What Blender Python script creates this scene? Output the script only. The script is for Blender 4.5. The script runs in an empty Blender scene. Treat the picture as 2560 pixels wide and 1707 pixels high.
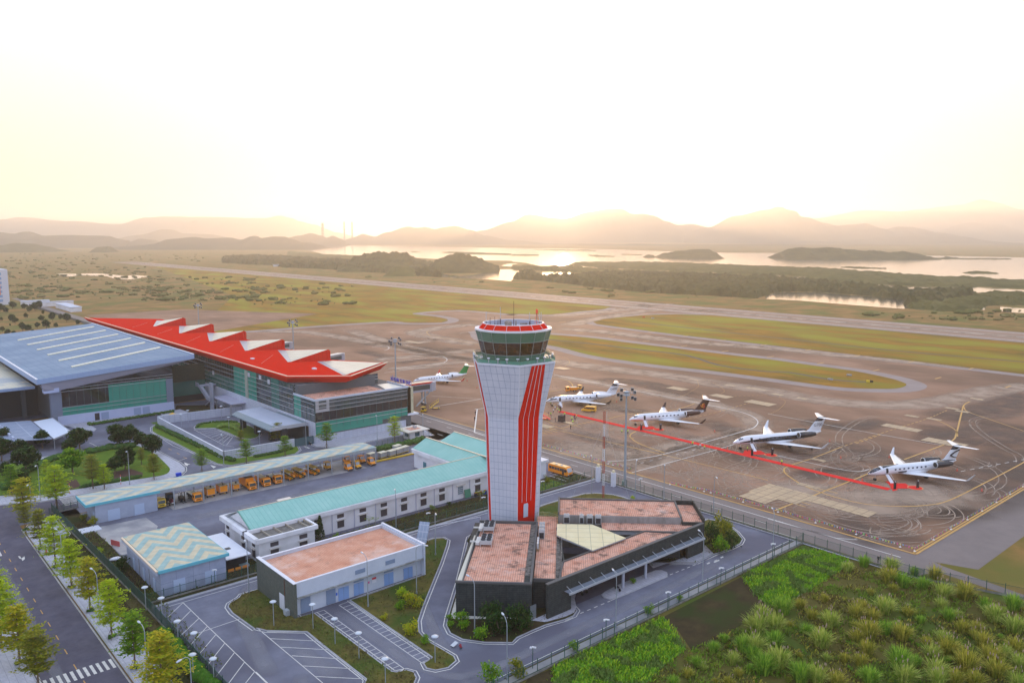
import bpy, math, random
from mathutils import Matrix, Vector, noise
from math import sin, cos, pi, radians as R
random.seed(7)
scn = bpy.context.scene
col = scn.collection
# ---------------- camera ----------------
CH, CF, PITCH, YAW = 68.0, 1991.0, math.atan(263.5/1991), R(41.07)
cam = bpy.data.objects.new('camera', bpy.data.cameras.new('camera')); col.objects.link(cam)
cam.location = (0, 0, CH); cam.rotation_euler = (pi/2-PITCH, 0, -YAW)
cam.data.sensor_width = 36; cam.data.lens = CF/2560*36
cam.data.clip_start = 1; cam.data.clip_end = 40000
scn.camera = cam
# ---------------- sky, sun, exposure ----------------
SUN_EL, SUN_AZ = R(2.1), R(3.7)             # elevation, degrees right of the camera heading
azi = YAW+SUN_AZ
SUN = Vector((sin(azi)*cos(SUN_EL), cos(azi)*cos(SUN_EL), sin(SUN_EL)))
w = bpy.data.worlds.new("World"); scn.world = w; w.use_nodes = True
nt = w.node_tree; nt.nodes.clear()
def nd(t, **k):
    n = nt.nodes.new(t)
    for a, b in k.items(): setattr(n, a, b)
    return n
out = nd('ShaderNodeOutputWorld'); bg = nd('ShaderNodeBackground'); bg.inputs[1].default_value = 1.0
sky = nd('ShaderNodeTexSky', sky_type='NISHITA', sun_disc=False, sun_elevation=SUN_EL, sun_rotation=azi, dust_density=3.0, air_density=1.5)
tc = nd('ShaderNodeTexCoord')
sep = nd('ShaderNodeSeparateXYZ'); nt.links.new(tc.outputs['Generated'], sep.inputs[0])
# hazy sky: colour by height above the horizon
rel = nd('ShaderNodeValToRGB'); e = rel.color_ramp.elements
e[0].position = 0.0; e[0].color = (.69,.50,.40,1); e[1].position = 1; e[1].color = (.58,.74,1.05,1)
for p, c in ((.05,(.76,.55,.40,1)), (.12,(.81,.67,.48,1)), (.28,(.86,.82,.70,1)), (.6,(.66,.80,1.0,1))):
    q = e.new(p); q.color = c
nt.links.new(sep.outputs[2], rel.inputs[0])
# the anti-solar side is bluer
dot = nd('ShaderNodeVectorMath', operation='DOT_PRODUCT'); dot.inputs[1].default_value = SUN
nt.links.new(tc.outputs['Generated'], dot.inputs[0])
side = nd('ShaderNodeMapRange'); side.inputs[1].default_value = -.6; side.inputs[2].default_value = .85
nt.links.new(dot.outputs['Value'], side.inputs[0])
mixb = nd('ShaderNodeMix', data_type='RGBA'); nt.links.new(side.outputs[0], mixb.inputs[0])
mixb.inputs[6].default_value = (.58,.66,.90,1); nt.links.new(rel.outputs[0], mixb.inputs[7])
# glow round the sun
def powglow(expo, colr, amp):
    mx = nd('ShaderNodeMath', operation='MAXIMUM'); mx.inputs[1].default_value = 0; nt.links.new(dot.outputs['Value'], mx.inputs[0])
    pw = nd('ShaderNodeMath', operation='POWER'); pw.inputs[1].default_value = expo; nt.links.new(mx.outputs[0], pw.inputs[0])
    ml = nd('ShaderNodeMath', operation='MULTIPLY'); ml.inputs[1].default_value = amp; nt.links.new(pw.outputs[0], ml.inputs[0])
    vs = nd('ShaderNodeVectorMath', operation='SCALE'); vs.inputs[0].default_value = colr; nt.links.new(ml.outputs[0], vs.inputs['Scale'])
    return vs
prev = mixb.outputs[2]
sks = nd('ShaderNodeVectorMath', operation='SCALE'); sks.inputs['Scale'].default_value = .1; nt.links.new(sky.outputs[0], sks.inputs[0])
for g in (sks, powglow(6, (1.0,.92,.76), .30), powglow(80, (1.0,.76,.38), .85), powglow(1500, (1.0,.80,.42), 14.0)):
    ad = nd('ShaderNodeVectorMath', operation='ADD'); nt.links.new(prev, ad.inputs[0]); nt.links.new(g.outputs[0], ad.inputs[1]); prev = ad.outputs[0]
nt.links.new(prev, bg.inputs[0]); nt.links.new(bg.outputs[0], out.inputs[0])
sl = bpy.data.lights.new('sun', 'SUN'); sl.energy = 5.0; sl.angle = R(.6); sl.color = (1, .64, .34)
so = bpy.data.objects.new('sun', sl); col.objects.link(so); so.rotation_euler = SUN.to_track_quat('Z', 'Y').to_euler()
scn.view_settings.view_transform = 'Standard'; scn.view_settings.look = 'None'
scn.view_settings.exposure = 0.48; scn.view_settings.gamma = 1
scn.render.engine = 'CYCLES'
# ---------------- photograph pixel -> point on a horizontal plane of the place ----------------
TL = dict(K1=(1150,760,8.711),K2=(1130,1240,7.127),K3=(2140,1080,7.35),K4=(1340,930,7.84),K5=(440,880,7.84),K6=(980,900,7.84),K7=(360,1100,7.84),K8=(640,1080,7.84),
          L1=(0,920,7.84),L2=(640,780,8.711),L3=(960,780,9.8),L4=(900,1080,6.533),L5=(1340,1100,7.84),L6=(0,740,9.8))
for _c in range(4):
    for _k, _y in (('A',480),('B',860),('C',1280)): TL[_k+str(_c)] = (_c*640, _y, 3.672)
def G(t, x, y, z=0.0):
    ox, oy, s = TL[t]; u = (ox+x/s-1280)/CF; v = (853.5-oy-y/s)/CF
    dy = cos(PITCH)+v*sin(PITCH); dz = -sin(PITCH)+v*cos(PITCH); k = (z-CH)/dz
    X, Y = u*k, dy*k
    return (X*cos(YAW)+Y*sin(YAW), -X*sin(YAW)+Y*cos(YAW))
def PP(t, *q, z=0.0): return [G(t, q[i], q[i+1], z) for i in range(0, len(q), 2)]
def camxy(X, Y): return (X*cos(YAW)+Y*sin(YAW), -X*sin(YAW)+Y*cos(YAW))
# ---------------- materials ----------------
def lin(c): return tuple(c)+(1,) if len(c) == 3 else tuple(c)
MATS = {}
def mat(name, c, rough=.7, c2=None, scale=1.0, detail=4, metal=0, spec=.5, bump=0, bscale=None, stops=(.35,.65), c3=None, scale3=.05, alpha=None, trans=0, emit=None, coord='Object', squash=None, aniso=None):
    if name in MATS: return MATS[name]
    m = bpy.data.materials.new(name); m.use_nodes = True; t = m.node_tree; b = t.nodes['Principled BSDF']
    b.inputs['Base Color'].default_value = lin(c); b.inputs['Roughness'].default_value = rough
    b.inputs['Metallic'].default_value = metal; b.inputs['Specular IOR Level'].default_value = spec
    N, L = t.nodes.new, t.links.new
    tcn = None
    def vec():
        nonlocal tcn
        if tcn is None:
            g = N('ShaderNodeTexCoord'); mp = N('ShaderNodeMapping'); L(g.outputs[coord], mp.inputs[0])
            if squash: mp.inputs['Scale'].default_value = squash
            tcn = mp.outputs[0]
        return tcn
    if c2 is not None:
        n = N('ShaderNodeTexNoise'); n.inputs['Scale'].default_value = scale; n.inputs['Detail'].default_value = detail; n.inputs['Roughness'].default_value = .65; L(vec(), n.inputs[0])
        r = N('ShaderNodeValToRGB'); r.color_ramp.elements[0].position = stops[0]; r.color_ramp.elements[1].position = stops[1]
        r.color_ramp.elements[0].color = lin(c); r.color_ramp.elements[1].color = lin(c2); L(n.outputs[0], r.inputs[0]); o = r.outputs[0]
        if c3 is not None:
            n3 = N('ShaderNodeTexNoise'); n3.inputs['Scale'].default_value = scale3; n3.inputs['Detail'].default_value = 5; L(vec(), n3.inputs[0])
            r3 = N('ShaderNodeValToRGB'); r3.color_ramp.elements[0].position = .45; r3.color_ramp.elements[1].position = .62; L(n3.outputs[0], r3.inputs[0])
            x = N('ShaderNodeMix'); x.data_type = 'RGBA'; L(r3.outputs[0], x.inputs[0]); L(o, x.inputs[6]); x.inputs[7].default_value = lin(c3); o = x.outputs[2]
        L(o, b.inputs['Base Color'])
    if bump:
        n = N('ShaderNodeTexNoise'); n.inputs['Scale'].default_value = bscale or scale*4; n.inputs['Detail'].default_value = 4; L(vec(), n.inputs[0])
        bp = N('ShaderNodeBump'); bp.inputs['Strength'].default_value = bump; L(n.outputs[0], bp.inputs['Height']); L(bp.outputs[0], b.inputs['Normal'])
    if trans: b.inputs['Transmission Weight'].default_value = trans
    if emit: b.inputs['Emission Color'].default_value = lin(emit[0]); b.inputs['Emission Strength'].default_value = emit[1]
    if alpha is not None: b.inputs['Alpha'].default_value = alpha
    MATS[name] = m
    return m
def gridmat(name, c, line, sx, sy, rough=.6, wd=.03, c2=None, scale=.5, axes='XY', spec=.5, off=(0,0), stops=(.4,.65), brick=True, squash=None):
    """flat cladding or tiles with joints on an object-space grid"""
    m = mat(name, c, rough, c2=c2, scale=scale, spec=spec, stops=stops, squash=squash); t = m.node_tree; N, L = t.nodes.new, t.links.new; b = t.nodes['Principled BSDF']
    g = N('ShaderNodeTexCoord'); s = N('ShaderNodeSeparateXYZ'); L(g.outputs['Object'], s.inputs[0])
    outs = []
    for ax, st, of in zip(axes, (sx, sy), off):
        a = N('ShaderNodeMath'); a.operation = 'ADD'; a.inputs[1].default_value = of
        if ax == 'H':
            h = N('ShaderNodeMath'); h.operation = 'ADD'; L(s.outputs[0], h.inputs[0]); L(s.outputs[1], h.inputs[1]); L(h.outputs[0], a.inputs[0])
        else: L(s.outputs['XYZ'.index(ax)], a.inputs[0])
        d = N('ShaderNodeMath'); d.operation = 'PINGPONG'; d.inputs[1].default_value = st/2; L(a.outputs[0], d.inputs[0])
        k = N('ShaderNodeMath'); k.operation = 'LESS_THAN'; k.inputs[1].default_value = wd; L(d.outputs[0], k.inputs[0]); outs.append(k)
    mx = N('ShaderNodeMath'); mx.operation = 'MAXIMUM'; L(outs[0].outputs[0], mx.inputs[0]); L(outs[1].outputs[0], mx.inputs[1])
    x = N('ShaderNodeMix'); x.data_type = 'RGBA'; L(mx.outputs[0], x.inputs[0]); x.inputs[7].default_value = lin(line)
    src = b.inputs['Base Color'].links[0].from_socket if b.inputs['Base Color'].links else None
    if src: L(src, x.inputs[6])
    else: x.inputs[6].default_value = lin(c)
    L(x.outputs[2], b.inputs['Base Color'])
    return m
# ---------------- mesh builder ----------------
class MB:
    def __init__(s): s.v = []; s.f = []; s.m = []; s.T = None; s.sm = set()
    def _a(s, vs, fs, mi=0, smooth=False):
        o = len(s.v)
        if s.T is not None: vs = [tuple(s.T @ Vector(p)) for p in vs]
        s.v += [tuple(p) for p in vs]
        for f in fs:
            if smooth: s.sm.add(len(s.f))
            s.f.append([o+i for i in f]); s.m.append(mi)
        return s
    def box(s, x0, x1, y0, y1, z0, z1, mi=0):
        x0, x1 = min(x0,x1), max(x0,x1); y0, y1 = min(y0,y1), max(y0,y1)
        return s._a([(x0,y0,z0),(x1,y0,z0),(x1,y1,z0),(x0,y1,z0),(x0,y0,z1),(x1,y0,z1),(x1,y1,z1),(x0,y1,z1)],
                    [(3,2,1,0),(4,5,6,7),(0,1,5,4),(1,2,6,5),(2,3,7,6),(3,0,4,7)], mi)
    def cbox(s, cx, cy, cz, lx, ly, lz, mi=0): return s.box(cx-lx/2,cx+lx/2,cy-ly/2,cy+ly/2,cz-lz/2,cz+lz/2,mi)
    def prism(s, poly, z0, z1, mi=0, top=None, cap=True):
        """vertical prism; z0/z1 may be callables of (x,y)"""
        n = len(poly); ar = sum(poly[i][0]*poly[(i+1)%n][1]-poly[(i+1)%n][0]*poly[i][1] for i in range(n))
        if ar < 0: poly = poly[::-1]
        f0 = z0 if callable(z0) else (lambda x, y: z0); f1 = z1 if callable(z1) else (lambda x, y: z1)
        vs = [(x,y,f0(x,y)) for x, y in poly]+[(x,y,f1(x,y)) for x, y in poly]
        fs = [(i,(i+1)%n,n+(i+1)%n,n+i) for i in range(n)]
        s._a(vs, fs, mi)
        if cap:
            s._a([vs[n+i] for i in range(n)], [tuple(range(n))], mi if top is None else top)
            s._a([vs[i] for i in range(n)], [tuple(range(n-1,-1,-1))], mi)
        return s
    def flat(s, poly, z, mi=0):
        n = len(poly); ar = sum(poly[i][0]*poly[(i+1)%n][1]-poly[(i+1)%n][0]*poly[i][1] for i in range(n))
        if ar < 0: poly = poly[::-1]
        return s._a([(x,y,z) for x, y in poly], [tuple(range(n))], mi)
    def poly(s, pts, mi=0, smooth=False): return s._a(pts, [tuple(range(len(pts)))], mi, smooth)
    def tube(s, a, b, r0, r1=None, n=6, mi=0, cap=True, smooth=True):
        r1 = r0 if r1 is None else r1; a, b = Vector(a), Vector(b); d = (b-a)
        if d.length < 1e-6: return s
        d.normalize(); u = d.orthogonal().normalized(); v = d.cross(u)
        vs = [a+(u*cos(2*pi*i/n)+v*sin(2*pi*i/n))*r0 for i in range(n)]+[b+(u*cos(2*pi*i/n)+v*sin(2*pi*i/n))*r1 for i in range(n)]
        s._a(vs, [(i,(i+1)%n,n+(i+1)%n,n+i) for i in range(n)], mi, smooth)
        if cap: s._a(vs, [tuple(range(n-1,-1,-1)), tuple(range(n,2*n))], mi)
        return s
    def path(s, pts, r, n=5, mi=0):
        for i in range(len(pts)-1):
            ra = r[i] if isinstance(r,(list,tuple)) else r; rb = r[i+1] if isinstance(r,(list,tuple)) else r
            s.tube(pts[i], pts[i+1], ra, rb, n, mi)
        return s
    def loft(s, rings, mi=0, smooth=True, cap=True, closed=True):
        n = len(rings[0]); vs = [p for r in rings for p in r]; fs = []
        for k in range(len(rings)-1):
            for i in range(n if closed else n-1):
                j = (i+1) % n; fs.append((k*n+i, k*n+j, (k+1)*n+j, (k+1)*n+i))
        s._a(vs, fs, mi, smooth)
        if cap: s._a(rings[0], [tuple(range(n-1,-1,-1))], mi); s._a(rings[-1], [tuple(range(n))], mi)
        return s
    def lathe(s, c, prof, n=10, mi=0, smooth=True):
        return s.loft([[(c[0]+r*cos(2*pi*i/n), c[1]+r*sin(2*pi*i/n), c[2]+z) for i in range(n)] for r, z in prof], mi, smooth)
    def ball(s, c, rx, ry=None, rz=None, n=8, k=5, mi=0):
        ry = rx if ry is None else ry; rz = rx if rz is None else rz
        return s.loft([[(c[0]+rx*sin(pi*(j+.02)/(k+.04))*cos(2*pi*i/n), c[1]+ry*sin(pi*(j+.02)/(k+.04))*sin(2*pi*i/n), c[2]-rz*cos(pi*(j+.02)/(k+.04))) for i in range(n)] for j in range(k+1)], mi)
    def beam(s, a, b, w, h, mi=0):
        """rectangular bar from a to b (w sideways, h vertical), centred"""
        a, b = Vector(a), Vector(b); d = b-a; L = d.length
        if L < 1e-6: return s
        d.normalize(); side = Vector((d.y,-d.x,0)) if abs(d.z) < .98 else Vector((1,0,0)); side.normalize(); up = side.cross(d); 
        vs = [p+side*i*w/2+up*j*h/2 for p in (a,b) for i, j in ((-1,-1),(1,-1),(1,1),(-1,1))]
        return s._a(vs, [(0,1,2,3),(7,6,5,4),(0,4,5,1),(1,5,6,2),(2,6,7,3),(3,7,4,0)], mi)
    def build(s, name, mats, parent=None, **k):
        me = bpy.data.meshes.new(name); me.from_pydata(s.v, [], s.f)
        for m in (mats if isinstance(mats,(list,tuple)) else [mats]): me.materials.append(m)
        for p, mi in zip(me.polygons, s.m): p.material_index = mi
        for i in s.sm: me.polygons[i].use_smooth = True
        me.update(); o = bpy.data.objects.new(name, me); col.objects.link(o)
        if parent is not None: o.parent = parent
        for a, b in k.items(): o[a] = b
        return o
def struct(mb, name, m, kind='structure'): return mb.build(name, m, kind=kind)
def thing(name, label, cat, loc=(0,0,0), rot=0, group=None):
    o = bpy.data.objects.new(name, None); col.objects.link(o); o.location = loc; o.rotation_euler = (0,0,rot)
    o.empty_display_size = .5; o['label'] = label; o['category'] = cat
    if group: o['group'] = group
    return o
def tag(o, label, cat, group=None):
    o['label'] = label; o['category'] = cat
    if group: o['group'] = group
    return o
def dup(o, loc, rot=None, label=None, group=None, scale=None, mats=None):
    def cp(q, par):
        c = q.copy(); col.objects.link(c)
        if par is not None: c.parent = par
        for ch in q.children: cp(ch, c)
        return c
    r = cp(o, None); r.location = loc
    if rot is not None: r.rotation_euler = (0,0,rot)
    if scale is not None: r.scale = (scale,)*3 if not isinstance(scale, tuple) else scale
    if label: r['label'] = label
    if group: r['group'] = group
    return r
def smoothpath(pts, n=6):
    o = []
    for i in range(len(pts)-1):
        p0 = pts[max(i-1,0)]; p1 = pts[i]; p2 = pts[i+1]; p3 = pts[min(i+2,len(pts)-1)]
        for k in range(n):
            t = k/n
            o.append(tuple(.5*((2*p1[j])+(-p0[j]+p2[j])*t+(2*p0[j]-5*p1[j]+4*p2[j]-p3[j])*t*t+(-p0[j]+3*p1[j]-3*p2[j]+p3[j])*t**3) for j in (0,1)))
    o.append(tuple(pts[-1])); return o
def offs(pts, d, closed=False):
    """polyline moved sideways by d (to its left)"""
    o = []; n = len(pts)
    for i in range(n):
        a = pts[i-1] if (i or closed) else pts[i]; b = pts[(i+1) % n] if (i < n-1 or closed) else pts[i]
        dx, dy = b[0]-a[0], b[1]-a[1]; l = math.hypot(dx,dy) or 1
        o.append((pts[i][0]-dy/l*d, pts[i][1]+dx/l*d))
    return o
def ribbon(mb, pts, wd, z, mi=0, dash=None):
    if dash:
        on, off = dash; L = 0; seg = []; i = 0
        tot = [0]
        for k in range(len(pts)-1): tot.append(tot[-1]+math.hypot(pts[k+1][0]-pts[k][0], pts[k+1][1]-pts[k][1]))
        def at(s_):
            for k in range(len(pts)-1):
                if tot[k+1] >= s_:
                    f = (s_-tot[k])/max(tot[k+1]-tot[k],1e-9); return tuple(pts[k][j]+(pts[k+1][j]-pts[k][j])*f for j in (0,1))
            return pts[-1]
        s_ = 0
        while s_ < tot[-1]:
            ribbon(mb, [at(s_), at(min(s_+on/2,tot[-1])), at(min(s_+on, tot[-1]))], wd, z, mi); s_ += on+off
        return mb
    l = offs(pts, wd/2); r = offs(pts, -wd/2)
    vs = [(x,y,z) for x, y in l]+[(x,y,z) for x, y in r]; n = len(pts)
    return mb._a(vs, [(i, n+i, n+i+1, i+1) for i in range(n-1)], mi)
def rect(x0, x1, y0, y1): return [(x0,y0),(x1,y0),(x1,y1),(x0,y1)]
# ================= ground, water, hills =================
grassM = mat('grass_field', (.16,.105,.026), .95, c2=(.32,.175,.06), scale=.045, detail=12, c3=(.13,.13,.028), scale3=.03, bump=.6, bscale=.6, spec=.1)
MB_ = MB
m = MB(); m.flat([camxy(*p) for p in ((-16000,-300),(16000,-300),(16000,14500),(-16000,14500))], 0); struct(m, 'ground', grassM)
dirtM = mat('compound_soil', (.055,.042,.022), .95, c2=(.10,.085,.03), scale=.22, detail=7, bump=.5, bscale=3, c3=(.05,.07,.016), scale3=.1, spec=.1)
lawnM = mat('lawn', (.07,.14,.015), .95, c2=(.13,.19,.02), scale=.3, detail=7, bump=.5, bscale=4, spec=.1)
islM = mat('airfield_grass', (.32,.16,.016), .95, c2=(.13,.09,.014), scale=.07, detail=10, c3=(.26,.23,.02), scale3=.035, bump=.5, bscale=.8, spec=.1, squash=(1,.35,1), coord='Object')
waterM = mat('lake_water', (.05,.06,.06), .12, spec=.9, bump=.10, bscale=.03, c2=(.06,.065,.06), scale=.001)
def water(*polys):
    m = MB()
    for p in polys: m.flat(p, .3)
    return m
bay = PP('A1',440,530,620,490,1300,495,2350,515)+PP('A2',600,522,1000,530,1400,545,1900,558,2350,560)+PP('A3',800,572,1470,585,2400,603,2600,608)+PP('A3',2600,825,2350,815,2070,805,1300,760,600,712,0,687)+PP('A2',1900,668,1400,648,640,645,545,660,300,690,120,650,0,640)+PP('A1',2350,632,2080,628,1650,615,1430,603,940,582,620,572,580,560)
struct(water(bay), 'water', waterM)
m = water(PP('A1',1680,760,1720,755,1850,775,2000,765,2230,712,2350,710)+PP('A2',90,715,30,765,5,805)+PP('A1',2340,820,2180,808,1900,795,1690,782))
for p in (PP('A1',2250,678,2310,660,2350,658)+PP('A2',60,658,0,668)+PP('A1',2350,688), PP('A2',275,738,400,733,470,728,545,740,625,755,610,772,500,768,400,772,285,800),
          PP('A3',0,950,60,930,200,920,480,925,700,945,980,965,1170,985,1260,1000,1250,1030,1290,1070,1240,1075,900,1050,600,1025,300,1000,0,985)+PP('A2',2330,985,2325,962),
          PP('A0',530,755,560,750,670,752,870,748,960,752,1130,770,1250,765,1370,775,1270,795,1200,808,1060,800,980,775,720,765,670,776,580,779),
          PP('A3',740,850,960,848,1240,868,1560,878,1900,872,2350,900,2500,903,2500,925,1950,925,1560,938,1380,930,1200,912,960,882),
          PP('A3',1870,1050,1950,1046,2000,1055,1990,1085,1875,1085), PP('A3',2130,1056,2500,1080,2500,1130,2350,1115,2200,1105,2130,1100),
          PP('A2',560,668,800,700,1500,728,2350,765)+PP('A3',600,790,1240,800,1540,803,1530,809,1240,808,1220,830,1200,812,600,803,0,783)+PP('A2',2350,774,1800,752,1400,735,800,712,560,680),
          PP('A1',450,573,540,578,610,605,530,610), PP('A0',640,540,750,541,750,545,640,544), PP('A3',1880,936,2030,944,2030,950,1880,942),
          PP('A1',840,612,900,612,880,628,850,622)): m.flat(p, .3)
struct(m, 'ponds', waterM)
forestM = mat('far_forest', (.045,.048,.018), .95, c2=(.095,.088,.028), scale=.035, detail=8, spec=.05, bump=.8, bscale=.15)
mangM = mat('mangrove', (.07,.072,.022), .95, c2=(.12,.11,.032), scale=.02, detail=8, spec=.05)
hillM = mat('far_hill', (.05,.055,.035), .95, c2=(.085,.08,.045), scale=.004, detail=8, spec=.05)
def hill(name, sil, D, depth, rows=7, step=None, rough=.12, mm=hillM, trees=0, seed=0):
    """rolling ridge with the given skyline, real depth in front of and behind it"""
    pts = []
    for t, q in sil:
        ox, oy, s = TL[t]
        for i in range(0, len(q), 2): pts.append((ox+q[i]/s, oy+q[i+1]/s))
    pts.sort(); n = max(24, int((pts[-1][0]-pts[0][0])/(step or 6))); cols = []
    for k in range(n+1):
        px = pts[0][0]+(pts[-1][0]-pts[0][0])*k/n; j = 0
        while j < len(pts)-2 and pts[j+1][0] < px: j += 1
        f = (px-pts[j][0])/max(1e-6, pts[j+1][0]-pts[j][0]); f = f*f*(3-2*f); py = pts[j][1]+(pts[j+1][1]-pts[j][1])*f
        v = (853.5-py)/CF; dy = cos(PITCH)+v*sin(PITCH); dz = -sin(PITCH)+v*cos(PITCH); h = CH+dz*D/dy
        X = (px-1280)/CF*D/dy; e_ = min(1, k/2, (n-k)/2)
        cols.append((X/D, max(0, h)*(e_ if h < 90 else 1)))
    m = MB(); vs = []; R_ = 2*rows+1
    for tx, h in cols:
        for r in range(R_):
            t_ = (r-rows)/rows; Y = D+t_*depth; X = tx*D+t_*depth*tx*.3
            nz = noise.fractal(Vector((X*.004+seed, Y*.004, 0)), 1.0, 2.1, 5)
            z = h*(1-abs(t_)**1.25)*(1+nz*rough*2*min(1,abs(t_)*3)) + nz*rough*h*.15
            if trees: z += trees*max(0, 1-2.2*noise.voronoi(Vector((X*.06, Y*.06, 0)))[0][0])*(1-abs(t_)**4) if h > 3 else 0
            if abs(t_) == 1: z = -2
            a, b = camxy(X, Y); vs.append((a, b, z))
    nc = len(cols); fs = [(i*R_+r, (i+1)*R_+r, (i+1)*R_+r+1, i*R_+r+1) for i in range(nc-1) for r in range(R_-1)]
    m._a(vs, fs, 0, True); return struct(m, name, mm)
# far ranges
hill('mountains', [('A0',(-300,262,0,255,180,232,640,268,1100,295,1340,235,1500,225,1900,228,2340,240)),('A1',(70,240,210,218,330,240,400,270,540,300,640,340,720,370,980,420))], 11000, 1500, seed=1)
hill('mountains', [('A1',(1900,400,2080,350,2340,275)),('A2',(150,205,400,240,480,245,720,180,900,153,990,153,1110,203,1220,200,1290,215,1420,270,1520,303,1650,295,1820,325,2100,400))], 9500, 1500, seed=2)
hill('mountains', [('A2',(1500,400,1800,325,2050,220,2340,160)),('A3',(90,132,160,155,260,215,350,232,520,285,640,310,760,300,900,290,1050,345,1200,318,1300,322,1530,370,1900,440))], 8600, 1200, seed=3)
hill('mountains', [('A3',(100,330,440,240,900,170,1200,178,1750,122,1960,75,2050,90,2350,165,2700,200))], 12300, 1500, seed=4)
hill('mountains', [('A3',(1200,440,1500,370,1880,278,2000,285,2350,360,2700,400))], 10500, 1300, seed=5)
hill('hills', [('A2',(2000,500,2340,470)),('A3',(400,440,880,430,1000,408,1300,400,1700,405,2000,460,2350,480,2700,470))], 7600, 900, seed=6)
hill('hills', [('A1',(780,470,880,420,980,385,1090,410,1200,370,1400,318,1480,330,1560,322,1640,340,1730,322,1820,312,1980,350,2100,400,2340,440)),('A2',(400,475,900,505))], 7000, 800, seed=7)
hill('hills', [('A2',(600,515,900,490,1120,475,1350,480,1600,515,1800,505,2100,515,2340,530)),('A3',(500,535,880,530,1100,540,1300,490,1600,520,1920,490,2350,510,2700,515))], 6000, 350, seed=8)
hill('hills', [('A0',(900,440,1100,425,1300,395,1500,342,1580,345,1680,380,1900,388,2200,430))], 7200, 700, seed=9)
hill('hills', [('A0',(-300,380,0,370,110,385,220,368,350,400,600,395,900,400,1000,405,1090,430,1200,475))], 5000, 500, seed=10, rough=.2)
hill('hills', [('A0',(1150,480,1300,430,1400,440,1520,480))], 5200, 300, seed=11)
hill('hills', [('A0',(1000,530,1150,498,1300,490,1450,478,1600,430,1780,412,1900,425,2100,420,2200,440,2340,405)),('A1',(40,425,170,408,260,410,330,430,400,460,500,462,560,480,620,500))], 4300, 380, seed=12, rough=.2)
hill('hills', [('A1',(250,430,400,400,500,378,600,400,650,420,700,402,780,430,850,482))], 5600, 300, seed=13)
hill('hills', [('A0',(-300,500,0,490,150,468,300,475,450,500,540,545))], 3500, 200, seed=14, rough=.2, mm=forestM)
hill('hills', [('A0',(870,540,900,505,1000,500,1050,540))], 3400, 100, seed=15, mm=forestM)
for q, D, dp in ((('A2',(1310,602,1400,560,1550,540,1700,525,1800,525,1860,550,1912,604)), 2520, 130), (('A3',(55,612,100,560,200,520,300,508,420,515,560,506,720,525,900,540,1020,540,1120,555,1250,545,1350,560,1440,585,1478,616)), 2420, 140),
                 (('A2',(1200,596,1240,576,1290,580,1320,598)), 2560, 30), (('A3',(1560,618,1640,595,1740,600,1750,618)), 2440, 30)):
    hill('island', [q], D, dp, step=3, mm=forestM, trees=3)
hill('wooded_hill', [('A1',(860,660,930,590,1000,580,1080,560,1160,555,1250,565,1350,562,1420,585,1480,625,1620,650))], 1720, 200, rows=18, step=1.2, mm=forestM, trees=7)
hill('wooded_hill', [('A1',(1600,660,1700,605,1780,575,1870,558,1960,585,2060,615,2150,650,2240,700))], 1560, 85, rows=14, step=1.2, mm=forestM, trees=6)
hill('wooded_hill', [('A1',(1180,760,1240,700,1300,682,1380,682,1450,710,1500,770))], 1400, 50, rows=8, step=2, mm=mangM, trees=2)
def inside(p, poly):
    c = False; n = len(poly); j = n-1
    for i in range(n):
        a, b = poly[i], poly[j]
        if (a[1] > p[1]) != (b[1] > p[1]) and p[0] < (b[0]-a[0])*(p[1]-a[1])/(b[1]-a[1])+a[0]: c = not c
        j = i
    return c
def canopy(name, poly, h, step, mm, cell=.08, kind='stuff', label=None, cat=None, gap=0):
    """a wood seen from afar: treetops of uneven height over one outline"""
    x0, x1 = min(p[0] for p in poly), max(p[0] for p in poly); y0, y1 = min(p[1] for p in poly), max(p[1] for p in poly)
    nx, ny = int((x1-x0)/step)+2, int((y1-y0)/step)+2; idx = {}; m = MB(); vs = []; ins = {}
    for i in range(-1, nx+1):
        for j in range(-1, ny+1):
            x, y = x0+i*step+random.uniform(-.3,.3)*step, y0+j*step+random.uniform(-.3,.3)*step
            inn = inside((x, y), poly)
            v = noise.voronoi(Vector((x*cell, y*cell, 3)))[0][0]
            z = h*(.35+.95*max(0, 1-1.3*v)+.35*noise.noise(Vector((x*cell*.2, y*cell*.2, 0)))) if inn else -.5
            if inn and gap and noise.noise(Vector((x*cell*.5, y*cell*.5, 9))) < -gap: z = .1
            ins[(i,j)] = inn; idx[(i,j)] = len(vs); vs.append((x, y, z))
    fs = [(idx[i,j], idx[i+1,j], idx[i+1,j+1], idx[i,j+1]) for i in range(-1, nx) for j in range(-1, ny) if any(ins[q] for q in ((i,j),(i+1,j),(i+1,j+1),(i,j+1)))]
    m._a(vs, fs, 0, False); o = m.build(name, mm, kind=kind)
    if label: tag(o, label, cat)
    return o
canopy('wood', PP('A1',-300,650,0,668,150,672,280,695,600,705,900,725,1200,748,1500,770,1700,782,1700,700,1000,655,600,630,0,600,-300,610), 11, 6, forestM, .06, gap=.25)
canopy('wood', PP('A2',20,800,280,815,700,865,1100,910,1400,930,1800,950,2250,975)+PP('A3',30,925,200,912,500,920,980,960,1280,1000,1280,1045,1700,1010,1880,960,1800,935,1300,935,1000,905,800,870,500,845,0,805)+PP('A2',1800,790,1200,765,850,755,620,785,400,788,290,805,140,740,30,780), 9, 4.5, forestM, .11)
canopy('mangrove', PP('A2',560,664,640,650,1400,652,2340,688)+PP('A3',600,716,1300,764,2070,810,2500,822,2500,890,1950,868,1560,872,1240,860,960,840,740,845,300,790,600,786)+PP('A2',2340,760,1500,725,800,696), 4.5, 9, mangM, .08)
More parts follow.
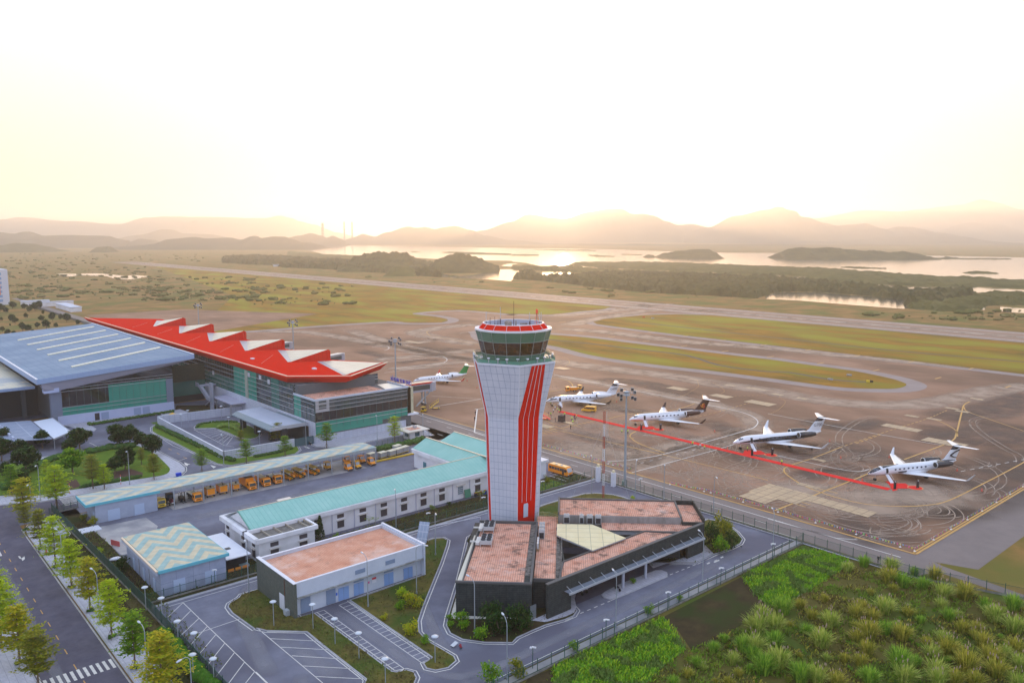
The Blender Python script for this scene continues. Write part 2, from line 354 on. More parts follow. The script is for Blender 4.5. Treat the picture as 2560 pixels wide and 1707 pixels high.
canopy('mangrove', PP('A2',0,690,300,690,545,680,800,716,1400,740,2340,780)+PP('A3',0,790,300,790,0,800)+PP('A2',1200,752,850,745,620,745,545,732,300,722,0,712), 5, 7, mangM, .1)
canopy('mangrove', PP('A3',1290,1000,1560,950,1900,935,2500,935,2500,1040,2000,1040,1900,1100,1500,1090,1290,1075), 5, 5, mangM, .12, gap=.15)
canopy('mangrove', PP('A1',300,545,600,575,940,590,840,640,300,610), 4, 10, mangM, .06, gap=.2)
for q in (PP('A3',640,694,760,690,1100,706,900,704), PP('A3',1795,742,1900,732,2110,748,2100,754,1830,750), PP('A2',0,578,120,575,245,580,240,587,0,586), PP('A2',695,582,770,583,950,594,780,596), PP('A1',1700,556,1800,550,2340,570,2340,580,1900,572), PP('A1',1420,549,1460,547,1505,551,1440,554), PP('A2',1010,575,1190,576,1190,580,1010,577), PP('A2',200,530,700,533,780,543,400,540), PP('A3',1480,608,1600,610,2230,616,2220,620,1500,617), PP('A3',2000,940,2350,930,2350,945,2000,950)):
    canopy('sandbar', q, 2.5, 6, mangM, .12, kind='structure')
# scattered scrub on the plain, one mass
m = MB(); rs = random.Random(3)
def clump(m, x, y, r, h, mi=0, k=5):
    for _ in range(k):
        a = rs.uniform(0, 2*pi); d = rs.uniform(0, r*.7); rr = r*rs.uniform(.35,.7)
        m.ball((x+cos(a)*d, y+sin(a)*d, h*rs.uniform(.3,.5)), rr, rr*rs.uniform(.8,1.2), h*rs.uniform(.35,.6), n=6, k=4, mi=mi)
for t, x0, x1, y0, y1, n_ in (('A0',-100,1500,690,1000,430),('A0',1300,2350,780,1000,260),('A1',-100,900,840,1040,190),('A0',-200,900,590,720,150),('A1',0,2300,760,860,60),('A2',300,2300,860,990,120),('A3',900,2400,1090,1180,90),('A0',100,2000,570,640,120)):
    for _ in range(n_):
        x, y = G(t, rs.uniform(x0,x1), rs.uniform(y0,y1))
        if noise.noise(Vector((x*.008,y*.008,4))) < -.12 and rs.random() < .8: continue
        if any(inside((x,y), q) for q in (rect(555,670,-500,2300),)): continue
        q_ = rs.random()**2; clump(m, x, y, 1.2+6*q_, 1.0+2.6*q_, rs.choice((0,0,1)), 2+int(3*q_))
m.build('scrub', [mat('scrub_green', (.09,.10,.028), .95, c2=(.13,.13,.035), scale=.3, spec=.05), mat('scrub_pale', (.15,.135,.045), .95, c2=(.20,.17,.06), scale=.3, spec=.05)], kind='stuff')
# ================= airfield pavement =================
pav = mat('apron_concrete', (.24,.132,.083), .75, c2=(.34,.20,.135), scale=.06, detail=10, c3=(.17,.10,.066), scale3=.02, bump=.15, bscale=2, spec=.08, squash=(1,.6,1))
shM = mat('shoulder_asphalt', (.27,.215,.20), .8, c2=(.32,.26,.24), scale=.1, detail=6, spec=.12)
# runway (a 590..636) with shoulders
m = MB(); m.flat(rect(582,643,-700,2260), .04); struct(m, 'runway_shoulder', shM)
m = MB(); m.flat(rect(587,638,-700,2240), .06); struct(m, 'runway', mat('runway_asphalt', (.24,.15,.11), .75, c2=(.31,.20,.145), scale=.03, detail=7, spec=.2, squash=(1,.08,1)))
# apron, taxiways and connectors as one sheet
apr = [(173,66.5),(262,66.5)]+PP('B3',2600,1165,2600,300,2350,280,1900,232,1100,135)+PP('A3',0,1408)+PP('A2',2000,1370,1200,1270,900,1230)
apron_poly = [(173,66.5),(330,66.5),(330,-120),(447,-120),(447,330)]+PP('A2',1600,1320,1200,1270,900,1230,780,1215,742,1192,850,1165,1200,1130)+[(582,420),(582,520)]+PP('A2',880,1065,830,1080,600,1100,350,1125,0,1118)+PP('A1',2340,1120,1860,1083,1440,1112,1640,1140,1760,1168,1770,1180,1700,1198,1400,1200,1240,1188,600,1225,0,1270,-500,1300)+[(330,640),(255,760),(173,760)]
m = MB(); m.flat(apron_poly, .03); struct(m, 'apron', pav)
# grey shoulders along the grass edges
def shoulder(pts, wd, z=.045):
    m = MB(); ribbon(m, pts, wd, z); struct(m, 'taxiway_shoulder', shM)
sA = smoothpath(PP('A2',880,1065,830,1080,600,1100,350,1128,0,1122)+PP('A1',2340,1122,1860,1086,1440,1114,1640,1142,1765,1170,1700,1200,1400,1203,1240,1190,600,1226,0,1272,-500,1302), 4)
shoulder(offs(sA, 4), 9)
tipline = [(447,-100),(447,200),(447,330)]+PP('A2',1600,1320,1200,1270,900,1230,780,1213,745,1192,850,1163,1200,1130,1500,1120,1850,1130)
shoulder(offs(tipline, 3.5), 8)
isl2 = smoothpath(PP('A2',330,1308,700,1337,1100,1387,1600,1447,2050,1502)+PP('B3',0,140,400,195,800,250,1100,310,1220,345,1270,370,1240,395,1150,410,1000,411,700,400,400,365,0,312)+PP('B2',1800,243,1400,200,1000,147,700,98,320,8)+PP('K1',700,800,480,640,560,600)+PP('A2',330,1308), 4)
def grow(poly, d):
    ar = sum(poly[i][0]*poly[(i+1)%len(poly)][1]-poly[(i+1)%len(poly)][0]*poly[i][1] for i in range(len(poly)))
    return offs(poly, -d if ar > 0 else d, True)
core = isl2[:-1]
m = MB(); m.flat(grow(core, 8.5), .05); struct(m, 'taxiway_shoulder', shM)
m = MB(); m.flat(core, .10); struct(m, 'grass_island', islM)
isl1 = PP('A2',745,1192,850,1165,1200,1130,1500,1122,1850,1132)+[(579,250),(579,-300),(449,-300),(449,330)]+PP('A2',1600,1318,1200,1268,900,1228,780,1213)
m = MB(); m.flat(isl1, .10); struct(m, 'grass_island', islM)
m = MB(); m.flat(PP('A2',860,1067,600,1098,350,1122,0,1116)+PP('A1',2340,1118,1860,1080,1440,1110,1640,1138,1760,1168,1700,1196,1400,1198,1240,1186,600,1222,0,1268,-600,1305)+[(360,900),(580,1900),(580,520)], .02); struct(m, 'grass_strip', islM)
# drainage ditches in the islands
ditM = mat('ditch', (.075,.06,.045), .9, c2=(.10,.085,.06), scale=.5)
for q in (smoothpath(PP('A2',330,1355,700,1390,1200,1450,1600,1500)+PP('B2',1900,195,2300,250)+PP('B3',200,262,560,325,900,350), 3), smoothpath(PP('A2',1100,1190,1500,1235,2300,1325)+PP('A3',600,1395,1200,1460,2350,1560), 3)):
    m = MB(); ribbon(m, q, 2.6, .115); struct(m, 'drainage_ditch', ditM)
# worn lighter sweeps where aircraft roll, soft edged
def wearmat(name, c, strength):
    mt = bpy.data.materials.new(name); mt.use_nodes = True; t = mt.node_tree; b = t.nodes['Principled BSDF']; N, L = t.nodes.new, t.links.new
    b.inputs['Base Color'].default_value = lin(c); b.inputs['Roughness'].default_value = .7; b.inputs['Specular IOR Level'].default_value = .3
    a = N('ShaderNodeAttribute'); a.attribute_name = 'fade'; n = N('ShaderNodeTexNoise'); n.inputs['Scale'].default_value = .12; n.inputs['Detail'].default_value = 6
    g = N('ShaderNodeTexCoord'); L(g.outputs['Object'], n.inputs[0]); r = N('ShaderNodeMapRange'); r.inputs[1].default_value = .3; r.inputs[2].default_value = .6; r.inputs[3].default_value = .35; L(n.outputs[0], r.inputs[0])
    x = N('ShaderNodeMath'); x.operation = 'MULTIPLY'; L(a.outputs['Fac'], x.inputs[0]); L(r.outputs[0], x.inputs[1]); y = N('ShaderNodeMath'); y.operation = 'MULTIPLY'; y.inputs[1].default_value = strength; L(x.outputs[0], y.inputs[0]); L(y.outputs[0], b.inputs['Alpha'])
    return mt
def wear(name, specs, mt, z):
    m = MB(); fade = []
    for pts, wd in specs:
        n = len(pts); rows = [offs(pts, wd*k) for k in (.5,.3,0,-.3,-.5)]; vs = [(x,y,z) for r in rows for x, y in r]
        fade += [f*(min(1, i/3, (n-1-i)/3)) for f in (0,.8,1,.8,0) for i in range(n)]
        m._a(vs, [(k*n+i, (k+1)*n+i, (k+1)*n+i+1, k*n+i+1) for k in range(4) for i in range(n-1)])
    o = struct(m, name, mt); at = o.data.attributes.new('fade', 'FLOAT', 'POINT'); at.data.foreach_set('value', fade); return o
lightW = wearmat('worn_concrete', (.40,.29,.215), .9)
wear('pavement_wear', [(smoothpath(q, 8), wd) for q, wd in (
    (PP('B3',2500,380,2100,420,1700,510,1300,560,900,555,500,520,0,430)+PP('B2',1900,370,1500,300,1000,240,400,165,200,140), 20),
    (PP('B2',300,280,900,380,1500,490,1900,575,2150,650,2250,730,2200,790,1900,870,1400,970,1100,1120), 13),
    (PP('L3',-900,420,0,720,700,900,1350,1040,2100,1150)+PP('B2',300,250), 16), (PP('A1',0,1280,400,1285,700,1320,1000,1375,1300,1430,1650,1500,2050,1550), 16),
    (PP('L3',-300,1180,400,1120,1200,1055,1900,970,2350,920), 15), (PP('L3',2350,310,1700,350,1000,450,820,520,1200,620,1900,740,2350,790), 22),
    (PP('L3',-500,800,200,760,900,740,1250,650), 12), (PP('A2',400,1250,900,1290,1600,1375)+PP('A3',0,1430,1000,1530,2350,1640), 22),
    (PP('A2',300,1140,700,1115,1100,1070,1280,1030,1500,1035), 24), (PP('A2',500,1230,700,1180,1100,1110,1400,1080,2000,1100), 22),
    ([(612,-500),(612,100),(612,800),(612,1500),(612,2200)], 16), (PP('L3',100,1420,900,1340,1500,1260,2300,1200), 14),
    (PP('B2',1100,1200,1500,1000,1900,900,2200,790), 11), (PP('B2',300,920,1000,1050,1200,1080), 22), (PP('B3',0,1270,800,1450,1400,1380,2000,1400), 26),
    )], lightW, .07)
darkW = wearmat('dark_concrete', (.085,.06,.052), .7)
wear('pavement_wear', [(smoothpath(q, 8), wd) for q, wd in (
    (PP('B3',1200,1500,1700,1400,2200,1200,2600,950), 34), (PP('B3',2500,450,2200,560,1900,640,1500,680), 26), (PP('B3',500,1100,800,1180,900,1220), 18), (PP('B2',1500,850,1900,950,2300,1080), 15),
    (PP('C3',1250,330,900,100)+PP('B3',1300,1500,2000,1500), 20), (PP('B3',0,900,400,1000,900,1000,1700,1200), 30), (PP('B3',1300,800,1900,850,2400,750), 34), (PP('B2',500,800,900,900,1300,1000), 12), (PP('B2',900,1000,1300,1120), 9), (PP('B2',700,500,1000,600,1300,620), 10), (PP('B2',1800,700,2200,900,2350,950), 12), (PP('B3',300,700,700,760,1100,700), 16), (PP('B3',200,1250,600,1180,900,1300), 12), (PP('A1',900,1450,1300,1530), 14), (PP('L3',500,850,1300,950,1900,900), 20), (PP('L3',300,1250,900,1180,1400,1180), 10), (PP('B2',700,330,1200,360,1700,500), 18))], darkW, .066)
# tyre marks
def arc(cx, cy, r, a0, a1, n=14): return [(cx+r*cos(a0+(a1-a0)*i/n), cy+r*sin(a0+(a1-a0)*i/n)) for i in range(n+1)]
rt = random.Random(11); specs = []
for _ in range(230):
    cx, cy = rt.uniform(176,262), rt.uniform(66,235)
    if rt.random() < .62: cx, cy = rt.uniform(176,206), rt.uniform(70,215)
    r = rt.uniform(4,11) if rt.random() < .6 else rt.uniform(12,30); a0 = rt.uniform(0,2*pi); a1 = a0+rt.uniform(1.2,3.6)
    if cx-r < 174.5 or cy-r < 68: continue
    for dr in (0, 1.9): specs.append((arc(cx, cy, r+dr, a0, a1, 18), .42))
for _ in range(150):
    x, y = rt.uniform(178,250), rt.uniform(70,230); a = rt.uniform(-.5,.5)+pi/2+rt.choice((0,0,.9)); L_ = rt.uniform(15,40); c_ = rt.uniform(-.02,.02)
    pts = [(max(174,x+cos(a+c_*k*L_/8)*k*L_/8), max(67.5,y+sin(a+c_*k*L_/8)*k*L_/8)) for k in range(9)]
    specs.append((pts, .4)); specs.append((offs(pts, 1.9), .4))
for q in (('K3',1330,1566,1310,1460,1420,1390,1560,1350), ('B3',1900,700,1850,740,1960,840,2150,960,2260,1020,2280,1100), ('B3',2350,650,2000,660,1850,700,1880,770), ('B3',690,940,700,820,900,690,1100,670,1200,700), ('B3',540,1000,600,930,700,960), ('B2',1560,1150,1540,1190,1640,1280,1700,1250), ('B3',1750,1200,1960,1280,2000,1340,1970,1380), ('C3',950,130,960,200,1250,180,1380,100,1190,0)):
    p = smoothpath(PP(q[0], *q[1:]), 6); specs.append((p, .5)); specs.append((offs(p, 2.1), .5))
wear('lot_dust', [(smoothpath(q, 6), wd) for q, wd in (([(48,112),(50,122),(53,135),(60,146),(80,148),(110,147)], 3.5),([(56,104),(55,114),(54,126)], 4),([(66.5,128),(66.5,112),(67,100),(72,92),(90,91.5),(120,91.5),(150,92.5)], 2.6),([(72,95),(76,108),(84,124),(95,138)], 2.2),([(60,192),(80,191),(110,191),(126,196)], 4),([(25,60),(23,120),(24,200)], 2.2),([(47,96),(49,104),(52,110)], 3),([(62,97),(60,92),(75,90)], 3))], wearmat('dusty_asphalt', (.27,.27,.31), .6), .034)
wear('tyre_marks', specs, wearmat('tyre_mark', (.46,.35,.27), .8), .075)
# ================= painted lines of the airfield =================
yelM = mat('yellow_paint', (.62,.34,.08), .7, c2=(.44,.27,.10), scale=1.2, spec=.3)
whiM = mat('white_paint', (.72,.70,.66), .6, c2=(.55,.53,.5), scale=1.5, spec=.3)
padM = gridmat('hatched_pad', (.46,.33,.19), (.22,.14,.09), 2.6, 2.6, wd=.12, axes='XY', c2=(.36,.26,.16), scale=.4)
mY = MB(); mW = MB(); mP = MB(); Z1, Z2 = .085, .095
for q, wd in ((PP('B3',2600,930,2350,1085,1960,1290,1650,1440,1450,1480,1200,1490,900,1470,600,1400,350,1310,200,1220,150,1170,180,1125,420,1045,660,950), .45),
              (PP('B3',60,1530,750,1260,920,1190), .5), (PP('B3',1250,1060,1600,930,1700,880,1730,820,1780,620,1800,560,1850,530), .55),
              (PP('B3',2350,800,2000,680,1830,620,1800,580), .4), (PP('B3',1470,680,1600,720,1720,790,1740,850), .4), (PP('B2',2350,1250,1400,1020,800,880,280,760), .4),
              (PP('B2',1400,1000,1180,920,1090,860,1090,830,1140,800), .45), (PP('B2',870,690,1100,640,1500,600,1680,545), .4), (PP('B2',440,775,600,740,780,700), .45),
              (PP('B3',120,1175,190,1185), .3), (PP('B2',1080,855,1120,865), .3), (PP('B2',620,700,420,740,290,690), .3),
              (PP('L3',1250,440,1080,470,1050,510,1120,570,1250,600), .5), (PP('L3',900,540,1250,600,1900,720,2350,800), .5), (PP('K4',250,390,600,330), .5), (PP('K4',330,120,600,165,700,230,720,280), .5),
              (PP('K3',380,870,520,915), .3), (PP('B2',0,1,0,2), .01)):
    ribbon(mY, smoothpath(q, 6), wd, Z1)
for q, wd, ds in ((PP('B3',660,950,1100,800,1450,690,1650,605), .35, (2,1.2)), (PP('K3',0,210,450,50), .45, (2,1.2)), (PP('B2',660,255,1000,240,1200,200), .25, (1,1)), (PP('B2',420,110,500,130,530,170,480,210), .3, (1,.8)),
                  (PP('B2',1700,340,1710,390,1600,460,1500,500), .25, (1,1)), (PP('B2',1750,330,1880,370,1950,430,1910,460), .25, (1,1)), (PP('B3',100,490,160,530,100,600,0,650), .25, (1,1)),
                  (PP('K4',1250,610,1850,490), .3, (2,1.2)), (PP('B2',1620,690,1900,620,2180,540), .3, (2,1.2)), (PP('B2',2000,480,2350,470), .25, (1,1))):
    ribbon(mY, smoothpath(q, 4), wd, Z1, dash=ds)
for p in (('B3',320,1300,1,.7),):
    pass
for q in (PP('B3',1090,765,1370,770,1320,805,1180,780) , ): pass
def pad(cx, cy, l, w_, ang=-.02):
    mP.T = Matrix.Translation((cx, cy, len(mP.f)*.002)) @ Matrix.Rotation(ang, 4, 'Z'); mP.flat(rect(-l/2,l/2,-w_/2,w_/2), Z2); mP.T = None
PADS = [('B3',88,463),('B3',313,500),('B3',1320,662),('B3',1525,690),('B3',1690,592),('B3',1785,620),('B3',1920,505),('B2',1675,327),('B2',2000,380),('B2',2195,405),('B2',2280,418),('L3',920,430),('L3',210,503),('L3',640,495)]
for t, x, y in PADS: pad(*G(t, x, y), 2.6, 5)
for t, x, y, l, w_ in (('B3',1225,770,5,13),('B2',1520,410,5.5,9),('B2',1920,480,5.5,9),('B2',2280,543,6,12),('B3',1620,905,6,13),('L3',730,740,4,16),('K1',2220,1405,5,8),('B2',470,225,5,7),('B3',640,1485,5,18),('B3',460,1065,2,4.5),('B3',130,1375,10,14),('B3',-60,1400,9,8),('B3',370,1305,2,6),('K4',650,1000,2,5),('K4',180,1065,4,6)): pad(*G(t, x, y), l, w_)
for x0, y0, x1, y1 in ((430,1320,640,1370),(295,1375,510,1425),(255,1385,475,1440),(215,1400,430,1455),(175,1415,390,1475),(130,1435,345,1495)): ribbon(mY, PP('B3',x0,y0,x1,y1), .35, Z1)
for x0, y0, x1, y1 in ((330,1060,600,1140),(250,1090,510,1165),(200,1110,420,1185),(120,1140,325,1200),(110,1180,225,1222),(640,1030,890,1085)): ribbon(mY, PP('K4',x0,y0,x1,y1), .35, Z1)
for q, wd in ((PP('B2',1100,1180,1400,1100,1860,975,2040,920), .3),(PP('B2',880,1075,1080,1065,1400,1010,1830,885,2160,790,2240,750,2250,700,2150,640,1900,580,1300,460,380,280), .35),
              (PP('B3',0,640,800,790,1600,930), .3),(PP('B3',0,1005,720,1160,930,1150), .3),(PP('B2',1830,890,1600,870,1200,835), .22),
              (PP('K6',820,915,1750,765), .35),(PP('K6',780,705,1750,765), .2),(PP('L3',-300,860,0,840,90,850,125,885,80,920,0,945), .4),(PP('L3',-200,1250,600,1180,1350,1090,1480,1110,1545,1165,1500,1220,1300,1270,100,1390), .4),
              (PP('L3',0,1020,600,1005,1050,1045), .3),(PP('L3',0,1490,900,1380,2000,1330), .3),(PP('A1',0,1290,500,1275,1100,1240), .3),(PP('L3',2350,480,2000,500,1850,530), .3)):
    ribbon(mW, smoothpath(q, 5), wd, Z1)
ribbon(mW, PP('B2',1180,1095,1960,900), .22, Z1, dash=(1.5,2.5)); ribbon(mW, PP('B3',1770,1170,2350,1060), .25, Z1, dash=(2,2))
for a0, b0, b1 in ((590.5,-600,2200),(635,-600,2200)): ribbon(mW, [(a0,b0),(a0,b1)], 1.1, .09)
ribbon(mW, [(612.5,-600),(612.5,2200)], .9, .09, dash=(30,20))
for k in range(26):                       # ticks on the shoulders
    for a0 in (404, 446): mY.flat(rect(a0-3.5, a0+3.5, -60+k*30, -59.1+k*30), Z2)
struct(mP, 'hatched_markings', padM)
# ================= service road (a 161.5..173) =================
roadM = mat('service_asphalt', (.165,.135,.13), .75, c2=(.20,.165,.155), scale=.12, detail=8, spec=.3, bump=.1, bscale=3)
m = MB(); m.flat([(150.5,268),(173,268),(173,66.5),(330,66.5),(330,54.8),(175,54.8),(172.3,62.3)]+[(171.3,60),(168.9,44.6),(168,10),(165.8,10),(166.4,44),(167.5,60),(161.8,62)]+[(161.8,86),(161.8,151),(150,151)], .02); struct(m, 'service_road', roadM)
for q in ([(172.6,260),(172.6,184),(173,145),(173.5,66.6)], [(173.5,66.6),(330,65.7)]):
    ribbon(mY, q, .55, Z1)
ribbon(mY, [(174,67.3),(330,66.5)], .4, Z1)
ribbon(mW, [(169.3,250),(169.3,68)], .28, Z1); ribbon(mW, [(162.4,150),(162.4,88)], .22, Z1)
for b_ in range(12): 
    for a_ in (165.8,): ribbon(mW, [(a_,98+b_*12.5),(a_,101+b_*12.5)], .2, Z1)
for b_ in range(6): ribbon(mW, [(161.5,172+b_*9),(161.5,175+b_*9)], .2, Z1); ribbon(mW, [(157.5,172+b_*9),(157.5,175+b_*9)], .2, Z1)
for x0, y0, x1, y1 in ((1620,960,1680,965),(1615,1420,1670,965),(1670,965,1810,945),(1615,1420,1825,1490)): ribbon(mW, PP('K6',x0,y0,x1,y1), .45, Z2)
for q in (PP('C3',630,240,820,255), PP('C3',0,62,630,240), PP('L5',270,640,640,760), PP('L5',740,600,1080,710), PP('L5',270,700,600,810)): ribbon(mW, q, .25, Z1)
mY.flat(PP('L5',1830,640,1930,655,1900,670,1800,650), Z2)
struct(mY, 'yellow_markings', yelM); 
# ================= compound ground =================
aspM = mat('lot_asphalt', (.135,.14,.185), .9, c2=(.19,.195,.245), scale=.25, detail=9, spec=.15, bump=.12, bscale=5, c3=(.115,.115,.15), scale3=.06)
rdM = mat('road_asphalt', (.085,.08,.11), .9, c2=(.12,.112,.145), scale=.4, detail=8, spec=.15, bump=.12, bscale=6)
paveM = gridmat('light_paving', (.40,.40,.46), (.27,.27,.33), 1.0, .5, wd=.03, c2=(.50,.50,.56), scale=.8, rough=.85)
concM = mat('yard_concrete', (.30,.29,.30), .85, c2=(.42,.40,.39), scale=.3, detail=9, spec=.2, c3=(.22,.22,.24), scale3=.12)
kerbM = mat('kerb_stone', (.33,.33,.36), .85, c2=(.42,.42,.45), scale=1, spec=.2)
dryM = mat('dry_grass', (.075,.065,.02), .95, c2=(.15,.125,.03), scale=.5, detail=8, bump=.6, bscale=4, c3=(.055,.085,.015), scale3=.12, spec=.1)
soilM = mat('dark_soil', (.035,.026,.014), .95, c2=(.06,.045,.02), scale=.4, detail=8, bump=.6, bscale=3, c3=(.035,.045,.012), scale3=.15, spec=.1)
mk = MB(); mwh = mW
def kerbed(name, poly, mm, line=True, h=.13, kw=.22, closed_line=None):
    mk.prism(grow(poly, kw), -.1, h-.012)
    q = MB(); q.flat(poly, h); struct(q, name, mm)
    if line: ribbon(mwh, grow(poly, kw+.45)+[grow(poly, kw+.45)[0]], .16, .05)
def sheet(name, poly, z, mm): q = MB(); q.flat(poly, z); return struct(q, name, mm)
sheet('compound_ground', rect(38.6,161.2,84,160), .012, dirtM)
sheet('yard_asphalt', rect(44,161,158.5,213), .03, aspM)
sheet('access_road', [(-60,213.5),(161,213.5),(161,268),(150,330),(-60,340)], .02, aspM)
sheet('car_park', [(41,149.2)]+[(160.7,149.2),(160.7,88),(100,88),(75,88),(75,60),(41,60)], .026, aspM)
sheet('main_road', rect(19.6,31.2,40,240), .028, rdM)
sheet('side_road', [(-60,205),(31,205),(31,216),(45,218),(45,232),(-60,260)], .024, rdM)
# sidewalks along the main road
kerbed('sidewalk', [(31.6,50),(31.6,205),(32.0,209.5),(33.3,212.3),(36,213.6),(38.4,213.4),(38.4,200),(35.8,194),(35.6,50)], paveM)
sheet('pavement_verge', [(35.85,50),(35.95,194),(38.4,199.5),(38.4,50)], .10, soilM)
kerbed('sidewalk', [(12,60),(20,60),(20,161),(18.6,166),(16,168),(12,168)], paveM)
sheet('verge', rect(38.4,44,60,158), .016, dirtM); sheet('verge', rect(38.4,44.2,157,218), .02, soilM)
sheet('verge', rect(-10,11.8,60,172), .016, dirtM)
for b0, b1 in ((52,215),): ribbon(mwh, [(31.0,b0),(31.0,b1-6)], .16, .05); ribbon(mwh, [(20.5,b0),(20.5,160)], .16, .05)
mYl = MB()
ribbon(mYl, [(25.7,60),(25.7,206)], .16, .05, dash=(2.0,4.2))
for k in range(11): mwh.flat(rect(20.9+k*.93, 21.35+k*.93, 131.0, 134.3), .05)
# S1..S6 planted islands
S1 = PP('C1',0,1060,100,1085,470,1095,700,1280,1020,1530,1000,1600,1300,1650,1440,1590,1465,1520,1440,1470,1380,1453,1290,1473,1240,1466,980,1268,530,930)+[(60,127.4),(60,143.2),(56,143)]+PP('C0',2200,785,2110,840,2100,870,2140,925,2350,1075)
kerbed('planted_island', S1, dryM)
S2 = [(87.9,127.4),(87.9,141.5)]+PP('C1',1640,245,1720,240,1755,262,1745,310,1690,470,1620,640,1530,860,1482,1000,1490,1100,1560,1180,1700,1260,1810,1325,1830,1365,1760,1425,1650,1448,1570,1430,1545,1390,1630,1335,1250,1072,870,808)+[(74,127.0)]
kerbed('planted_island', S2, dryM)
S3 = PP('C1',1990,175,1960,230,1860,660,1770,960,1755,1040,1790,1110,1900,1165,2100,1192,2350,1196)+PP('C2',40,1150,160,1095,300,1035,480,985,560,950,590,905)+[(101,99.5),(104,103),(96,112),(108,134),(105,136)]
kerbed('planted_island', S3, soilM)
S4 = PP('C2',1700,110,1800,70,1900,85,1980,125,2060,185,2112,250,2090,290,2000,335,1850,385,1690,465,1430,470,1240,460)+[(125,99)]
kerbed('planted_island', S4, dryM)
S5 = PP('L5',-60,1450,0,1345,200,1268,430,1200,700,1125,950,1062,1200,1050,1500,1078,1700,1128,1850,1180,2350,1300)+[(139,104),(128,110),(117,128)]
kerbed('planted_island', S5, dryM)
sheet('building_plinth', PP('C1',1985,200,1905,560,1780,975,1845,985)+[(92,99),(94,110),(104,131)], .14, mat('cream_paving', (.55,.53,.46), .85, c2=(.63,.61,.55), scale=1))
sheet('building_plinth', PP('C2',150,1005,200,1000,310,1012,500,960,570,925,592,880,575,800,590,740,610,700,540,690)+[(98,99),(93,99)], .15, paveM)
sheet('building_plinth', PP('C2',1240,460,1430,468,1690,463,1850,383,1770,305)+[(139,98),(125,99)], .145, paveM)
sheet('porch_floor', [(98.5,98),(134.5,98),(130,103),(100,105)], .10, rdM)
kerbed('porch_island', PP('C2',830,760,850,785,895,797,990,775,1400,600,1420,575,1415,555,1375,538,1325,538,1000,663,860,735), paveM, line=False)
ribbon(mwh, PP('C2',490,995,560,965), .15, .05); ribbon(mwh, PP('C2',625,930,900,815), .2, .05, dash=(.9,.9)); ribbon(mwh, PP('C2',905,812,1430,590), .15, .05); ribbon(mwh, PP('C2',1450,575,1750,455), .2, .05, dash=(.9,.9)); ribbon(mwh, PP('C2',1760,450,1920,378), .14, .05)
for x, y in ((1800,470),(1870,445),(1925,415)): mwh.flat([(G('C2',x,y)[0]+dx,G('C2',x,y)[1]+dy) for dx, dy in ((-.5,-.2),(.5,-.2),(.7,.2),(-.3,.2))], .05)
# near fence kerb strip (b 86..88)
sheet('concrete_strip', rect(64,160.6,86.2,87.6), .10, concM)
ribbon(mwh, [(64,88.6),(160,88.6)], .14, .05)
sheet('concrete_strip', rect(41,160.5,148.3,149.2), .09, kerbM); sheet('verge_strip', rect(41,160.5,149.2,151), .06, soilM)
ribbon(mwh, [(44,147.2),(93,147.4),(159,147.2)], .15, .05)
sheet('yard_grass', rect(44.5,160.5,150.9,158.6), .05, soilM)
sheet('yard_slab', [(44.3,178.5)]+PP('C0',840,150,1340,50,1450,130,1440,150)+[(57,178.8)], .06, concM)
sheet('yard_slab', rect(62.3,118,200.6,213), .06, concM)
sheet('airside_strip', rect(160.7,162.3,62,149), .05, dryM); sheet('kerb_line', rect(160.3,160.7,62,149.4), .2, kerbM)
sheet('flower_bed', PP('L5',100,830,250,760,400,810,560,850,1130,740,1080,700,1130,760,640,900,300,985,50,1050,0,1000)[:2]+PP('L5',560,855,1140,735,1150,760,300,990,50,1050), .055, lawnM)
# parking bay lines
def lines(t, segs, wd=.13, z=.05):
    for s_ in segs: ribbon(mwh, PP(t, *s_), wd, z)
lines('C0', [(1680,830,2480,1600),(1680,830,1490,1010),(1750,905,1555,1100),(1825,975,1640,1150),(1905,1045,1715,1255),(1980,1125,1805,1330),(2065,1200,1885,1430),(2155,1285,1980,1510),(2245,1375,2070,1610),(2340,1460,2150,1700),(1700,1260,2000,1568),(1820,1108,2215,975),(1350,845,1680,700,)])
lines('C1', [(20,1070,640,1590),(130,1160,560,1182),(230,1238,665,1262),(330,1317,770,1345),(430,1410,880,1435),(545,1507,1000,1530),(560,1182,1010,1545),(470,1103,560,1182),(0,1465,110,1570),(100,1095,470,1100)])
L0 = G('C1',530,930); 
def bayrow(a0, a1, b0, b1, n, skip=()):
    ribbon(mwh, [(a0,b0),(a0,b1)], .13, .05); ribbon(mwh, [(a1,b0),(a1,b1)], .13, .05)
    for k in range(n+1):
        b = b0+(b1-b0)*k/n; ribbon(mwh, [(a0,b),(a1,b)], .11, .05)
bayrow(62.95, 64.9, 127.0, 100.4, 19); bayrow(68.0, 70.2, 127.0, 100.0, 19)
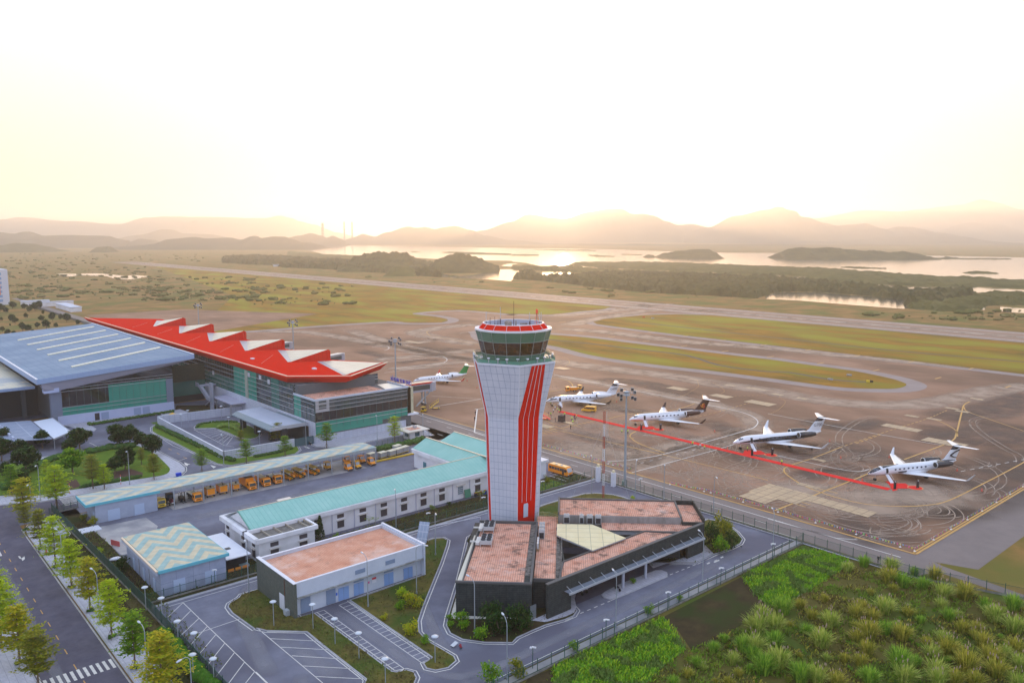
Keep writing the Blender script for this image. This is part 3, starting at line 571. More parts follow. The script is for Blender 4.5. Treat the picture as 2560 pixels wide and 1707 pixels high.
# ================= gardens and roads in front of the terminal =================
kerbed('garden_sidewalk', PP('B0',-400,1180,0,1115,150,1080,340,1052,560,1012,800,985,1000,945,1250,918,1340,932,1640,1090,1690,1135,1692,1165,1650,1205,1560,1235,1200,1300,720,1385,380,1445,-300,1500), paveM)
lw = smoothpath(PP('B0',-300,1250,0,1150,380,1062,830,990,1000,955,1230,935,1300,950,1420,1010,1540,1120,1558,1165,1500,1205,1290,1240,700,1335,300,1400,100,1385,-300,1440), 3)
sheet('garden_lawn', lw, .17, lawnM)
sheet('flower_bed', PP('B0',1040,1175,1200,1150,1310,1185,1310,1215,1050,1270), .2, mat('red_shrubs', (.09,.028,.025), .95, c2=(.05,.035,.02), scale=1.2, bump=.8, bscale=4))
sheet('flower_bed', PP('B0',600,1260,700,1245,745,1310,640,1340), .2, MATS['red_shrubs'])
wallstrip = PP('B0',1400,800,1400,765,1440,738,1470,735,2080,1050,2200,1050)+PP('B1',200,985,340,950,375,940,395,975,360,1005,200,1040,0,1070)+PP('B0',2120,1112,2000,1098,1900,1052,1600,900,1450,832)
kerbed('planted_strip', wallstrip, lawnM)
kerbed('terminal_sidewalk', PP('B1',525,925,560,942,680,952,900,922,1250,850,1420,815,1500,850,1620,840,1500,760,1390,735)+[(119,236.5)], paveM)
kerbed('terminal_sidewalk', [(62,322),(62,316)]+PP('B0',540,745,650,760,790,800,860,800,880,780,830,745)+[(101,316),(101,322)], paveM, line=False)
sheet('lawn', [(101.5,299)]+PP('B0',1610,600,1620,565,1990,560,2010,585,1900,610)+[(118,298)], .12, soilM)
sheet('sunken_lawn', [(88,299.5),(88,303),(119,299.5),(119,296.5)], .10, lawnM)
kerbed('parking_island', smoothpath(PP('B0',1800,775,1810,750,1900,720,2080,710,2170,715,2300,760,2380,830,2300,870,2180,850,2100,815,1970,770), 3), lawnM)
lines('B0', [(1780,785,2060,930),(1780,785,1960,772),(1960,772,2140,852),(2060,930,2150,945)]+[(1800+k*35,790+k*17,1960+k*22,775+k*10) for k in range(9)], .13)
lines('B0', [(1620,1080,1720,1045),(820,905,865,925),(770,980,905,940),(905,940,920,962),(860,925,900,945)], .18)
for x, y in ((1490,925),(1560,965),(1635,1005),(1700,1045)): ribbon(mYl, PP('B0',x-14,y-7,x+14,y+7), .18, .05)
for t, pts in (('B0',(1670,1100,1700,1105,1690,1085,1730,1100,1750,1100,1725,1108,1720,1120,1705,1112)), ('C0',(165,403,185,405,195,425,225,405,228,430,205,448,200,430,180,425)), ('C0',(0,360,20,400,0,405)), ('C2',(1850,455,1900,435,1905,445,1860,465)), ('B1',(435,940,450,938,500,955,480,958)), ('B0',(1930,1110,1985,1125,1960,1140,1945,1125))): mwh.flat(PP(t,*pts), .05)
for k in range(7): ribbon(mwh, PP('B0', 545+k*8, 1425+k*9.5, 690+k*5, 1400+k*9), .35, .05)
lines('B0', [(1400,810,1590,935),(1590,935,1790,1010),(1900,1085,2080,1125)], .14)
sheet('forecourt', rect(-20,102,338,470), .03, aspM)
sheet('court_paving', PP('B0',1470,640,1650,600,1730,625,1530,700), .13, paveM)
struct(mYl, 'road_dashes', yelM); struct(mk, 'kerbs', kerbM)
# wild field beyond the near fence
sheet('field_soil', [(60,85.4),(161,85.4),(165,60),(167,20),(167,-60),(20,-60),(20,60),(60,60)], .014, mat('wild_field', (.085,.075,.02), .95, c2=(.13,.11,.03), scale=.35, detail=8, bump=.8, bscale=2, c3=(.07,.10,.018), scale3=.08, spec=.05))
sheet('bare_soil', PP('C2',150,1520,380,1430,1390,960,2100,595,2240,760,2340,850,2250,950,2000,1100,1750,1230,1650,1270,1500,1050,1400,1000,600,1500,380,1600,100,1600), .03, soilM)
m = MB(); rs = random.Random(5)
R1 = PP('C2',385,1425,620,1310,1380,965,1440,1040,1600,1260,1500,1330,1400,1400,1200,1600,380,1600); R2 = PP('C2',2110,590,2350,470)+PP('C3',330,325,700,420,770,475,640,545,400,700,300,765,170,830,60,855,0,862)+PP('C2',2340,850,2240,760)
for poly in (R1, R2):
    x0, x1 = min(p[0] for p in poly), max(p[0] for p in poly); y0, y1 = min(p[1] for p in poly), max(p[1] for p in poly)
    n_ = int((x1-x0)*(y1-y0)*26)
    for _ in range(n_):
        x, y = rs.uniform(x0,x1), rs.uniform(y0,y1)
        if not inside((x,y), poly): continue
        x += rs.gauss(0,.35); y += rs.gauss(0,.35); a = rs.uniform(0,2*pi); h = rs.uniform(.35,.85); wd = rs.uniform(.05,.11); lx, ly = cos(a)*h*.6, sin(a)*h*.6; sx, sy = -sin(a)*wd, cos(a)*wd
        m._a([(x-sx,y-sy,0),(x+sx,y+sy,0),(x+lx*.5+sx,y+ly*.5+sy,h*.7),(x+lx,y+ly,h*.8)], [(0,1,2,3)], (0 if rs.random() < .6 else 1) if noise.noise(Vector((x*.35,y*.35,5))) > -.12 else 2)
m.build('rice_crop', [mat('rice_green', (.12,.29,.012), .6, c2=(.16,.36,.012), scale=.5, spec=.2), mat('rice_yellow', (.36,.50,.02), .6, c2=(.24,.40,.015), scale=.5, spec=.2), mat('rice_dull', (.09,.17,.015), .7, c2=(.13,.20,.02), scale=.5)], kind='stuff')
sheet('crop_soil', R1, .04, mat('crop_floor', (.08,.18,.012), .95)); sheet('crop_soil', R2, .04, MATS['crop_floor'])
# low rough grass over the wild field
m = MB(); F_ = PP('C2',1100,1700,1500,1330,1620,1270,1900,1130,2250,960,2350,870)+PP('C3',0,870,180,830,420,700,680,545,780,490,1000,500,1345,610,2000,790,2500,930,2500,1750)
x0, x1 = min(p[0] for p in F_), max(p[0] for p in F_); y0, y1 = min(p[1] for p in F_), max(p[1] for p in F_)
for _ in range(26000):
    x, y = rs.uniform(x0,x1), rs.uniform(y0,y1)
    if not inside((x,y), F_) or noise.noise(Vector((x*.25,y*.25,2))) < -.15: continue
    a = rs.uniform(0,2*pi); h = rs.uniform(.25,.8); wd = rs.uniform(.04,.12); lx, ly = cos(a)*h*.7, sin(a)*h*.7; sx, sy = -sin(a)*wd, cos(a)*wd
    q = noise.noise(Vector((x*.12,y*.12,7)))
    m._a([(x-sx,y-sy,0),(x+sx,y+sy,0),(x+lx*.5+sx,y+ly*.5+sy,h*.7),(x+lx,y+ly,h*.75)], [(0,1,2,3)], 0 if q > .05 else (1 if rs.random() < .6 else 2))
m.build('rough_grass', [mat('rough_green', (.12,.19,.02), .8, c2=(.18,.26,.025), scale=.3, spec=.1), mat('rough_brown', (.17,.12,.04), .85, c2=(.10,.10,.025), scale=.3, spec=.1), mat('rough_yellow', (.38,.32,.05), .8, c2=(.24,.26,.03), scale=.3, spec=.1)], kind='stuff')
m = MB()                                    # grass tufts on the planted islands
for poly, n_ in ((rect(35.6,38.4,60,200),1800),(S1,3800),(S2,3400),(S3,900),(S4,700),(S5,1200),(rect(44.5,160,151,158.5),3500),(rect(38.6,44,120,205),2200)):
    x0, x1 = min(p[0] for p in poly), max(p[0] for p in poly); y0, y1 = min(p[1] for p in poly), max(p[1] for p in poly)
    for _ in range(n_):
        x, y = rs.uniform(x0,x1), rs.uniform(y0,y1)
        if not inside((x,y), poly) or inside((x,y), rect(59,88,127,144)): continue
        a = rs.uniform(0,2*pi); h = rs.uniform(.12,.4); wd = rs.uniform(.05,.14); lx, ly = cos(a)*h, sin(a)*h; sx, sy = -sin(a)*wd, cos(a)*wd
        q = noise.noise(Vector((x*.2,y*.2,1)))
        m._a([(x-sx,y-sy,.1),(x+sx,y+sy,.1),(x+lx*.6+sx,y+ly*.6+sy,.1+h*.8),(x+lx,y+ly,.1+h*.8)], [(0,1,2,3)], 0 if q > 0 else 1)
m.build('island_grass', [mat('tuft_green', (.085,.11,.02), .85, c2=(.13,.15,.03), scale=.4, spec=.1), mat('tuft_dry', (.13,.10,.035), .85, c2=(.08,.07,.02), scale=.4, spec=.1)], kind='stuff')
# ================= common building materials and helpers =================
def inv(e): return (Matrix.Translation(e.location) @ Matrix.Rotation(e.rotation_euler.z, 4, 'Z')).inverted()
def wb(e, extra=None):
    m = MB(); m.T = inv(e) if extra is None else inv(e) @ extra; return m
tileW = mat('cladding_white', (.62,.64,.72), .45, c2=(.70,.72,.79), scale=.3, detail=5, spec=.4)
whiteM = mat('white_wall', (.78,.78,.82), .8, c2=(.72,.72,.76), scale=.35, detail=7, spec=.2, c3=(.66,.66,.68), scale3=.25)
greyM = mat('grey_metal', (.34,.36,.40), .45, metal=.3, spec=.4, c2=(.40,.42,.46), scale=1)
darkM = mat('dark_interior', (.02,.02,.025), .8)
darkglass = mat('dark_glass', (.018,.022,.03), .08, spec=.8, c2=(.03,.035,.045), scale=.25)
frameM = mat('aluminium', (.50,.52,.56), .4, metal=.4, spec=.5)
redM = mat('red_cladding', (.66,.016,.006), 1.0, spec=0, c2=(.58,.02,.008), scale=.4)
poleM = mat('galvanised_pole', (.36,.40,.44), .5, metal=.4)
def uvgrid(name, c, line, wu, wv, c2=None, rough=.5):
    m = mat(name, c, rough, c2=c2, scale=.35, detail=5, spec=.35); t = m.node_tree; N, L = t.nodes.new, t.links.new; b = t.nodes['Principled BSDF']
    g = N('ShaderNodeTexCoord'); s = N('ShaderNodeSeparateXYZ'); L(g.outputs['UV'], s.inputs[0]); ks = []
    for i, wd in ((0,wu),(1,wv)):
        d = N('ShaderNodeMath'); d.operation = 'PINGPONG'; d.inputs[1].default_value = .5; L(s.outputs[i], d.inputs[0])
        k = N('ShaderNodeMath'); k.operation = 'LESS_THAN'; k.inputs[1].default_value = wd; L(d.outputs[0], k.inputs[0]); ks.append(k)
    mx = N('ShaderNodeMath'); mx.operation = 'MAXIMUM'; L(ks[0].outputs[0], mx.inputs[0]); L(ks[1].outputs[0], mx.inputs[1])
    x = N('ShaderNodeMix'); x.data_type = 'RGBA'; L(mx.outputs[0], x.inputs[0]); x.inputs[7].default_value = lin(line)
    if b.inputs['Base Color'].links: L(b.inputs['Base Color'].links[0].from_socket, x.inputs[6])
    else: x.inputs[6].default_value = lin(c)
    L(x.outputs[2], b.inputs['Base Color']); return m
# ================= control tower =================
TW = thing('control_tower', 'tall white tiled air traffic control tower with red stripes and a green glass cab', 'control tower', (115.5,132.1,0), -YAW)
HV = [R(-82+60*k) for k in range(6)]
def RZ(z):
    q = ((0,5.95),(28.5,6.9),(40.6,9.75))
    for (a,ra),(b,rb) in zip(q, q[1:]):
        if z <= b: return ra+(rb-ra)*(z-a)/(b-a)
    return 9.75
def fpt(k, fr, z, off=0):
    r = RZ(z); a, b = HV[k%6], HV[(k+1)%6]; x = r*((1-fr)*cos(a)+fr*cos(b)); y = r*((1-fr)*sin(a)+fr*sin(b)); n = (a+b)/2 if abs(a-b) < 3 else (a+b)/2+pi
    return (x+cos(n)*off, y+sin(n)*off, z)
m = MB(); uvs = []
for k in range(6):
    for z0, z1 in ((0,28.5),(28.5,40.6)):
        m.poly([fpt(k,0,z0), fpt(k,1,z0), fpt(k,1,z1), fpt(k,0,z1)]); uvs += [(0,z0/1.55),(7,z0/1.55),(7,z1/1.55),(0,z1/1.55)]
o = m.build('shaft', uvgrid('tower_tiles', (.53,.56,.64), (.26,.31,.42), .03, .024, c2=(.60,.62,.69)), TW)
uvl = o.data.uv_layers.new(name='UVMap'); [setattr(uvl.data[i], 'uv', uvs[i]) for i in range(len(uvs))]
m = MB()                                                    # soft white corner trims
for k in range(6): m.path([fpt(k,0,0), fpt(k,0,28.5), fpt(k,0,40.6)], .12, 6)
m.build('corner_trim', tileW, TW)
def band(k, keys, mm, nm, off):
    m = MB()
    for (z0,a0,b0),(z1,a1,b1) in zip(keys, keys[1:]): m.poly([fpt(k,a0,z0,off), fpt(k,b0,z0,off), fpt(k,b1,z1,off), fpt(k,a1,z1,off)])
    return m.build(nm, mm, TW)
for k, mir in ((0,0),(4,1)):
    KK = [(0,.0,.80),(28.5,.0,.85),(40.5,.33,.72)]
    if mir: KK = [(z,1-b,1-a) for z,a,b in KK]
    m = MB()
    band(k, KK, redM, 'red_band', .05)
    for j in (1,2,3):
        ks = [(z, a+(b-a)*j/4-.007, a+(b-a)*j/4+.007) for z,a,b in KK]; ks[0] = (9.6, ks[0][1], ks[0][2])
        band(k, ks, tileW, 'white_stripe', .09)
m = MB(); m.poly([fpt(0,.27,6,.12), fpt(0,.48,6,.12), fpt(0,.48,8.9,.12), fpt(0,.45,9.2,.12), fpt(0,.30,9.2,.12), fpt(0,.27,8.9,.12)]); m.build('door', mat('door_pale', (.5,.58,.68), .5), TW)
m = MB(); hx = [(9.9*cos(a), 9.9*sin(a)) for a in HV]; m.prism(hx, 40.6, 40.95); m.build('catwalk', tileW, TW)
m = MB(); hx2 = [(8.9*cos(a), 8.9*sin(a)) for a in HV]; m.prism(hx2, 40.97, 41.25); m.build('catwalk_gutter', mat('green_gutter', (.16,.30,.27), .5), TW)
railM = mat('green_rail', (.09,.22,.15), .5, metal=.1); rglass = mat('green_rail_glass', (.12,.34,.24), .2, alpha=.75, spec=.6)
m = MB(); mg = MB()
for k in range(6):
    a, b = Vector((9.8*cos(HV[k]), 9.8*sin(HV[k]), 0)), Vector((9.8*cos(HV[(k+1)%6]), 9.8*sin(HV[(k+1)%6]), 0))
    for z in (42.15, 41.75): m.tube(a+Vector((0,0,z)), b+Vector((0,0,z)), .07, n=4)
    for i in range(9): p = a+(b-a)*i/9; m.tube(p+Vector((0,0,40.9)), p+Vector((0,0,42.15)), .04, n=4)
    mg.poly([a+Vector((0,0,41.0)), b+Vector((0,0,41.0)), b+Vector((0,0,41.7)), a+Vector((0,0,41.7))])
m.build('railing', railM, TW); mg.build('railing_glass', rglass, TW)
CN = 16; CA = [R(-90+11.25+22.5*i) for i in range(CN)]
def cr(z): return 6.65+(z-41.0)/6.7*1.85
def cpt(i, z, off=0): r = cr(z)+off; return (r*cos(CA[i%CN]), r*sin(CA[i%CN]), z)
gG = mat('green_glass_panel', (.085,.17,.11), .18, spec=.6, c2=(.11,.20,.13), scale=.3)
cabG = mat('cab_window', (.05,.025,.012), .05, spec=.7, c2=(.10,.045,.015), scale=.4, alpha=.93)
for nm, z0, z1, mm in (('lower_panel',41.0,42.6,gG),('window',42.6,45.4,cabG),('upper_panel',45.4,47.6,gG)):
    for i in range(CN): q = MB(); q.poly([cpt(i,z0), cpt(i+1,z0), cpt(i+1,z1), cpt(i,z1)]); q.build(nm, mm, TW)
m = MB()
for i in range(CN):
    m.tube(cpt(i,41,.03), cpt(i,47.6,.03), .07, n=4)
    for z in (42.6,45.4): m.tube(cpt(i,z,.03), cpt(i+1,z,.03), .06, n=4)
m.build('mullion', mat('mullion_grey', (.30,.34,.33), .5, metal=.2), TW)
def ring(m, r0, r1, z0, z1, n=CN, mi=0):
    """ring slab between radii"""
    vs = []
    for r, z in ((r0,z0),(r1,z0),(r1,z1),(r0,z1)): vs += [(r*cos(CA[i]), r*sin(CA[i]), z) for i in range(n)]
    m._a(vs, [(k*n+i, k*n+(i+1)%n, ((k+1)%4)*n+(i+1)%n, ((k+1)%4)*n+i) for k in range(4) for i in range(n)], mi)
m = MB(); ring(m, 6.6, 8.65, 47.6, 47.95); m.build('roof_rim', mat('rim_white', (.70,.70,.74), .5), TW)
for i in range(CN):
    m = MB(); a, b = CA[i], CA[(i+1)%CN]; P = lambda r, t, z: (r*cos(t), r*sin(t), z)
    m.poly([P(7.75,a,47.96), P(7.75,b,47.96), P(6.85,b,49.0), P(6.85,a,49.0)]); m.build('red_panel', redM, TW)
m = MB()
for i in range(CN): m.tube((7.77*cos(CA[i]),7.77*sin(CA[i]),47.96), (6.87*cos(CA[i]),6.87*sin(CA[i]),49.0), .05, n=4)
ring(m, 6.6, 6.88, 48.85, 49.08); m.build('parapet_rim', mat('rim_white', (.7,.7,.74)), TW)
m = MB(); ring(m, 6.5, 6.54, 47.7, 49.0); m.flat([(6.52*cos(a), 6.52*sin(a)) for a in CA], 47.98); m.build('roof_well', mat('roof_well_grey', (.42,.43,.50), .8), TW)
antM = mat('antenna_white', (.5,.5,.5), .5); antR = mat('antenna_dark', (.09,.03,.025), .6); antO = mat('beacon_red', (.8,.08,.03), .5)
for x, yb, yt, kind in ((530,440,150,0),(615,440,300,1),(720,470,300,1),(840,460,105,0),(1143,500,-30,1),(1495,470,210,0),(1515,450,350,1),(1655,480,190,2),(1715,470,200,0),(1790,450,165,0),(785,430,370,1),(1185,470,410,1)):
    X = (x/8.711-130)/11.4; X = max(-6.2, min(6.2, X)); Y = (1 if yb < 465 else .6)*math.sqrt(max(.1, 6.3**2-X*X)) if x != 1143 else 0
    L_ = (yb-yt)/8.711/11.2; z1 = 48.0+L_+.3
    m = MB(); m.tube((X,Y,48), (X,Y,48+L_*.35), .09, n=5); m.build('antenna_foot', antR if kind != 2 else antO, TW)
    m = MB(); m.tube((X,Y,48+L_*.35), (X,Y,z1), .045 if kind != 0 else .06, n=5); o = m.build('antenna', antM if kind == 0 else antR, TW)
    if kind == 2:
        m = MB(); m.cbox(X,Y,z1,.5,.5,.8); m.tube((X,Y,z1),(X,Y,z1+.6),.12,n=6); m.tube((X-.5,Y,48.2),(X,Y,z1),.05,n=4); m.tube((X+.5,Y,48.2),(X,Y,z1),.05,n=4); m.build('beacon', antO, TW)
m = MB(); m.cbox(-1.1,1.6,48.3,1.6,1.2,.5); m.ball((-1.2,2.2,48.7),.9,.7,.55,n=7); m.cbox(.6,2.6,48.6,.3,.3,1.0); m.box(1.5,3.2,3.8,3.85,48.1,48.5); m.build('rooftop_equipment', mat('tarp_brown', (.20,.13,.09), .9, c2=(.35,.30,.26), scale=2), TW)
for k, a in enumerate([R(-90+d) for d in (-95,-80,-66,-52,-37,-22,-9,6,20,36,50,65,80,95)]):
    r = 8.75; X, Y = r*cos(a), r*sin(a); m = MB(); m.tube((X,Y,41.2),(X,Y,41.95),.14,n=6); m.build('lamp_post', greyM, TW)
    m = MB(); m.lathe((X,Y,41.95), [(.02,-.02),(.28,0),(.34,.12),(.34,.26),(.02,.30)], 8); m.build('lamp', mat('lamp_white', (.72,.74,.80), .4), TW)
m = MB(); m.flat([(8.2*cos(a),8.2*sin(a)) for a in HV], 41.27); m.build('catwalk_floor', mat('deck_green', (.12,.17,.13), .6), TW)
# ================= tower base building =================
BB = thing('tower_base_building', 'low dark stone clad building with terracotta tiled roofs around a triangular court below the tower', 'building', (112,108,0), R(-45))
D45 = Matrix.Rotation(R(-45), 4, 'Z')
terra = gridmat('terracotta_tiles', (.62,.26,.165), (.22,.11,.08), .42, .42, wd=.026, c2=(.74,.42,.31), scale=.5, rough=.9, spec=.15, stops=(.3,.6))
def stain(m_, c, scale=.6, lo=.55, hi=.68, strength=.8, squash=None):
    """dirt patches over a material's own colour"""
    t = m_.node_tree; b = t.nodes['Principled BSDF']; N, L = t.nodes.new, t.links.new; src = b.inputs['Base Color'].links[0].from_socket
    g = N('ShaderNodeTexCoord'); mp = N('ShaderNodeMapping'); L(g.outputs['Object'], mp.inputs[0]); 
    if squash: mp.inputs['Scale'].default_value = squash
    n = N('ShaderNodeTexNoise'); n.inputs['Scale'].default_value = scale; n.inputs['Detail'].default_value = 9; n.inputs['Roughness'].default_value = .75; L(mp.outputs[0], n.inputs[0])
    r = N('ShaderNodeMapRange'); r.inputs[1].default_value = lo; r.inputs[2].default_value = hi; r.inputs[4].default_value = strength; L(n.outputs[0], r.inputs[0])
    x = N('ShaderNodeMix'); x.data_type = 'RGBA'; L(r.outputs[0], x.inputs[0]); L(src, x.inputs[6]); x.inputs[7].default_value = lin(c); L(x.outputs[2], b.inputs['Base Color'])
stain(terra, (.09,.065,.055), .35, .52, .62, .8); stain(terra, (.62,.50,.46), .22, .55, .7, .55)
slate = gridmat('dark_slate', (.035,.040,.040), (.018,.020,.02), 1.2, .35, wd=.02, axes='HZ', c2=(.055,.062,.06), scale=1.1, rough=.75, spec=.2)
slateR = mat('slate_coping', (.10,.10,.10), .8); gravel = mat('dirty_channel', (.05,.045,.04), .95, c2=(.22,.20,.18), scale=1.2)
def bld(name, mm, fn, parent=BB, ex=D45):
    m = wb(parent, ex); fn(m); return m.build(name, mm, parent)
# left wing s -19.4..-5.8, t 135.1..165.4
bld('wall', slate, lambda m: m.box(-19.4,-5.8,135.1,165.4,0,6.35))
bld('roof', terra, lambda m: m.flat([(-18.1,135.5),(-7.2,135.5),(-7.2,165.1),(-17.6,165.1)], 6.38))
bld('roof_channel', gravel, lambda m: [m.flat(rect(-7.15,-6.2,139,165.2), 6.37)]+[m.box(-7.15,-6.2,b_,b_+.25,6.37,6.45) for b_ in (143,147,151,155,159)])
bld('parapet', slateR, lambda m: (m.box(-19.5,-5.7,134.95,135.35,6.35,6.72), m.box(-6.15,-5.7,135.36,165.2,6.36,6.8), m.box(-18.4,-5.7,165.22,165.6,6.35,6.9), m.box(-18.35,-18.12,135.4,165.2,6.36,6.6)))
bld('roof_edge', mat('cream_coping', (.60,.57,.48), .8), lambda m: m.flat([(-19.3,135.4),(-18.4,135.4),(-18.4,158),(-18.7,158)], 6.37))
# middle roof s -5.7..-1.2
bld('wall', slate, lambda m: m.box(-5.68,-1.15,139.2,166,0,5.65))
bld('roof', terra, lambda m: m.flat(rect(-5.6,-1.6,139.3,166), 5.68))
bld('roof_channel', gravel, lambda m: (m.flat(rect(-1.58,-.6,139.3,160), 5.68), m.box(-.7,-.45,139.3,158,5.4,6.0), m.box(-1.62,-1.55,139.3,160,5.6,5.8)))
bld('parapet', slateR, lambda m: m.box(-5.68,-.5,138.9,139.18,5.2,5.85))
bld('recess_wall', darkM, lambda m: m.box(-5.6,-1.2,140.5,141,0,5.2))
# terrace before the tower door
bld('terrace', terra, lambda m: (m.box(-6.2,-1.55,166.1,172.4,4.9,5.62), m.box(-1.05,-.6,160,168.3,5.2,5.66)))
bld('terrace_rail', railM, lambda m: [m.tube(p, q, .035, n=4) for z in (5.9,6.25,6.6) for p, q in (((-5.9,172.3,z),(-3.5,172.3,z)),((-3.5,172.3,z),(-1.6,170.5,z)),((-6.1,172.3,z),(-6.1,166.3,z)))]+[m.tube((x,y,5.6),(x,y,6.62),.04,n=4) for x, y in ((-6.1,172.3),(-4.8,172.3),(-3.5,172.3),(-1.7,170.5),(-6.1,169.4),(-6.1,166.3))])
I4 = None
# long front slab along a (b 97.4..98), in world axes
def W(name, mm, fn): m = wb(BB); fn(m); return m.build(name, mm, BB)
W('front_wall', slate, lambda m: (m.box(93.3,99.2,97.35,97.85,0,6.55), m.box(134.2,139.6,97.35,97.85,0,6.55), m.box(99.2,134.2,97.35,97.85,4.15,6.55)))
W('coping', slateR, lambda m: m.box(93.2,139.7,97.25,97.95,6.55,6.68))
W('roof', terra, lambda m: m.flat([(96.8,97.97),(135.3,97.97),(132.1,98.2),(127.6,103.6),(103.6,103.6),(97.2,98.4)], 5.9))
W('roof', terra, lambda m: m.flat([(133.2,98.4),(135.5,98.2),(139.3,99.6),(137.6,101.3),(124.9,113.6),(121.2,109.8)], 5.9))
W('roof_slab', greyM, lambda m: (m.prism([(96.9,97.9),(135.3,97.9),(132.1,98.25),(127.6,103.65),(103.6,103.65),(97.2,98.4)], 5.2, 5.86), m.prism([(133.2,98.35),(135.5,98.15),(139.4,99.5),(137.7,101.35),(125,113.7),(121.1,109.8)], 5.2, 5.85)))
W('roof_kerb', slateR, lambda m: (m.beam((103.4,103.75,6.0),(127.7,103.75,6.0),.22,.35), m.beam((127.7,103.75,6.0),(132.3,98.4,6.0),.2,.35), m.beam((97.0,98.3,6.0),(103.5,103.8,6.0),.22,.3), m.beam((121.1,109.9,6.0),(133.2,98.4,6.0),.2,.3)))
W('court_wall', slate, lambda m: (m.prism([(103.5,103.7),(103.9,103.7),(115.9,117.8),(115.5,118.1)], 0, 5.85), m.prism([(103.5,103.7),(127.6,103.7),(127.6,104.0),(103.5,104.0)], 3.0, 5.85), m.prism([(121.2,109.9),(133.2,98.5),(133.4,98.7),(121.5,110.2)], 0, 5.85)))
W('court_floor', mat('court_floor', (.06,.065,.06), .9), lambda m: m.flat([(103.9,103.9),(127.5,103.9),(131.5,99),(121.5,110),(116,117.5)], .16))
W('court_door', mat('door_grey', (.17,.19,.20), .6), lambda m: (m.box(107.6,108.6,108.9,109.1,.2,3.1), m.box(110,111.3,111.6,111.8,.2,3.1)))
# upper block at 45 degrees  s: from (115,116.7)->(133.8,99.2)
bld('upper_wall', mat('stained_render', (.30,.29,.28), .9, c2=(.20,.19,.18), scale=.8, squash=(1,1,.3)), lambda m: (m.box(-1.4,25.3,168.5,179.2,5.7,7.35), m.box(-1.4,25.3,168.6,179.1,0,5.7)))
bld('upper_roof', terra, lambda m: m.flat(rect(-1.1,25.0,168.8,178.9), 7.4))
bld('upper_parapet', slateR, lambda m: (m.box(-1.5,25.4,178.9,179.3,7.35,7.75), m.box(-1.5,-1.15,168.4,178.9,7.35,8.1), m.box(25.05,25.4,168.4,178.9,7.35,7.65)))
bld('end_wall', slate, lambda m: (m.prism([(25.4,168),(30.2,168),(29.6,179.6),(25.4,179.6)], 0, 6.6),))
bld('end_roof', terra, lambda m: m.flat([(25.7,168.4),(29.8,168.4),(29.3,179.3),(25.7,179.3)], 6.62))
bld('end_parapet', slate, lambda m: (m.beam((30.1,168.0,7.1),(29.5,179.5,7.1),.25,1.0), m.beam((29.5,179.5,7.1),(25.4,179.6,7.1),.25,1.0)))
# glazed court canopy
CP = [(110.9,103.0),(120.8,103.0),(121.2,112.8),(115.8,118.0),(111.2,113.4)]
W('court_canopy', gridmat('canopy_glass', (.72,.63,.38), (.38,.36,.24), 2.5, 2.5, wd=.05, c2=(.78,.70,.46), scale=.3, rough=.6, spec=.1, axes='XY'), lambda m: m.prism(CP, 6.45, 6.55))
W('canopy_frame', greyM, lambda m: [m.beam((*CP[i],6.38),(*CP[(i+1)%5],6.38),.15,.2) for i in range(5)]+[m.beam((111+i*2.5,103.1,6.3),(111+i*2.5,112+min(i,2)*2,6.3),.1,.15) for i in range(4)])
W('canopy_column', greyM, lambda m: [m.tube((x,y,0),(x,y,6.4),.12) for x, y in ((111.4,104.2),(120.4,104.2),(120.8,112.4),(111.6,113))])
# entrance awning and columns
W('awning', mat('awning_glass', (.22,.25,.30), .25, spec=.6), lambda m: m.box(97.4,137.8,95.9,97.3,4.1,4.18))
W('awning_gutter', frameM, lambda m: m.box(97.2,138,95.65,95.9,3.95,4.3))
W('awning_bracket', frameM, lambda m: [m.beam((98+k*3.05,97.3,4.9),(98+k*3.05,95.8,4.25),.07,.09) for k in range(14)])
for a_ in (113.3,120.1): W('column', mat('column_grey', (.42,.44,.52), .6), lambda m: m.tube((a_,97.1,0),(a_,97.1,4.1),.3,n=12))
W('entrance_glazing', darkglass, lambda m: m.box(99.3,134,103.0,103.1,.1,4.1))
W('frame', frameM, lambda m: [m.box(124.5,124.6,102.9,103,.2,2.2), m.box(128.5,128.6,102.9,103,.2,2.2), m.box(124.5,128.6,102.9,103,2.2,2.3)])
W('entrance_reveal', mat('cream_reveal', (.45,.42,.34), .8), lambda m: m.box(99.2,99.35,97.9,102.9,0,4.1))
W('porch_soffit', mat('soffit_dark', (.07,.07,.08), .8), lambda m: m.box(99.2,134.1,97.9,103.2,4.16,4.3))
W('side_door', mat('door_grey', (.17,.19,.20)), lambda m: m.box(90.9,92.3,99.3,99.4,0,2.6))
# rooftop condensers standing on the roofs
acM = mat('ac_casing', (.50,.51,.52), .5, c2=(.42,.43,.44), scale=1); fanM = mat('ac_fan', (.02,.022,.03), .5); 
def chiller(loc, label, rot):
    e = thing('rooftop_chiller', label, 'air conditioner', loc, rot, 'chillers on the left terracotta roof')
    m = MB(); m.box(-1.15,1.15,-1.9,1.9,.45,1.25); [m.box(x,x+.12,y,y+.12,0,.45) for x in (-1.15,1.03) for y in (-1.9,1.78)]; m.build('casing', acM, e)
    for x in (-.57,.57):
        for y in (-1.27,0,1.27): m = MB(); m.lathe((x,y,1.25), [(.5,0),(.5,.22),(.42,.22),(.40,.05),(.01,.05)], 12); m.build('fan', fanM, e)
    m = MB(); m.box(-2.1,-1.3,-1.7,1.6,.25,.75); m.box(-3.3,-2.1,-.6,-.25,.4,.65); m.build('duct', mat('duct_pale', (.58,.58,.56), .6), e)
chiller((102.9,125.4,6.4), 'six fan rooftop chiller nearer the tower foot', R(-45)); chiller((97.6,119.8,6.4), 'six fan rooftop chiller further from the tower foot, nearer the roof front edge', R(-45))
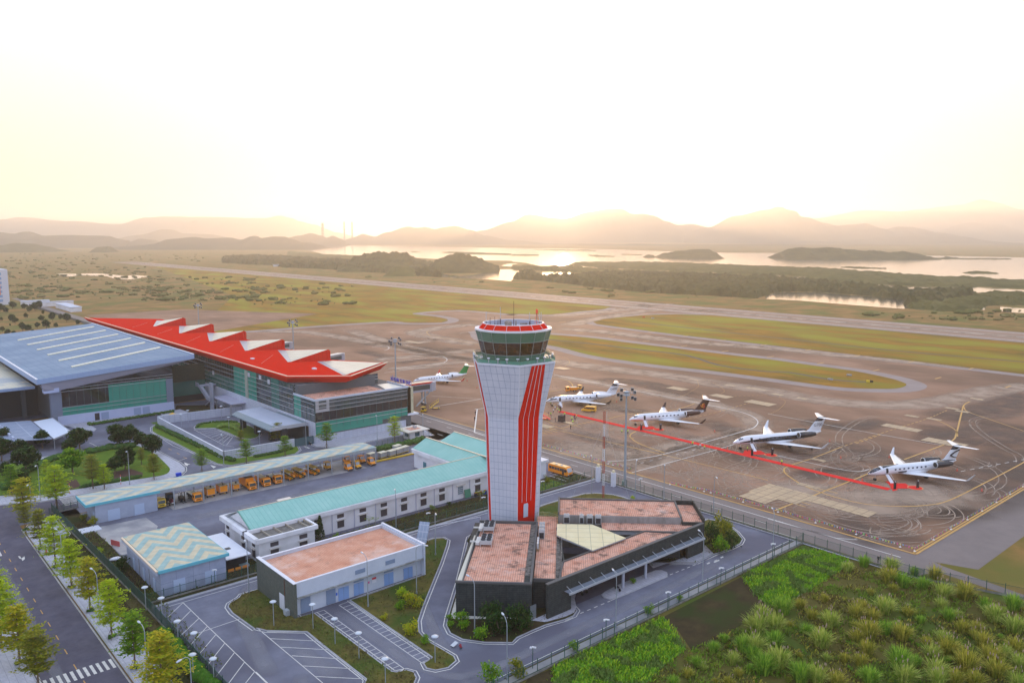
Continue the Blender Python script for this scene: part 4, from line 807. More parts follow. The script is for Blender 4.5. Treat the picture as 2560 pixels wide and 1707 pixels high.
def vrv(loc, label, rot, w_=1.25):
    e = thing('condenser_unit', label, 'air conditioner', loc, rot, 'upright condensers on the tower base roof')
    m = MB(); m.box(-w_/2,w_/2,-.4,.4,.1,2.0); m.build('casing', acM, e)
    m = MB(); m.box(-w_/2+.12,w_/2-.12,-.44,-.40,.25,1.45); m.build('grille', fanM, e)
    for x in (-.3,.3) if w_ > 1 else (0,): m = MB(); m.lathe((x,0,2.0), [(.28,0),(.28,.18),(.2,.18),(.2,.04),(.01,.04)], 8); m.build('fan', acM, e)
for k, (x, y, w_) in enumerate(((118.8,118.2,1.3),(121.1,115.9,.9),(122.3,114.6,1.3),(123.6,113.3,1.3))):
    vrv((x,y,5.9), ('leftmost','second from left','third from left','rightmost')[k]+' upright condenser against the upper roof wall above the glass canopy', R(-45), w_)
for k, (x, y, r_) in enumerate(((108.9,115.6,-45),(110.3,117.0,-45),(111.6,118.3,-45))):
    vrv((x,y,5.7), ('front','middle','rear')[k]+' condenser in the row on the middle terracotta strip near the tower', R(r_), 1.2)
for k, (x, y) in enumerate(((104.1,111.6),(105.0,112.5),(105.9,113.4))):
    e = thing('condenser_unit', ('front','middle','rear')[k]+' small split condenser on stand in middle terracotta strip', 'air conditioner', (x,y,5.7), R(45), 'small condensers on stands')
    m = MB(); m.box(-.55,.55,-.2,.2,.5,1.6); m.build('casing', acM, e); m = MB(); m.tube((0,-.2,1.05),(0,-.24,1.05),.4,n=12); m.build('fan', fanM, e); m = MB(); m.box(-.6,.6,-.35,.35,.38,.46); [m.box(x_,x_+.06,-.3,.3,0,.4) for x_ in (-.5,.44)]; m.build('stand', mat('ac_stand', (.35,.22,.12), .7), e)
# ================= passenger terminal =================
TM = thing('passenger_terminal', 'large passenger terminal with saw-tooth bright red roof, green glass walls and blue hall roof', 'terminal building', (119.4,235.5,0))
teal = mat('teal_glass', (.035,.25,.185), .25, spec=.4, c2=(.05,.29,.215), scale=.12)
tealD = mat('teal_glass_deep', (.03,.13,.11), .2, spec=.6, c2=(.04,.16,.13), scale=.15)
smoke = mat('smoked_glass', (.035,.055,.06), .06, spec=.9, c2=(.055,.075,.08), scale=.18, stops=(.4,.6))
blackG = mat('black_glass', (.012,.012,.016), .06, spec=.9, c2=(.025,.02,.02), scale=.3)
stoneW = gridmat('pale_stone', (.47,.50,.60), (.30,.33,.42), 1.6, .62, wd=.03, axes='HZ', c2=(.55,.58,.66), scale=.35, rough=.8)
cream = mat('cream_gutter', (.72,.58,.42), .6)
def part(name, mm, fn, e): m = wb(e); fn(m); return m.build(name, mm, e)
def facade(e, ax, c, out, u0, u1, z0, z1, cols, rails, bands, nm='curtain_wall'):
    """glazed wall on plane ax=c facing out (+1/-1): glass fields plus mullion grid"""
    def P(u, z, o=0): return (c+o*out, u, z) if ax == 'a' else (u, c+o*out, z)
    for a0, a1, b0, b1, mm in bands:
        m = wb(e); m.poly([P(a0,b0), P(a1,b0), P(a1,b1), P(a0,b1)]); m.build('glass_panel', mm, e)
    m = wb(e)
    for k in range(cols+1): u = u0+(u1-u0)*k/cols; m.beam(P(u,z0,.05), P(u,z1,.05), .07, .07)
    m.build('mullion', mat('mullion_dark', (.06,.12,.12), .5), e)
    for z in rails: m = wb(e); m.beam(P(u0,z,.22), P(u1,z,.22), .12, .14); m.build('steel_rail', frameM, e)
E1 = TM
part('wall_core', mat('core_wall', (.10,.11,.12), .8), lambda m: (m.box(119.6,157.5,236.2,500,0,14.2), m.box(119.8,150,248.2,505,14.2,17.7)), E1)
# main long facade a=119.4
facade(E1, 'a', 119.4, -1, 250.6, 505, 7.2, 17.9, 100, (9.2,10.9,12.6,14.3,16.0), [(250.6,262,7.2,17.8,smoke),(262,268.5,7.2,17.8,tealD),(268.5,281,7.2,17.8,smoke),(281,302.4,7.2,17.8,teal),(302.4,360,7.2,12.3,tealD),(302.4,360,12.3,17.8,blackG),(360,505,7.2,17.8,tealD)])
facade(E1, 'a', 119.42, -1, 235.5, 250.6, 7.2, 14.9, 5, (9.8,11.6,13.2), [(235.5,245.5,7.2,14.7,smoke),(245.5,250.6,7.2,14.7,teal)])
part('pilaster', mat('pilaster_grey', (.30,.33,.28), .7), lambda m: m.box(119.1,119.6,288.6,291,7.2,17.7), E1)
part('base_wall', stoneW, lambda m: (m.box(119.2,119.6,235.4,500,5.2,7.2), m.box(119.25,119.55,268,500,0,5.2), m.box(119.25,119.6,235.4,240,0,5.2)), E1)
for b_, z_ in ((286.5,15.5),(276.3,15.9),(269.0,15.3),(322.5,11.6)): part('vent_panel', mat('vent_pale', (.5,.5,.55), .6), lambda m: m.box(119.2,119.3,b_,b_+1.9,z_,z_+1.6), E1)
# podium facing the yard b=235.4
facade(E1, 'b', 235.4, -1, 119.5, 155.5, 4.4, 14.9, 14, (6.0,7.3,10.6,12.0,13.4), [(119.5,155.5,7.3,10.5,blackG),(119.5,155.5,10.5,14.7,smoke),(119.5,145,3.0,7.3,teal),(145,155.5,4.4,7.3,teal)])
part('corner_frame', mat('corner_pale', (.38,.36,.37), .7), lambda m: (m.box(119.6,120.8,235.25,235.36,10.6,14.6), m.box(123.6,124.6,235.25,235.36,10.6,14.6), m.box(120.8,123.6,235.25,235.36,10.6,11.4), m.box(120.8,123.6,235.25,235.36,12.9,13.3)), E1)
part('podium_base', stoneW, lambda m: (m.box(119.3,155,235.8,236.2,0,2.6),), E1)
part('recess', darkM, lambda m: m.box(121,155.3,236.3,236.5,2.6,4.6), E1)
part('podium_roof', terra, lambda m: m.flat([(121.3,236.2),(147.5,236.2),(147.2,247.8),(121.3,250.2)], 14.3), E1)
part('roof_light', mat('roof_light', (.74,.73,.62), .3, c2=(.66,.67,.60), scale=.6), lambda m: m.poly([(147.8,236.2,14.3),(155,236.2,14.5),(155,247,14.5),(150.5,247.4,14.4)]), E1)
part('podium_parapet', mat('parapet_pale', (.50,.54,.62), .6), lambda m: (m.box(119.2,155.9,235.2,235.6,14.3,14.95), m.box(119.2,119.6,235.6,250.6,14.3,14.95), m.box(155.5,155.9,235.6,249,14.3,14.95)), E1)
facade(E1, 'b', 250.3, -1, 119.5, 152.5, 14.9, 18, 12, (16.0,17.0), [(119.5,152.5,14.3,17.9,smoke)])
part('podium_end', mat('straw_blinds', (.45,.42,.27), .7, c2=(.55,.52,.36), scale=1), lambda m: m.box(155.6,158.6,236.2,239.8,4.8,14.2), E1)  # end box in pale straw yellow, tone varied by noise
part('wing_canopy', tileW, lambda m: m.prism([(155.4,235),(159.8,234.6),(159.8,242.5),(155.4,242.5)], 4.3, 4.8), E1)
facade(E1, 'a', 157.6, 1, 240, 500, 2, 14.2, 80, (7,), [(240,500,2,14.2,smoke)])
# red roof
RP = [(117.3,521),(118.6,254.2),(135.4,240.3),(161,257.5),(149.3,279),(149.3,483)]
part('red_roof', redM, lambda m: m.prism(RP, 19.75, 20.0), E1)
lw_ = [(119.6,520),(119.9,256.2),(135.4,243.2),(158.6,258.3)]
def fas(m):
    up = RP[:4]
    for i in range(3):
        a, b, c, d = up[i], up[i+1], lw_[i+1], lw_[i]
        m.poly([(*a,20.02),(*b,20.02),(b[0]*.7+c[0]*.3,b[1]*.7+c[1]*.3,19.2),(a[0]*.7+d[0]*.3,a[1]*.7+d[1]*.3,19.2)]); m.poly([(a[0]*.7+d[0]*.3,a[1]*.7+d[1]*.3,19.2),(b[0]*.7+c[0]*.3,b[1]*.7+c[1]*.3,19.2),(*c,17.7),(*d,17.7)])
    m.poly([(161,257.5,20.02),(149.3,279,20.02),(149.3,279,17.7),(158.6,258.3,17.7)]); m.poly([(149.3,279,20.02),(149.3,483,20.02),(149.3,483,17.7),(149.3,279,17.7)])
part('fascia', gridmat('red_fascia', (.60,.02,.008), (.40,.014,.006), 2.4, 30, wd=.04, axes='HZ', rough=1, spec=0), fas, E1)
part('gutter', cream, lambda m: [m.beam((p[0]+.9,p[1]+.9,20.12),(q[0]+.9,q[1]+.9,20.12),.55,.2) for p, q in zip(RP[:4], RP[1:4])], E1)
rfG = gridmat('skylight_panels', (.52,.49,.40), (.28,.27,.23), 2.9, 2.9, wd=.06, axes='XY', c2=(.60,.57,.47), scale=.15, rough=.4)
redP = gridmat('red_tooth', (.58,.02,.008), (.36,.014,.006), 1.45, 2.1, wd=.035, axes='XZ', rough=1, spec=0)
for k in range(5):
    L_ = (134.6,283.8+40.4*k,20.02); Rb = (147.4,278.0+40.4*k,20.02); Rt = (147.4,278.0+40.4*k,24.3); Q = (147.0,314.5+40.4*k if k < 4 else 473,20.1)
    part('tooth_wall', redP, lambda m: (m.poly([L_, Rb, Rt]), m.poly([Rb,(149.2,Rb[1]+1.5,20.02),(149.2,Rb[1]+1.5,23.6),Rt])), E1)
    part('skylight', rfG, lambda m: m.poly([(L_[0]+.25,L_[1]+.3,20.1), (Rt[0],Rt[1]+.3,24.28), Q]), E1)
    part('tooth_back', redM, lambda m: m.poly([Rt, (149.2,Rt[1]+1.5,23.6), (149.0,Q[1],20.1), Q]), E1)
    part('valley_gutter', greyM, lambda m: m.poly([(L_[0]-1.0,L_[1]+.6,20.06),(L_[0]+.3,L_[1]+.2,20.07),(Q[0],Q[1],20.07),(Q[0]-2.2,Q[1]+3,20.06)]), E1)
    part('lightning_wire', mat('wire_pale', (.6,.45,.42), .6), lambda m: [m.tube((124+i*2.6,295+40.4*k+i*3.6-8,20.1),(124+(i+1)*2.6,295+40.4*k+(i+1)*3.6-8,20.1),.04,n=3) for i in range(5)], E1)
part('skylight', rfG, lambda m: m.poly([(136.2,244.3,20.12),(158.5,257.4,20.4),(148.2,276,20.12),(144,276.5,20.1)]), E1)
part('valley_gutter', greyM, lambda m: m.poly([(135.2,244.8,20.06),(136.3,244.4,20.07),(145.5,277,20.08),(142.6,278,20.07)]), E1)
for x, y, z in ((133,262,.5),(126,300,.4)): part('roof_vent', tileW, lambda m: m.box(x,x+1.2,y,y+1.6,20,20+z), E1)
# blue roofed hall
HL = thing('terminal_hall', 'broad blue metal roofed terminal hall with six long cream skylights left of the red roof', 'terminal building', (61,320,0))
bz = lambda x, y: 17.9+(x-55.4)/53.8*3.7-.002*(y-317)
blueR = gridmat('blue_metal_roof', (.20,.27,.36), (.15,.21,.30), 3.0, 60, wd=.07, axes='XY', rough=.8, c2=(.26,.33,.42), scale=.06, spec=.05)
BR = [(55.2,316.8),(109.3,316.8),(109.5,470),(55.5,476)]
def proof(m, poly, z0, z1): m.prism(poly, lambda x, y: bz(x,y)+z0, lambda x, y: bz(x,y)+z1)
part('blue_roof', blueR, lambda m: proof(m, BR, -.3, 0), HL)
fascB = gridmat('blue_fascia', (.27,.37,.56), (.20,.28,.45), 1.8, 40, wd=.03, axes='HZ', rough=.5)
def fscb(m):
    for (x0,y0,x1,y1) in ((55.0,316.6,109.5,316.8),(109.3,316.8,109.7,470),(54.9,316.8,55.3,476)): proof(m, rect(x0,x1,y0,y1), -1.6, .25)
part('fascia', fascB, fscb, HL)
part('edge_trim', tileW, lambda m: (proof(m, rect(109.25,109.75,316.8,470), .26, .36), proof(m, rect(54.8,55.5,316.8,476), .26, .36)), HL)
for k, b_ in enumerate((332,352.5,373,393.5,415,437)): part('skylight', gridmat('strip_skylight', (.74,.72,.58), (.55,.54,.42), 1.5, 50, wd=.05, axes='XY', rough=.4), lambda m: proof(m, [(69.6,b_),(106.3,b_+14.5),(106.3,b_+16.3),(69.6,b_+1.8)], .02, .45), HL)
part('soffit', mat('soffit_violet', (.27,.27,.34), .7), lambda m: (m.poly([(57.4,318.2,13.0),(61.8,318.2,13.1),(103,318.2,18.3),(109.2,317,20.0),(109.2,316.9,21.3),(55.4,316.9,17.7),(57,317.2,14.5)]), m.poly([(57.4,318.2,13.0),(57,317.2,14.5),(55.5,320,17)])), HL)
part('wall_core', mat('core_wall', (.10,.11,.12)), lambda m: m.box(61.5,102,320.4,470,0,15.5), HL)
part('beam_end', mat('beam_blue', (.40,.46,.66), .6), lambda m: m.prism([(57.2,317.9),(62,317.9),(62,321),(57.2,321)], 12.6, 16.6), HL)
facade(HL, 'b', 320.2, -1, 63, 102, 3.4, 13.8, 16, (5.0,6.4,12.2,13.3,14.3), [(63,78.7,3.4,6.3,teal),(63,78.7,6.3,14.5,blackG),(78.7,99.4,3.4,12.8,teal),(78.7,102,12.8,18.0,blackG)])
part('corner_pier', mat('pier_blue', (.16,.19,.26), .7), lambda m: m.box(59.6,63,320,323,0,13), HL); part('end_pier', mat('pier_blue', (.16,.19,.26)), lambda m: m.box(99.4,101.9,319.9,320.3,3.4,12.6), HL)
part('ground_wall', mat('pale_blue_wall', (.42,.47,.66), .7, c2=(.47,.52,.70), scale=.2), lambda m: m.box(61.3,102,319.9,320.5,0,3.4), HL)
for x, w_, mm in ((73.4,1.6,darkM),(75.6,2.6,'d'),(87,2.6,'d'),(90.2,2.6,'d')): part('door', darkM if mm is darkM else mat('door_blue', (.25,.32,.48), .6), lambda m: m.box(x,x+w_,319.82,319.9,0,2.8), HL)
# link building between the two
part('link_wall', tealD, lambda m: m.box(102,119.3,333,333.4,2.6,8.5), HL)
part('link_core', darkM, lambda m: (m.box(102,119.3,333.5,340,0,14), m.box(106.5,108.2,332.8,333,0,2.6)), HL)
part('link_void', mat('planted_void', (.02,.03,.022), .9, c2=(.04,.05,.03), scale=1.5), lambda m: m.box(102.1,119.2,332.6,332.9,8.6,15.5), HL)
# left drop-off roof and dark undercroft
DR = thing('drop_off_canopy', 'cream ribbed canopy roof beside the blue roof at the left edge', 'canopy', (50,330,0))
part('canopy_roof', gridmat('cream_ribbed', (.62,.58,.44), (.42,.42,.38), 1.2, 1.2, wd=.05, axes='XY', c2=(.30,.36,.42), scale=.06, rough=.5, stops=(.5,.62)), lambda m: m.prism([(20,334),(57,334),(57,430),(20,430)], 13.0, 13.3), DR)
part('canopy_fascia', fascB, lambda m: m.box(20,57.2,333.4,334,12.2,13.2), DR)
for x in (30,44): part('canopy_strut', frameM, lambda m: m.beam((x,336,13),(x-9,338,4),.35,.35), DR)
for x in (26,40,54): part('canopy_column', mat('pier_dark', (.07,.08,.09), .8), lambda m: m.box(x,x+1.4,342,343.4,0,13), DR)
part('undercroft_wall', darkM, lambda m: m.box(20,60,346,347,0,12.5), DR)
SH = thing('ramp_shelter', 'grey corrugated shed roofs stepped beside a white roofed shelter near the left edge', 'shelter', (48,303,0))
part('shelter_roof', mat('white_sheet', (.66,.72,.84), .4), lambda m: m.prism([(52.6,283),(58.9,290),(58.9,316),(52.6,314)], 3.85, 4.0), SH)
part('shelter_frame', frameM, lambda m: (m.box(58.75,58.95,289.8,316,3.7,4.15), m.beam((52.6,283,3.7),(58.9,290,3.7),.2,.5)), SH)
ribG = gridmat('ribbed_grey', (.20,.25,.36), (.40,.45,.55), 40, 5.2, wd=.1, axes='XY', c2=(.24,.29,.40), scale=.4)
part('shed_roof', ribG, lambda m: m.prism([(34,288),(44,288),(52.4,284),(52.4,318),(34,324)], 3.6, 3.75), SH)
for k in range(6): part('wall_fin', mat('fin_pale', (.42,.47,.60), .7), lambda m: m.box(42.5-k*.1,43.1-k*.1,290+k*5.4,293+k*5.4,0,4.6), SH)
for x, y in ((53,285),(58.5,291),(53,313),(58.6,313),(53,300),(58.6,300)): part('shelter_post', greyM, lambda m: m.box(x,x+.2,y,y+.2,0,3.8), SH)
# entrance canopy by the sunken court
EC = thing('entrance_canopy', 'long grey canopy roof on thick dark piers along the foot of the terminal facade', 'canopy', (112.5,255,0))
part('canopy_roof', gridmat('canopy_sheet', (.42,.47,.58), (.30,.34,.44), 20, 1.5, wd=.05, axes='XY', c2=(.48,.52,.62), scale=.2, rough=.5), lambda m: m.prism([(108.2,240.6),(117.6,240.6),(117.6,274),(108.2,272.5)], 6.35, 6.55), EC)
part('canopy_slope', gridmat('canopy_slope', (.16,.22,.26), (.10,.14,.17), 20, 1.2, wd=.04, axes='XY', rough=.5), lambda m: (m.poly([(108.2,240.3,6.5),(108.2,272.6,6.5),(106.2,272.6,5.6),(106.2,240.3,5.6)][::-1]), m.box(106.1,106.3,240.3,272.6,5.3,5.65), m.box(117.6,119.2,240.4,262,6.3,6.5)), EC)
part('canopy_edge', frameM, lambda m: (m.box(106,119.2,239.9,240.5,5.6,6.7),), EC)
for b_ in (276.4,264.5,253,243.4): part('pier', darkM, lambda m: m.box(109.8,111.4,b_-4,b_-2.2,0,5.8), EC)
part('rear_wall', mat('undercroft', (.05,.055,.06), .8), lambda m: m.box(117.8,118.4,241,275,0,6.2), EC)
SC = thing('small_entrance_canopy', 'small flat grey canopy over a door at the foot of the long facade', 'canopy', (116.5,300,0))
part('canopy_roof', mat('canopy_lilac', (.42,.42,.54), .6), lambda m: m.prism([(113.7,292),(119.2,291.3),(119.2,311),(113.7,311)], 4.8, 5.1), SC)
for b_ in (294,301,308): part('column', greyM, lambda m: m.box(114.2,114.6,b_,b_+.4,0,4.8), SC)
ST = thing('escape_stair', 'grey concrete escape stair zigzagging down to the garden court', 'staircase', (113.5,314,0))
cstair = mat('stair_concrete', (.27,.29,.36), .8, c2=(.32,.34,.41), scale=.8)
part('stair_flight', cstair, lambda m: m.beam((113,321.5,8.0),(113,313,4.2),1.6,.5), ST)
part('stair_flight', cstair, lambda m: m.beam((114.6,311,4.2),(114.6,319,.3),1.6,.5), ST)
part('landing', cstair, lambda m: m.box(112,119,308.6,313,3.9,4.3), ST); part('fin_wall', cstair, lambda m: m.box(112.6,113.2,307.6,310.5,0,11), ST)
part('balustrade', cstair, lambda m: (m.beam((112.2,321.5,8.8),(112.2,313,5.0),.12,1.0), m.box(112,112.12,308.6,313,4.3,5.2)), ST); part('upper_landing', cstair, lambda m: (m.box(112,119.2,320.5,324,7.7,8.1), m.box(111.9,112.1,320.4,323.8,8.1,9.4)), ST)
# garden walls
def wallrun(label, pts, h0, hgt, th=.35, mm=None, cat='wall', name='boundary_wall', group=None):
    e = thing(name, label, cat, (*pts[0],0), 0, group)
    for (p, q) in zip(pts, pts[1:]):
        m = wb(e); d = Vector((q[0]-p[0],q[1]-p[1],0)).normalized(); m.beam((p[0]-d.x*th/2,p[1]-d.y*th/2,h0+hgt/2),(q[0]+d.x*th/2,q[1]+d.y*th/2,h0+hgt/2),th,hgt); m.build('wall_face', mm or stoneW, e)
        m = wb(e); m.beam((p[0],p[1],h0+hgt+.05),(q[0],q[1],h0+hgt+.05),th+.12,.1); m.build('coping', tileW, e)
    return e
wallrun('long pale stone wall enclosing the sunken car park, parallel to the kerb road', [(89.3,298.2),(89.3,236.8),(112.4,236.8)], 0, 2.65)
wallrun('pale stone wall behind the sunken car park below the terminal lawn', [(89.3,299),(119,295.4)], 0, 2.9)
m = MB(); m.box(103.9,105,237.1,238.2,.1,1); tag(m.build('white_box', tileW), 'small white box standing inside the corner of the sunken car park wall', 'box')
# glass gate at drive under the canopy
m = MB(); m.box(112.5,119.2,236.6,236.7,0,2.7); tag(m.build('glass_gate', mat('gate_glass', (.08,.16,.18), .15, alpha=.75)), 'tinted glass screen across the drive below the terminal canopy', 'gate')
# airside sign on the podium roof
SG = thing('rooftop_sign', 'blue lettered sign in a steel frame along the terminal podium roof, seen from behind', 'sign', (157.2,242,14.9), pi/2)
cu = bpy.data.curves.new('sign_text', 'FONT'); cu.body = 'CẢNG HKQT VÂN ĐỒN'; cu.size = 1.9; cu.extrude = .08; cu.align_x = 'CENTER'
to = bpy.data.objects.new('tmp', cu); col.objects.link(to); bpy.context.view_layer.update()
me = bpy.data.meshes.new_from_object(to); bpy.data.objects.remove(to); lt = bpy.data.objects.new('lettering', me); col.objects.link(lt); me.materials.clear(); me.materials.append(mat('sign_blue', (.03,.03,.42), .5)); lt.parent = SG; lt.rotation_euler = (pi/2,0,0)
xs = [v.co.x for v in me.vertices]; lt.scale = (13.5/(max(xs)-min(xs)),1,1); lt.location = (0,0,.15)
m = MB(); [m.tube((-6.9,.1,z),(6.9,.1,z),.05,n=4) for z in (.05,1.75)]; [m.tube((-6.9+k*1.97,.1,0),(-6.9+k*1.97,.1,1.75),.05,n=4) for k in range(8)]; m.build('sign_frame', frameM, SG)
# ================= jet bridges =================
def bridge(label, x0, y0, x1, y1, zt, mmr, group='jet bridges at the terminal'):
    L_ = math.hypot(x1-x0,y1-y0); e = thing('jet_bridge', label, 'jet bridge', (x0,y0,0), math.atan2(y1-y0,x1-x0), group)
    m = MB(); m.box(0,L_*.7,-1.3,1.3,zt-3,zt); m.build('tunnel', mat('bridge_grey', (.36,.36,.42), .5), e)
    m = MB(); m.box(L_*.55,L_-2.5,-1.6,1.6,zt-3.2,zt+.2); m.build('outer_tunnel', mat('bridge_grey',(.3,.3,.3)), e)
    m = MB(); m.box(L_*.58,L_-2.6,-1.62,-1.6,zt-2.4,zt-.5); m.build('window', smoke, e)
    m = MB(); m.lathe((L_-1.2,0,zt-3.2), [(2.1,0),(2.1,3.5),(.02,3.6)], 10, smooth=False); m.build('cab', mat('bridge_grey',(.3,.3,.3)), e)
    m = MB(); m.box(0,L_-1.5,-1.75,1.75,zt+.2,zt+.5); m.build('roof', mmr, e)
    m = MB(); m.box(-.1,L_-1.4,-1.85,-1.75,zt,zt+.55); m.build('roof_edge', redM if mmr is cream else greyM, e)
    m = MB(); m.box(L_-5,L_-4.4,-1.5,-1.1,.8,zt-3.2); m.box(L_-5,L_-4.4,1.1,1.5,.8,zt-3.2); m.box(L_-5.2,L_-4.2,-1.6,1.6,.6,1.0); m.build('lift_leg', poleM, e)
    for y in (-1,1): m = MB(); m.tube((L_-4.7,y-.2,.5),(L_-4.7,y+.2,.5),.5,n=10); m.build('wheel', darkM, e)
    m = MB(); m.beam((L_-3,-2.4,zt-3.2),(L_-9.5,-2.4,.3),.8,.15); m.box(L_-3.4,L_-1.8,-2.9,-1.6,zt-3.3,zt-3.15); [m.tube((L_-3-k*1.6,-2.8,zt-3.2-k*(zt-3.5)/4),(L_-3-k*1.6,-2.8,zt-2.1-k*(zt-3.5)/4),.04,n=4) for k in range(5)]; m.tube((L_-3,-2.8,zt-2.1),(L_-9.5,-2.8,1.3),.04,n=4); m.build('service_stair', poleM, e)
    m = MB(); m.box(0,1.2,-1,1,0,zt-3); m.build('fixed_column', tileW, e)
    return e
bridge('jet bridge with orange edged cream roof reaching the white jet with the green tail', 161,265,186.5,263,8.9, cream)
bridge('grey jet bridge behind the second red roof tooth from the near end', 158,345,200,362,8.2, frameM)
bridge('grey jet bridge behind the third red roof tooth, beside a floodlight mast', 158,408,200,421,8.2, frameM)
# ================= distant hotel at the left edge =================
HT = thing('hotel_block', 'tall pale block with orange and blue panels cut by the left edge', 'building', (130,935,0))
part('wall', mat('hotel_white', (.60,.60,.66), .7), lambda m: m.box(100,143.7,930,960,0,35), HT)
for k in range(7):
    part('window', mat('hotel_blue', (.22,.34,.55), .5), lambda m: [m.box(102+i*6.4,106+i*6.4,929.8,930,3+k*4.4,5.6+k*4.4) for i in range(6)], HT)
part('accent_panel', mat('hotel_orange', (.65,.22,.06), .6), lambda m: m.box(134,136.5,929.7,930,10,28), HT)
for k, (x, y, l, w_) in enumerate(((150,905,24,8),(160,880,30,6),(170,800,9,60))):
    e = thing('low_shed', ('longest','middle','nearest')[k]+' low grey roofed shed below the hotel block', 'shed', (x,y,0), 0, 'sheds by the hotel')
    m = MB(); m.box(0,l,0,w_,0,4); m.build('wall', whiteM, e); m = MB(); m.box(-.5,l+.5,-.5,w_+.5,4,4.4); m.build('roof', mat('shed_roof_blue', (.38,.46,.62), .5), e)
sheet('perimeter_road', [(159,1020),(166,1020),(166,520),(159,520)], .05, roadM)
struct(MB().box(155,156,530,900,0,1.6), 'retaining_edge', slateR)
WH = thing('equipment_hut', 'small white hut beyond the runway in front of the distant wood', 'hut', (*G('A1',190,684),0))
m = MB(); m.box(-7,7,-3,3,0,4.5); m.build('wall', whiteM, WH); m = MB(); m.box(-8,8,-4,4,4.5,5); m.build('roof', greyM, WH)
for k, (x, y0_, y1_) in enumerate(((610,375,285),(808,375,272),(880,375,275))):
    D = 7400; t_ = 'A1'
    ox, oy, s_ = TL[t_]; u = (ox+x/s_-1280)/CF; dy = cos(PITCH)+((853.5-oy-y1_/s_)/CF)*sin(PITCH); v = (853.5-oy-y1_/s_)/CF; zt = CH+(-sin(PITCH)+v*cos(PITCH))*D/dy; X = u*D/dy
    e = thing('chimney_stack', ('thick pale','tall striped','tall striped')[k]+' power station chimney far across the bay, '+('leftmost','middle','rightmost')[k]+' of three', 'chimney', (*camxy(X,D),0), 0, 'power station chimneys')
    m = MB(); m.tube((0,0,0),(0,0,zt), (14,8,8)[k], (11,6,6)[k], n=12); m.build('shaft', mat('stack_grey', (.2,.17,.17), .8), e)
    m = MB(); [m.tube((0,0,zt*(.45+.14*j)),(0,0,zt*(.52+.14*j)), (13,7.6,7.6)[k]*1.03, n=12) for j in range(4)]; m.build('bands', mat('stack_red', (.25,.10,.09), .8), e)
# ================= yard buildings =================
def chevron(name, c1, c2, W_, per, ax=0, off=0):
    m = mat(name, c1, .65, spec=.2); t = m.node_tree; N, L = t.nodes.new, t.links.new; b = t.nodes['Principled BSDF']
    g = N('ShaderNodeTexCoord'); s = N('ShaderNodeSeparateXYZ'); L(g.outputs['Object'], s.inputs[0])
    o_ = N('ShaderNodeMath'); o_.operation = 'ADD'; o_.inputs[1].default_value = off; L(s.outputs[1-ax], o_.inputs[0])
    p = N('ShaderNodeMath'); p.operation = 'PINGPONG'; p.inputs[1].default_value = W_; L(o_.outputs[0], p.inputs[0])
    a = N('ShaderNodeMath'); a.operation = 'SUBTRACT'; L(s.outputs[ax], a.inputs[0]); L(p.outputs[0], a.inputs[1])
    q = N('ShaderNodeMath'); q.operation = 'PINGPONG'; q.inputs[1].default_value = per; L(a.outputs[0], q.inputs[0]); pk = N('ShaderNodeMath'); pk.operation = 'MULTIPLY'; pk.inputs[1].default_value = 1.5; L(p.outputs[0], pk.inputs[0]); L(pk.outputs[0], a.inputs[1])
    k = N('ShaderNodeMath'); k.operation = 'GREATER_THAN'; k.inputs[1].default_value = per/2; L(q.outputs[0], k.inputs[0])
    n = N('ShaderNodeTexNoise'); n.inputs['Scale'].default_value = .7; n.inputs['Detail'].default_value = 7; L(g.outputs['Object'], n.inputs[0])
    x = N('ShaderNodeMix'); x.data_type = 'RGBA'; L(k.outputs[0], x.inputs[0]); x.inputs[6].default_value = lin(c1); x.inputs[7].default_value = lin(c2)
    y = N('ShaderNodeMix'); y.data_type = 'RGBA'; y.blend_type = 'MULTIPLY'; y.inputs[0].default_value = .5; L(x.outputs[2], y.inputs[6]); L(n.outputs[0], y.inputs[7]); L(y.outputs[2], b.inputs['Base Color'])
    return m
chev = chevron('chevron_roof', (.38,.56,.54), (.72,.64,.45), 3.3, 2.25, ax=1)
chevP = chevron('chevron_roof_pale', (.42,.55,.56), (.68,.62,.46), 4.3, 2.7)
aqua = mat('aqua_metal_roof', (.14,.58,.55), .6, c2=(.18,.64,.60), scale=.3, detail=6, spec=.25)
aquaR = gridmat('aqua_ribbed', (.25,.50,.44), (.19,.41,.36), 1.1, 400, wd=.05, axes='XY', c2=(.31,.55,.49), scale=.25, rough=.6, spec=.2)
aquaRy = gridmat('aqua_ribbed_y', (.25,.49,.43), (.19,.40,.35), 400, 1.1, wd=.05, axes='XY', c2=(.30,.54,.48), scale=.25, rough=.6, spec=.2)
blueGrey = mat('blue_grey_wall', (.33,.38,.50), .8, c2=(.39,.44,.56), scale=.5, detail=7, spec=.15)
paleDoor = mat('pale_blue_door', (.42,.52,.70), .5)
# carport
CPT = thing('vehicle_shelter', 'long open fronted vehicle shelter with pale chevron roof and closed left room', 'shelter', (45,203,0))
part('roof', chevP, lambda m: m.prism([(43.3,202.7),(122.6,202.7),(122.4,210.6),(43.3,211.8)], 4.95, 5.1), CPT)
part('roof_fascia', mat('aqua_trim', (.12,.45,.55), .6), lambda m: (m.box(43.2,60,202.5,202.7,4.5,5.12), m.box(43.1,43.3,202.6,211.8,4.4,5.12)), CPT)
part('front_beam', mat('lattice_grey', (.26,.30,.32), .7, c2=(.34,.38,.40), scale=3), lambda m: m.box(59.3,122.5,202.75,203.0,4.2,4.95), CPT)
part('rear_beam', mat('lattice_grey', (.26,.3,.3)), lambda m: m.box(59.3,122.4,209.3,209.5,3.9,4.9), CPT)
part('room_wall', blueGrey, lambda m: m.box(45.2,59.3,202.9,211,0,4.9), CPT)
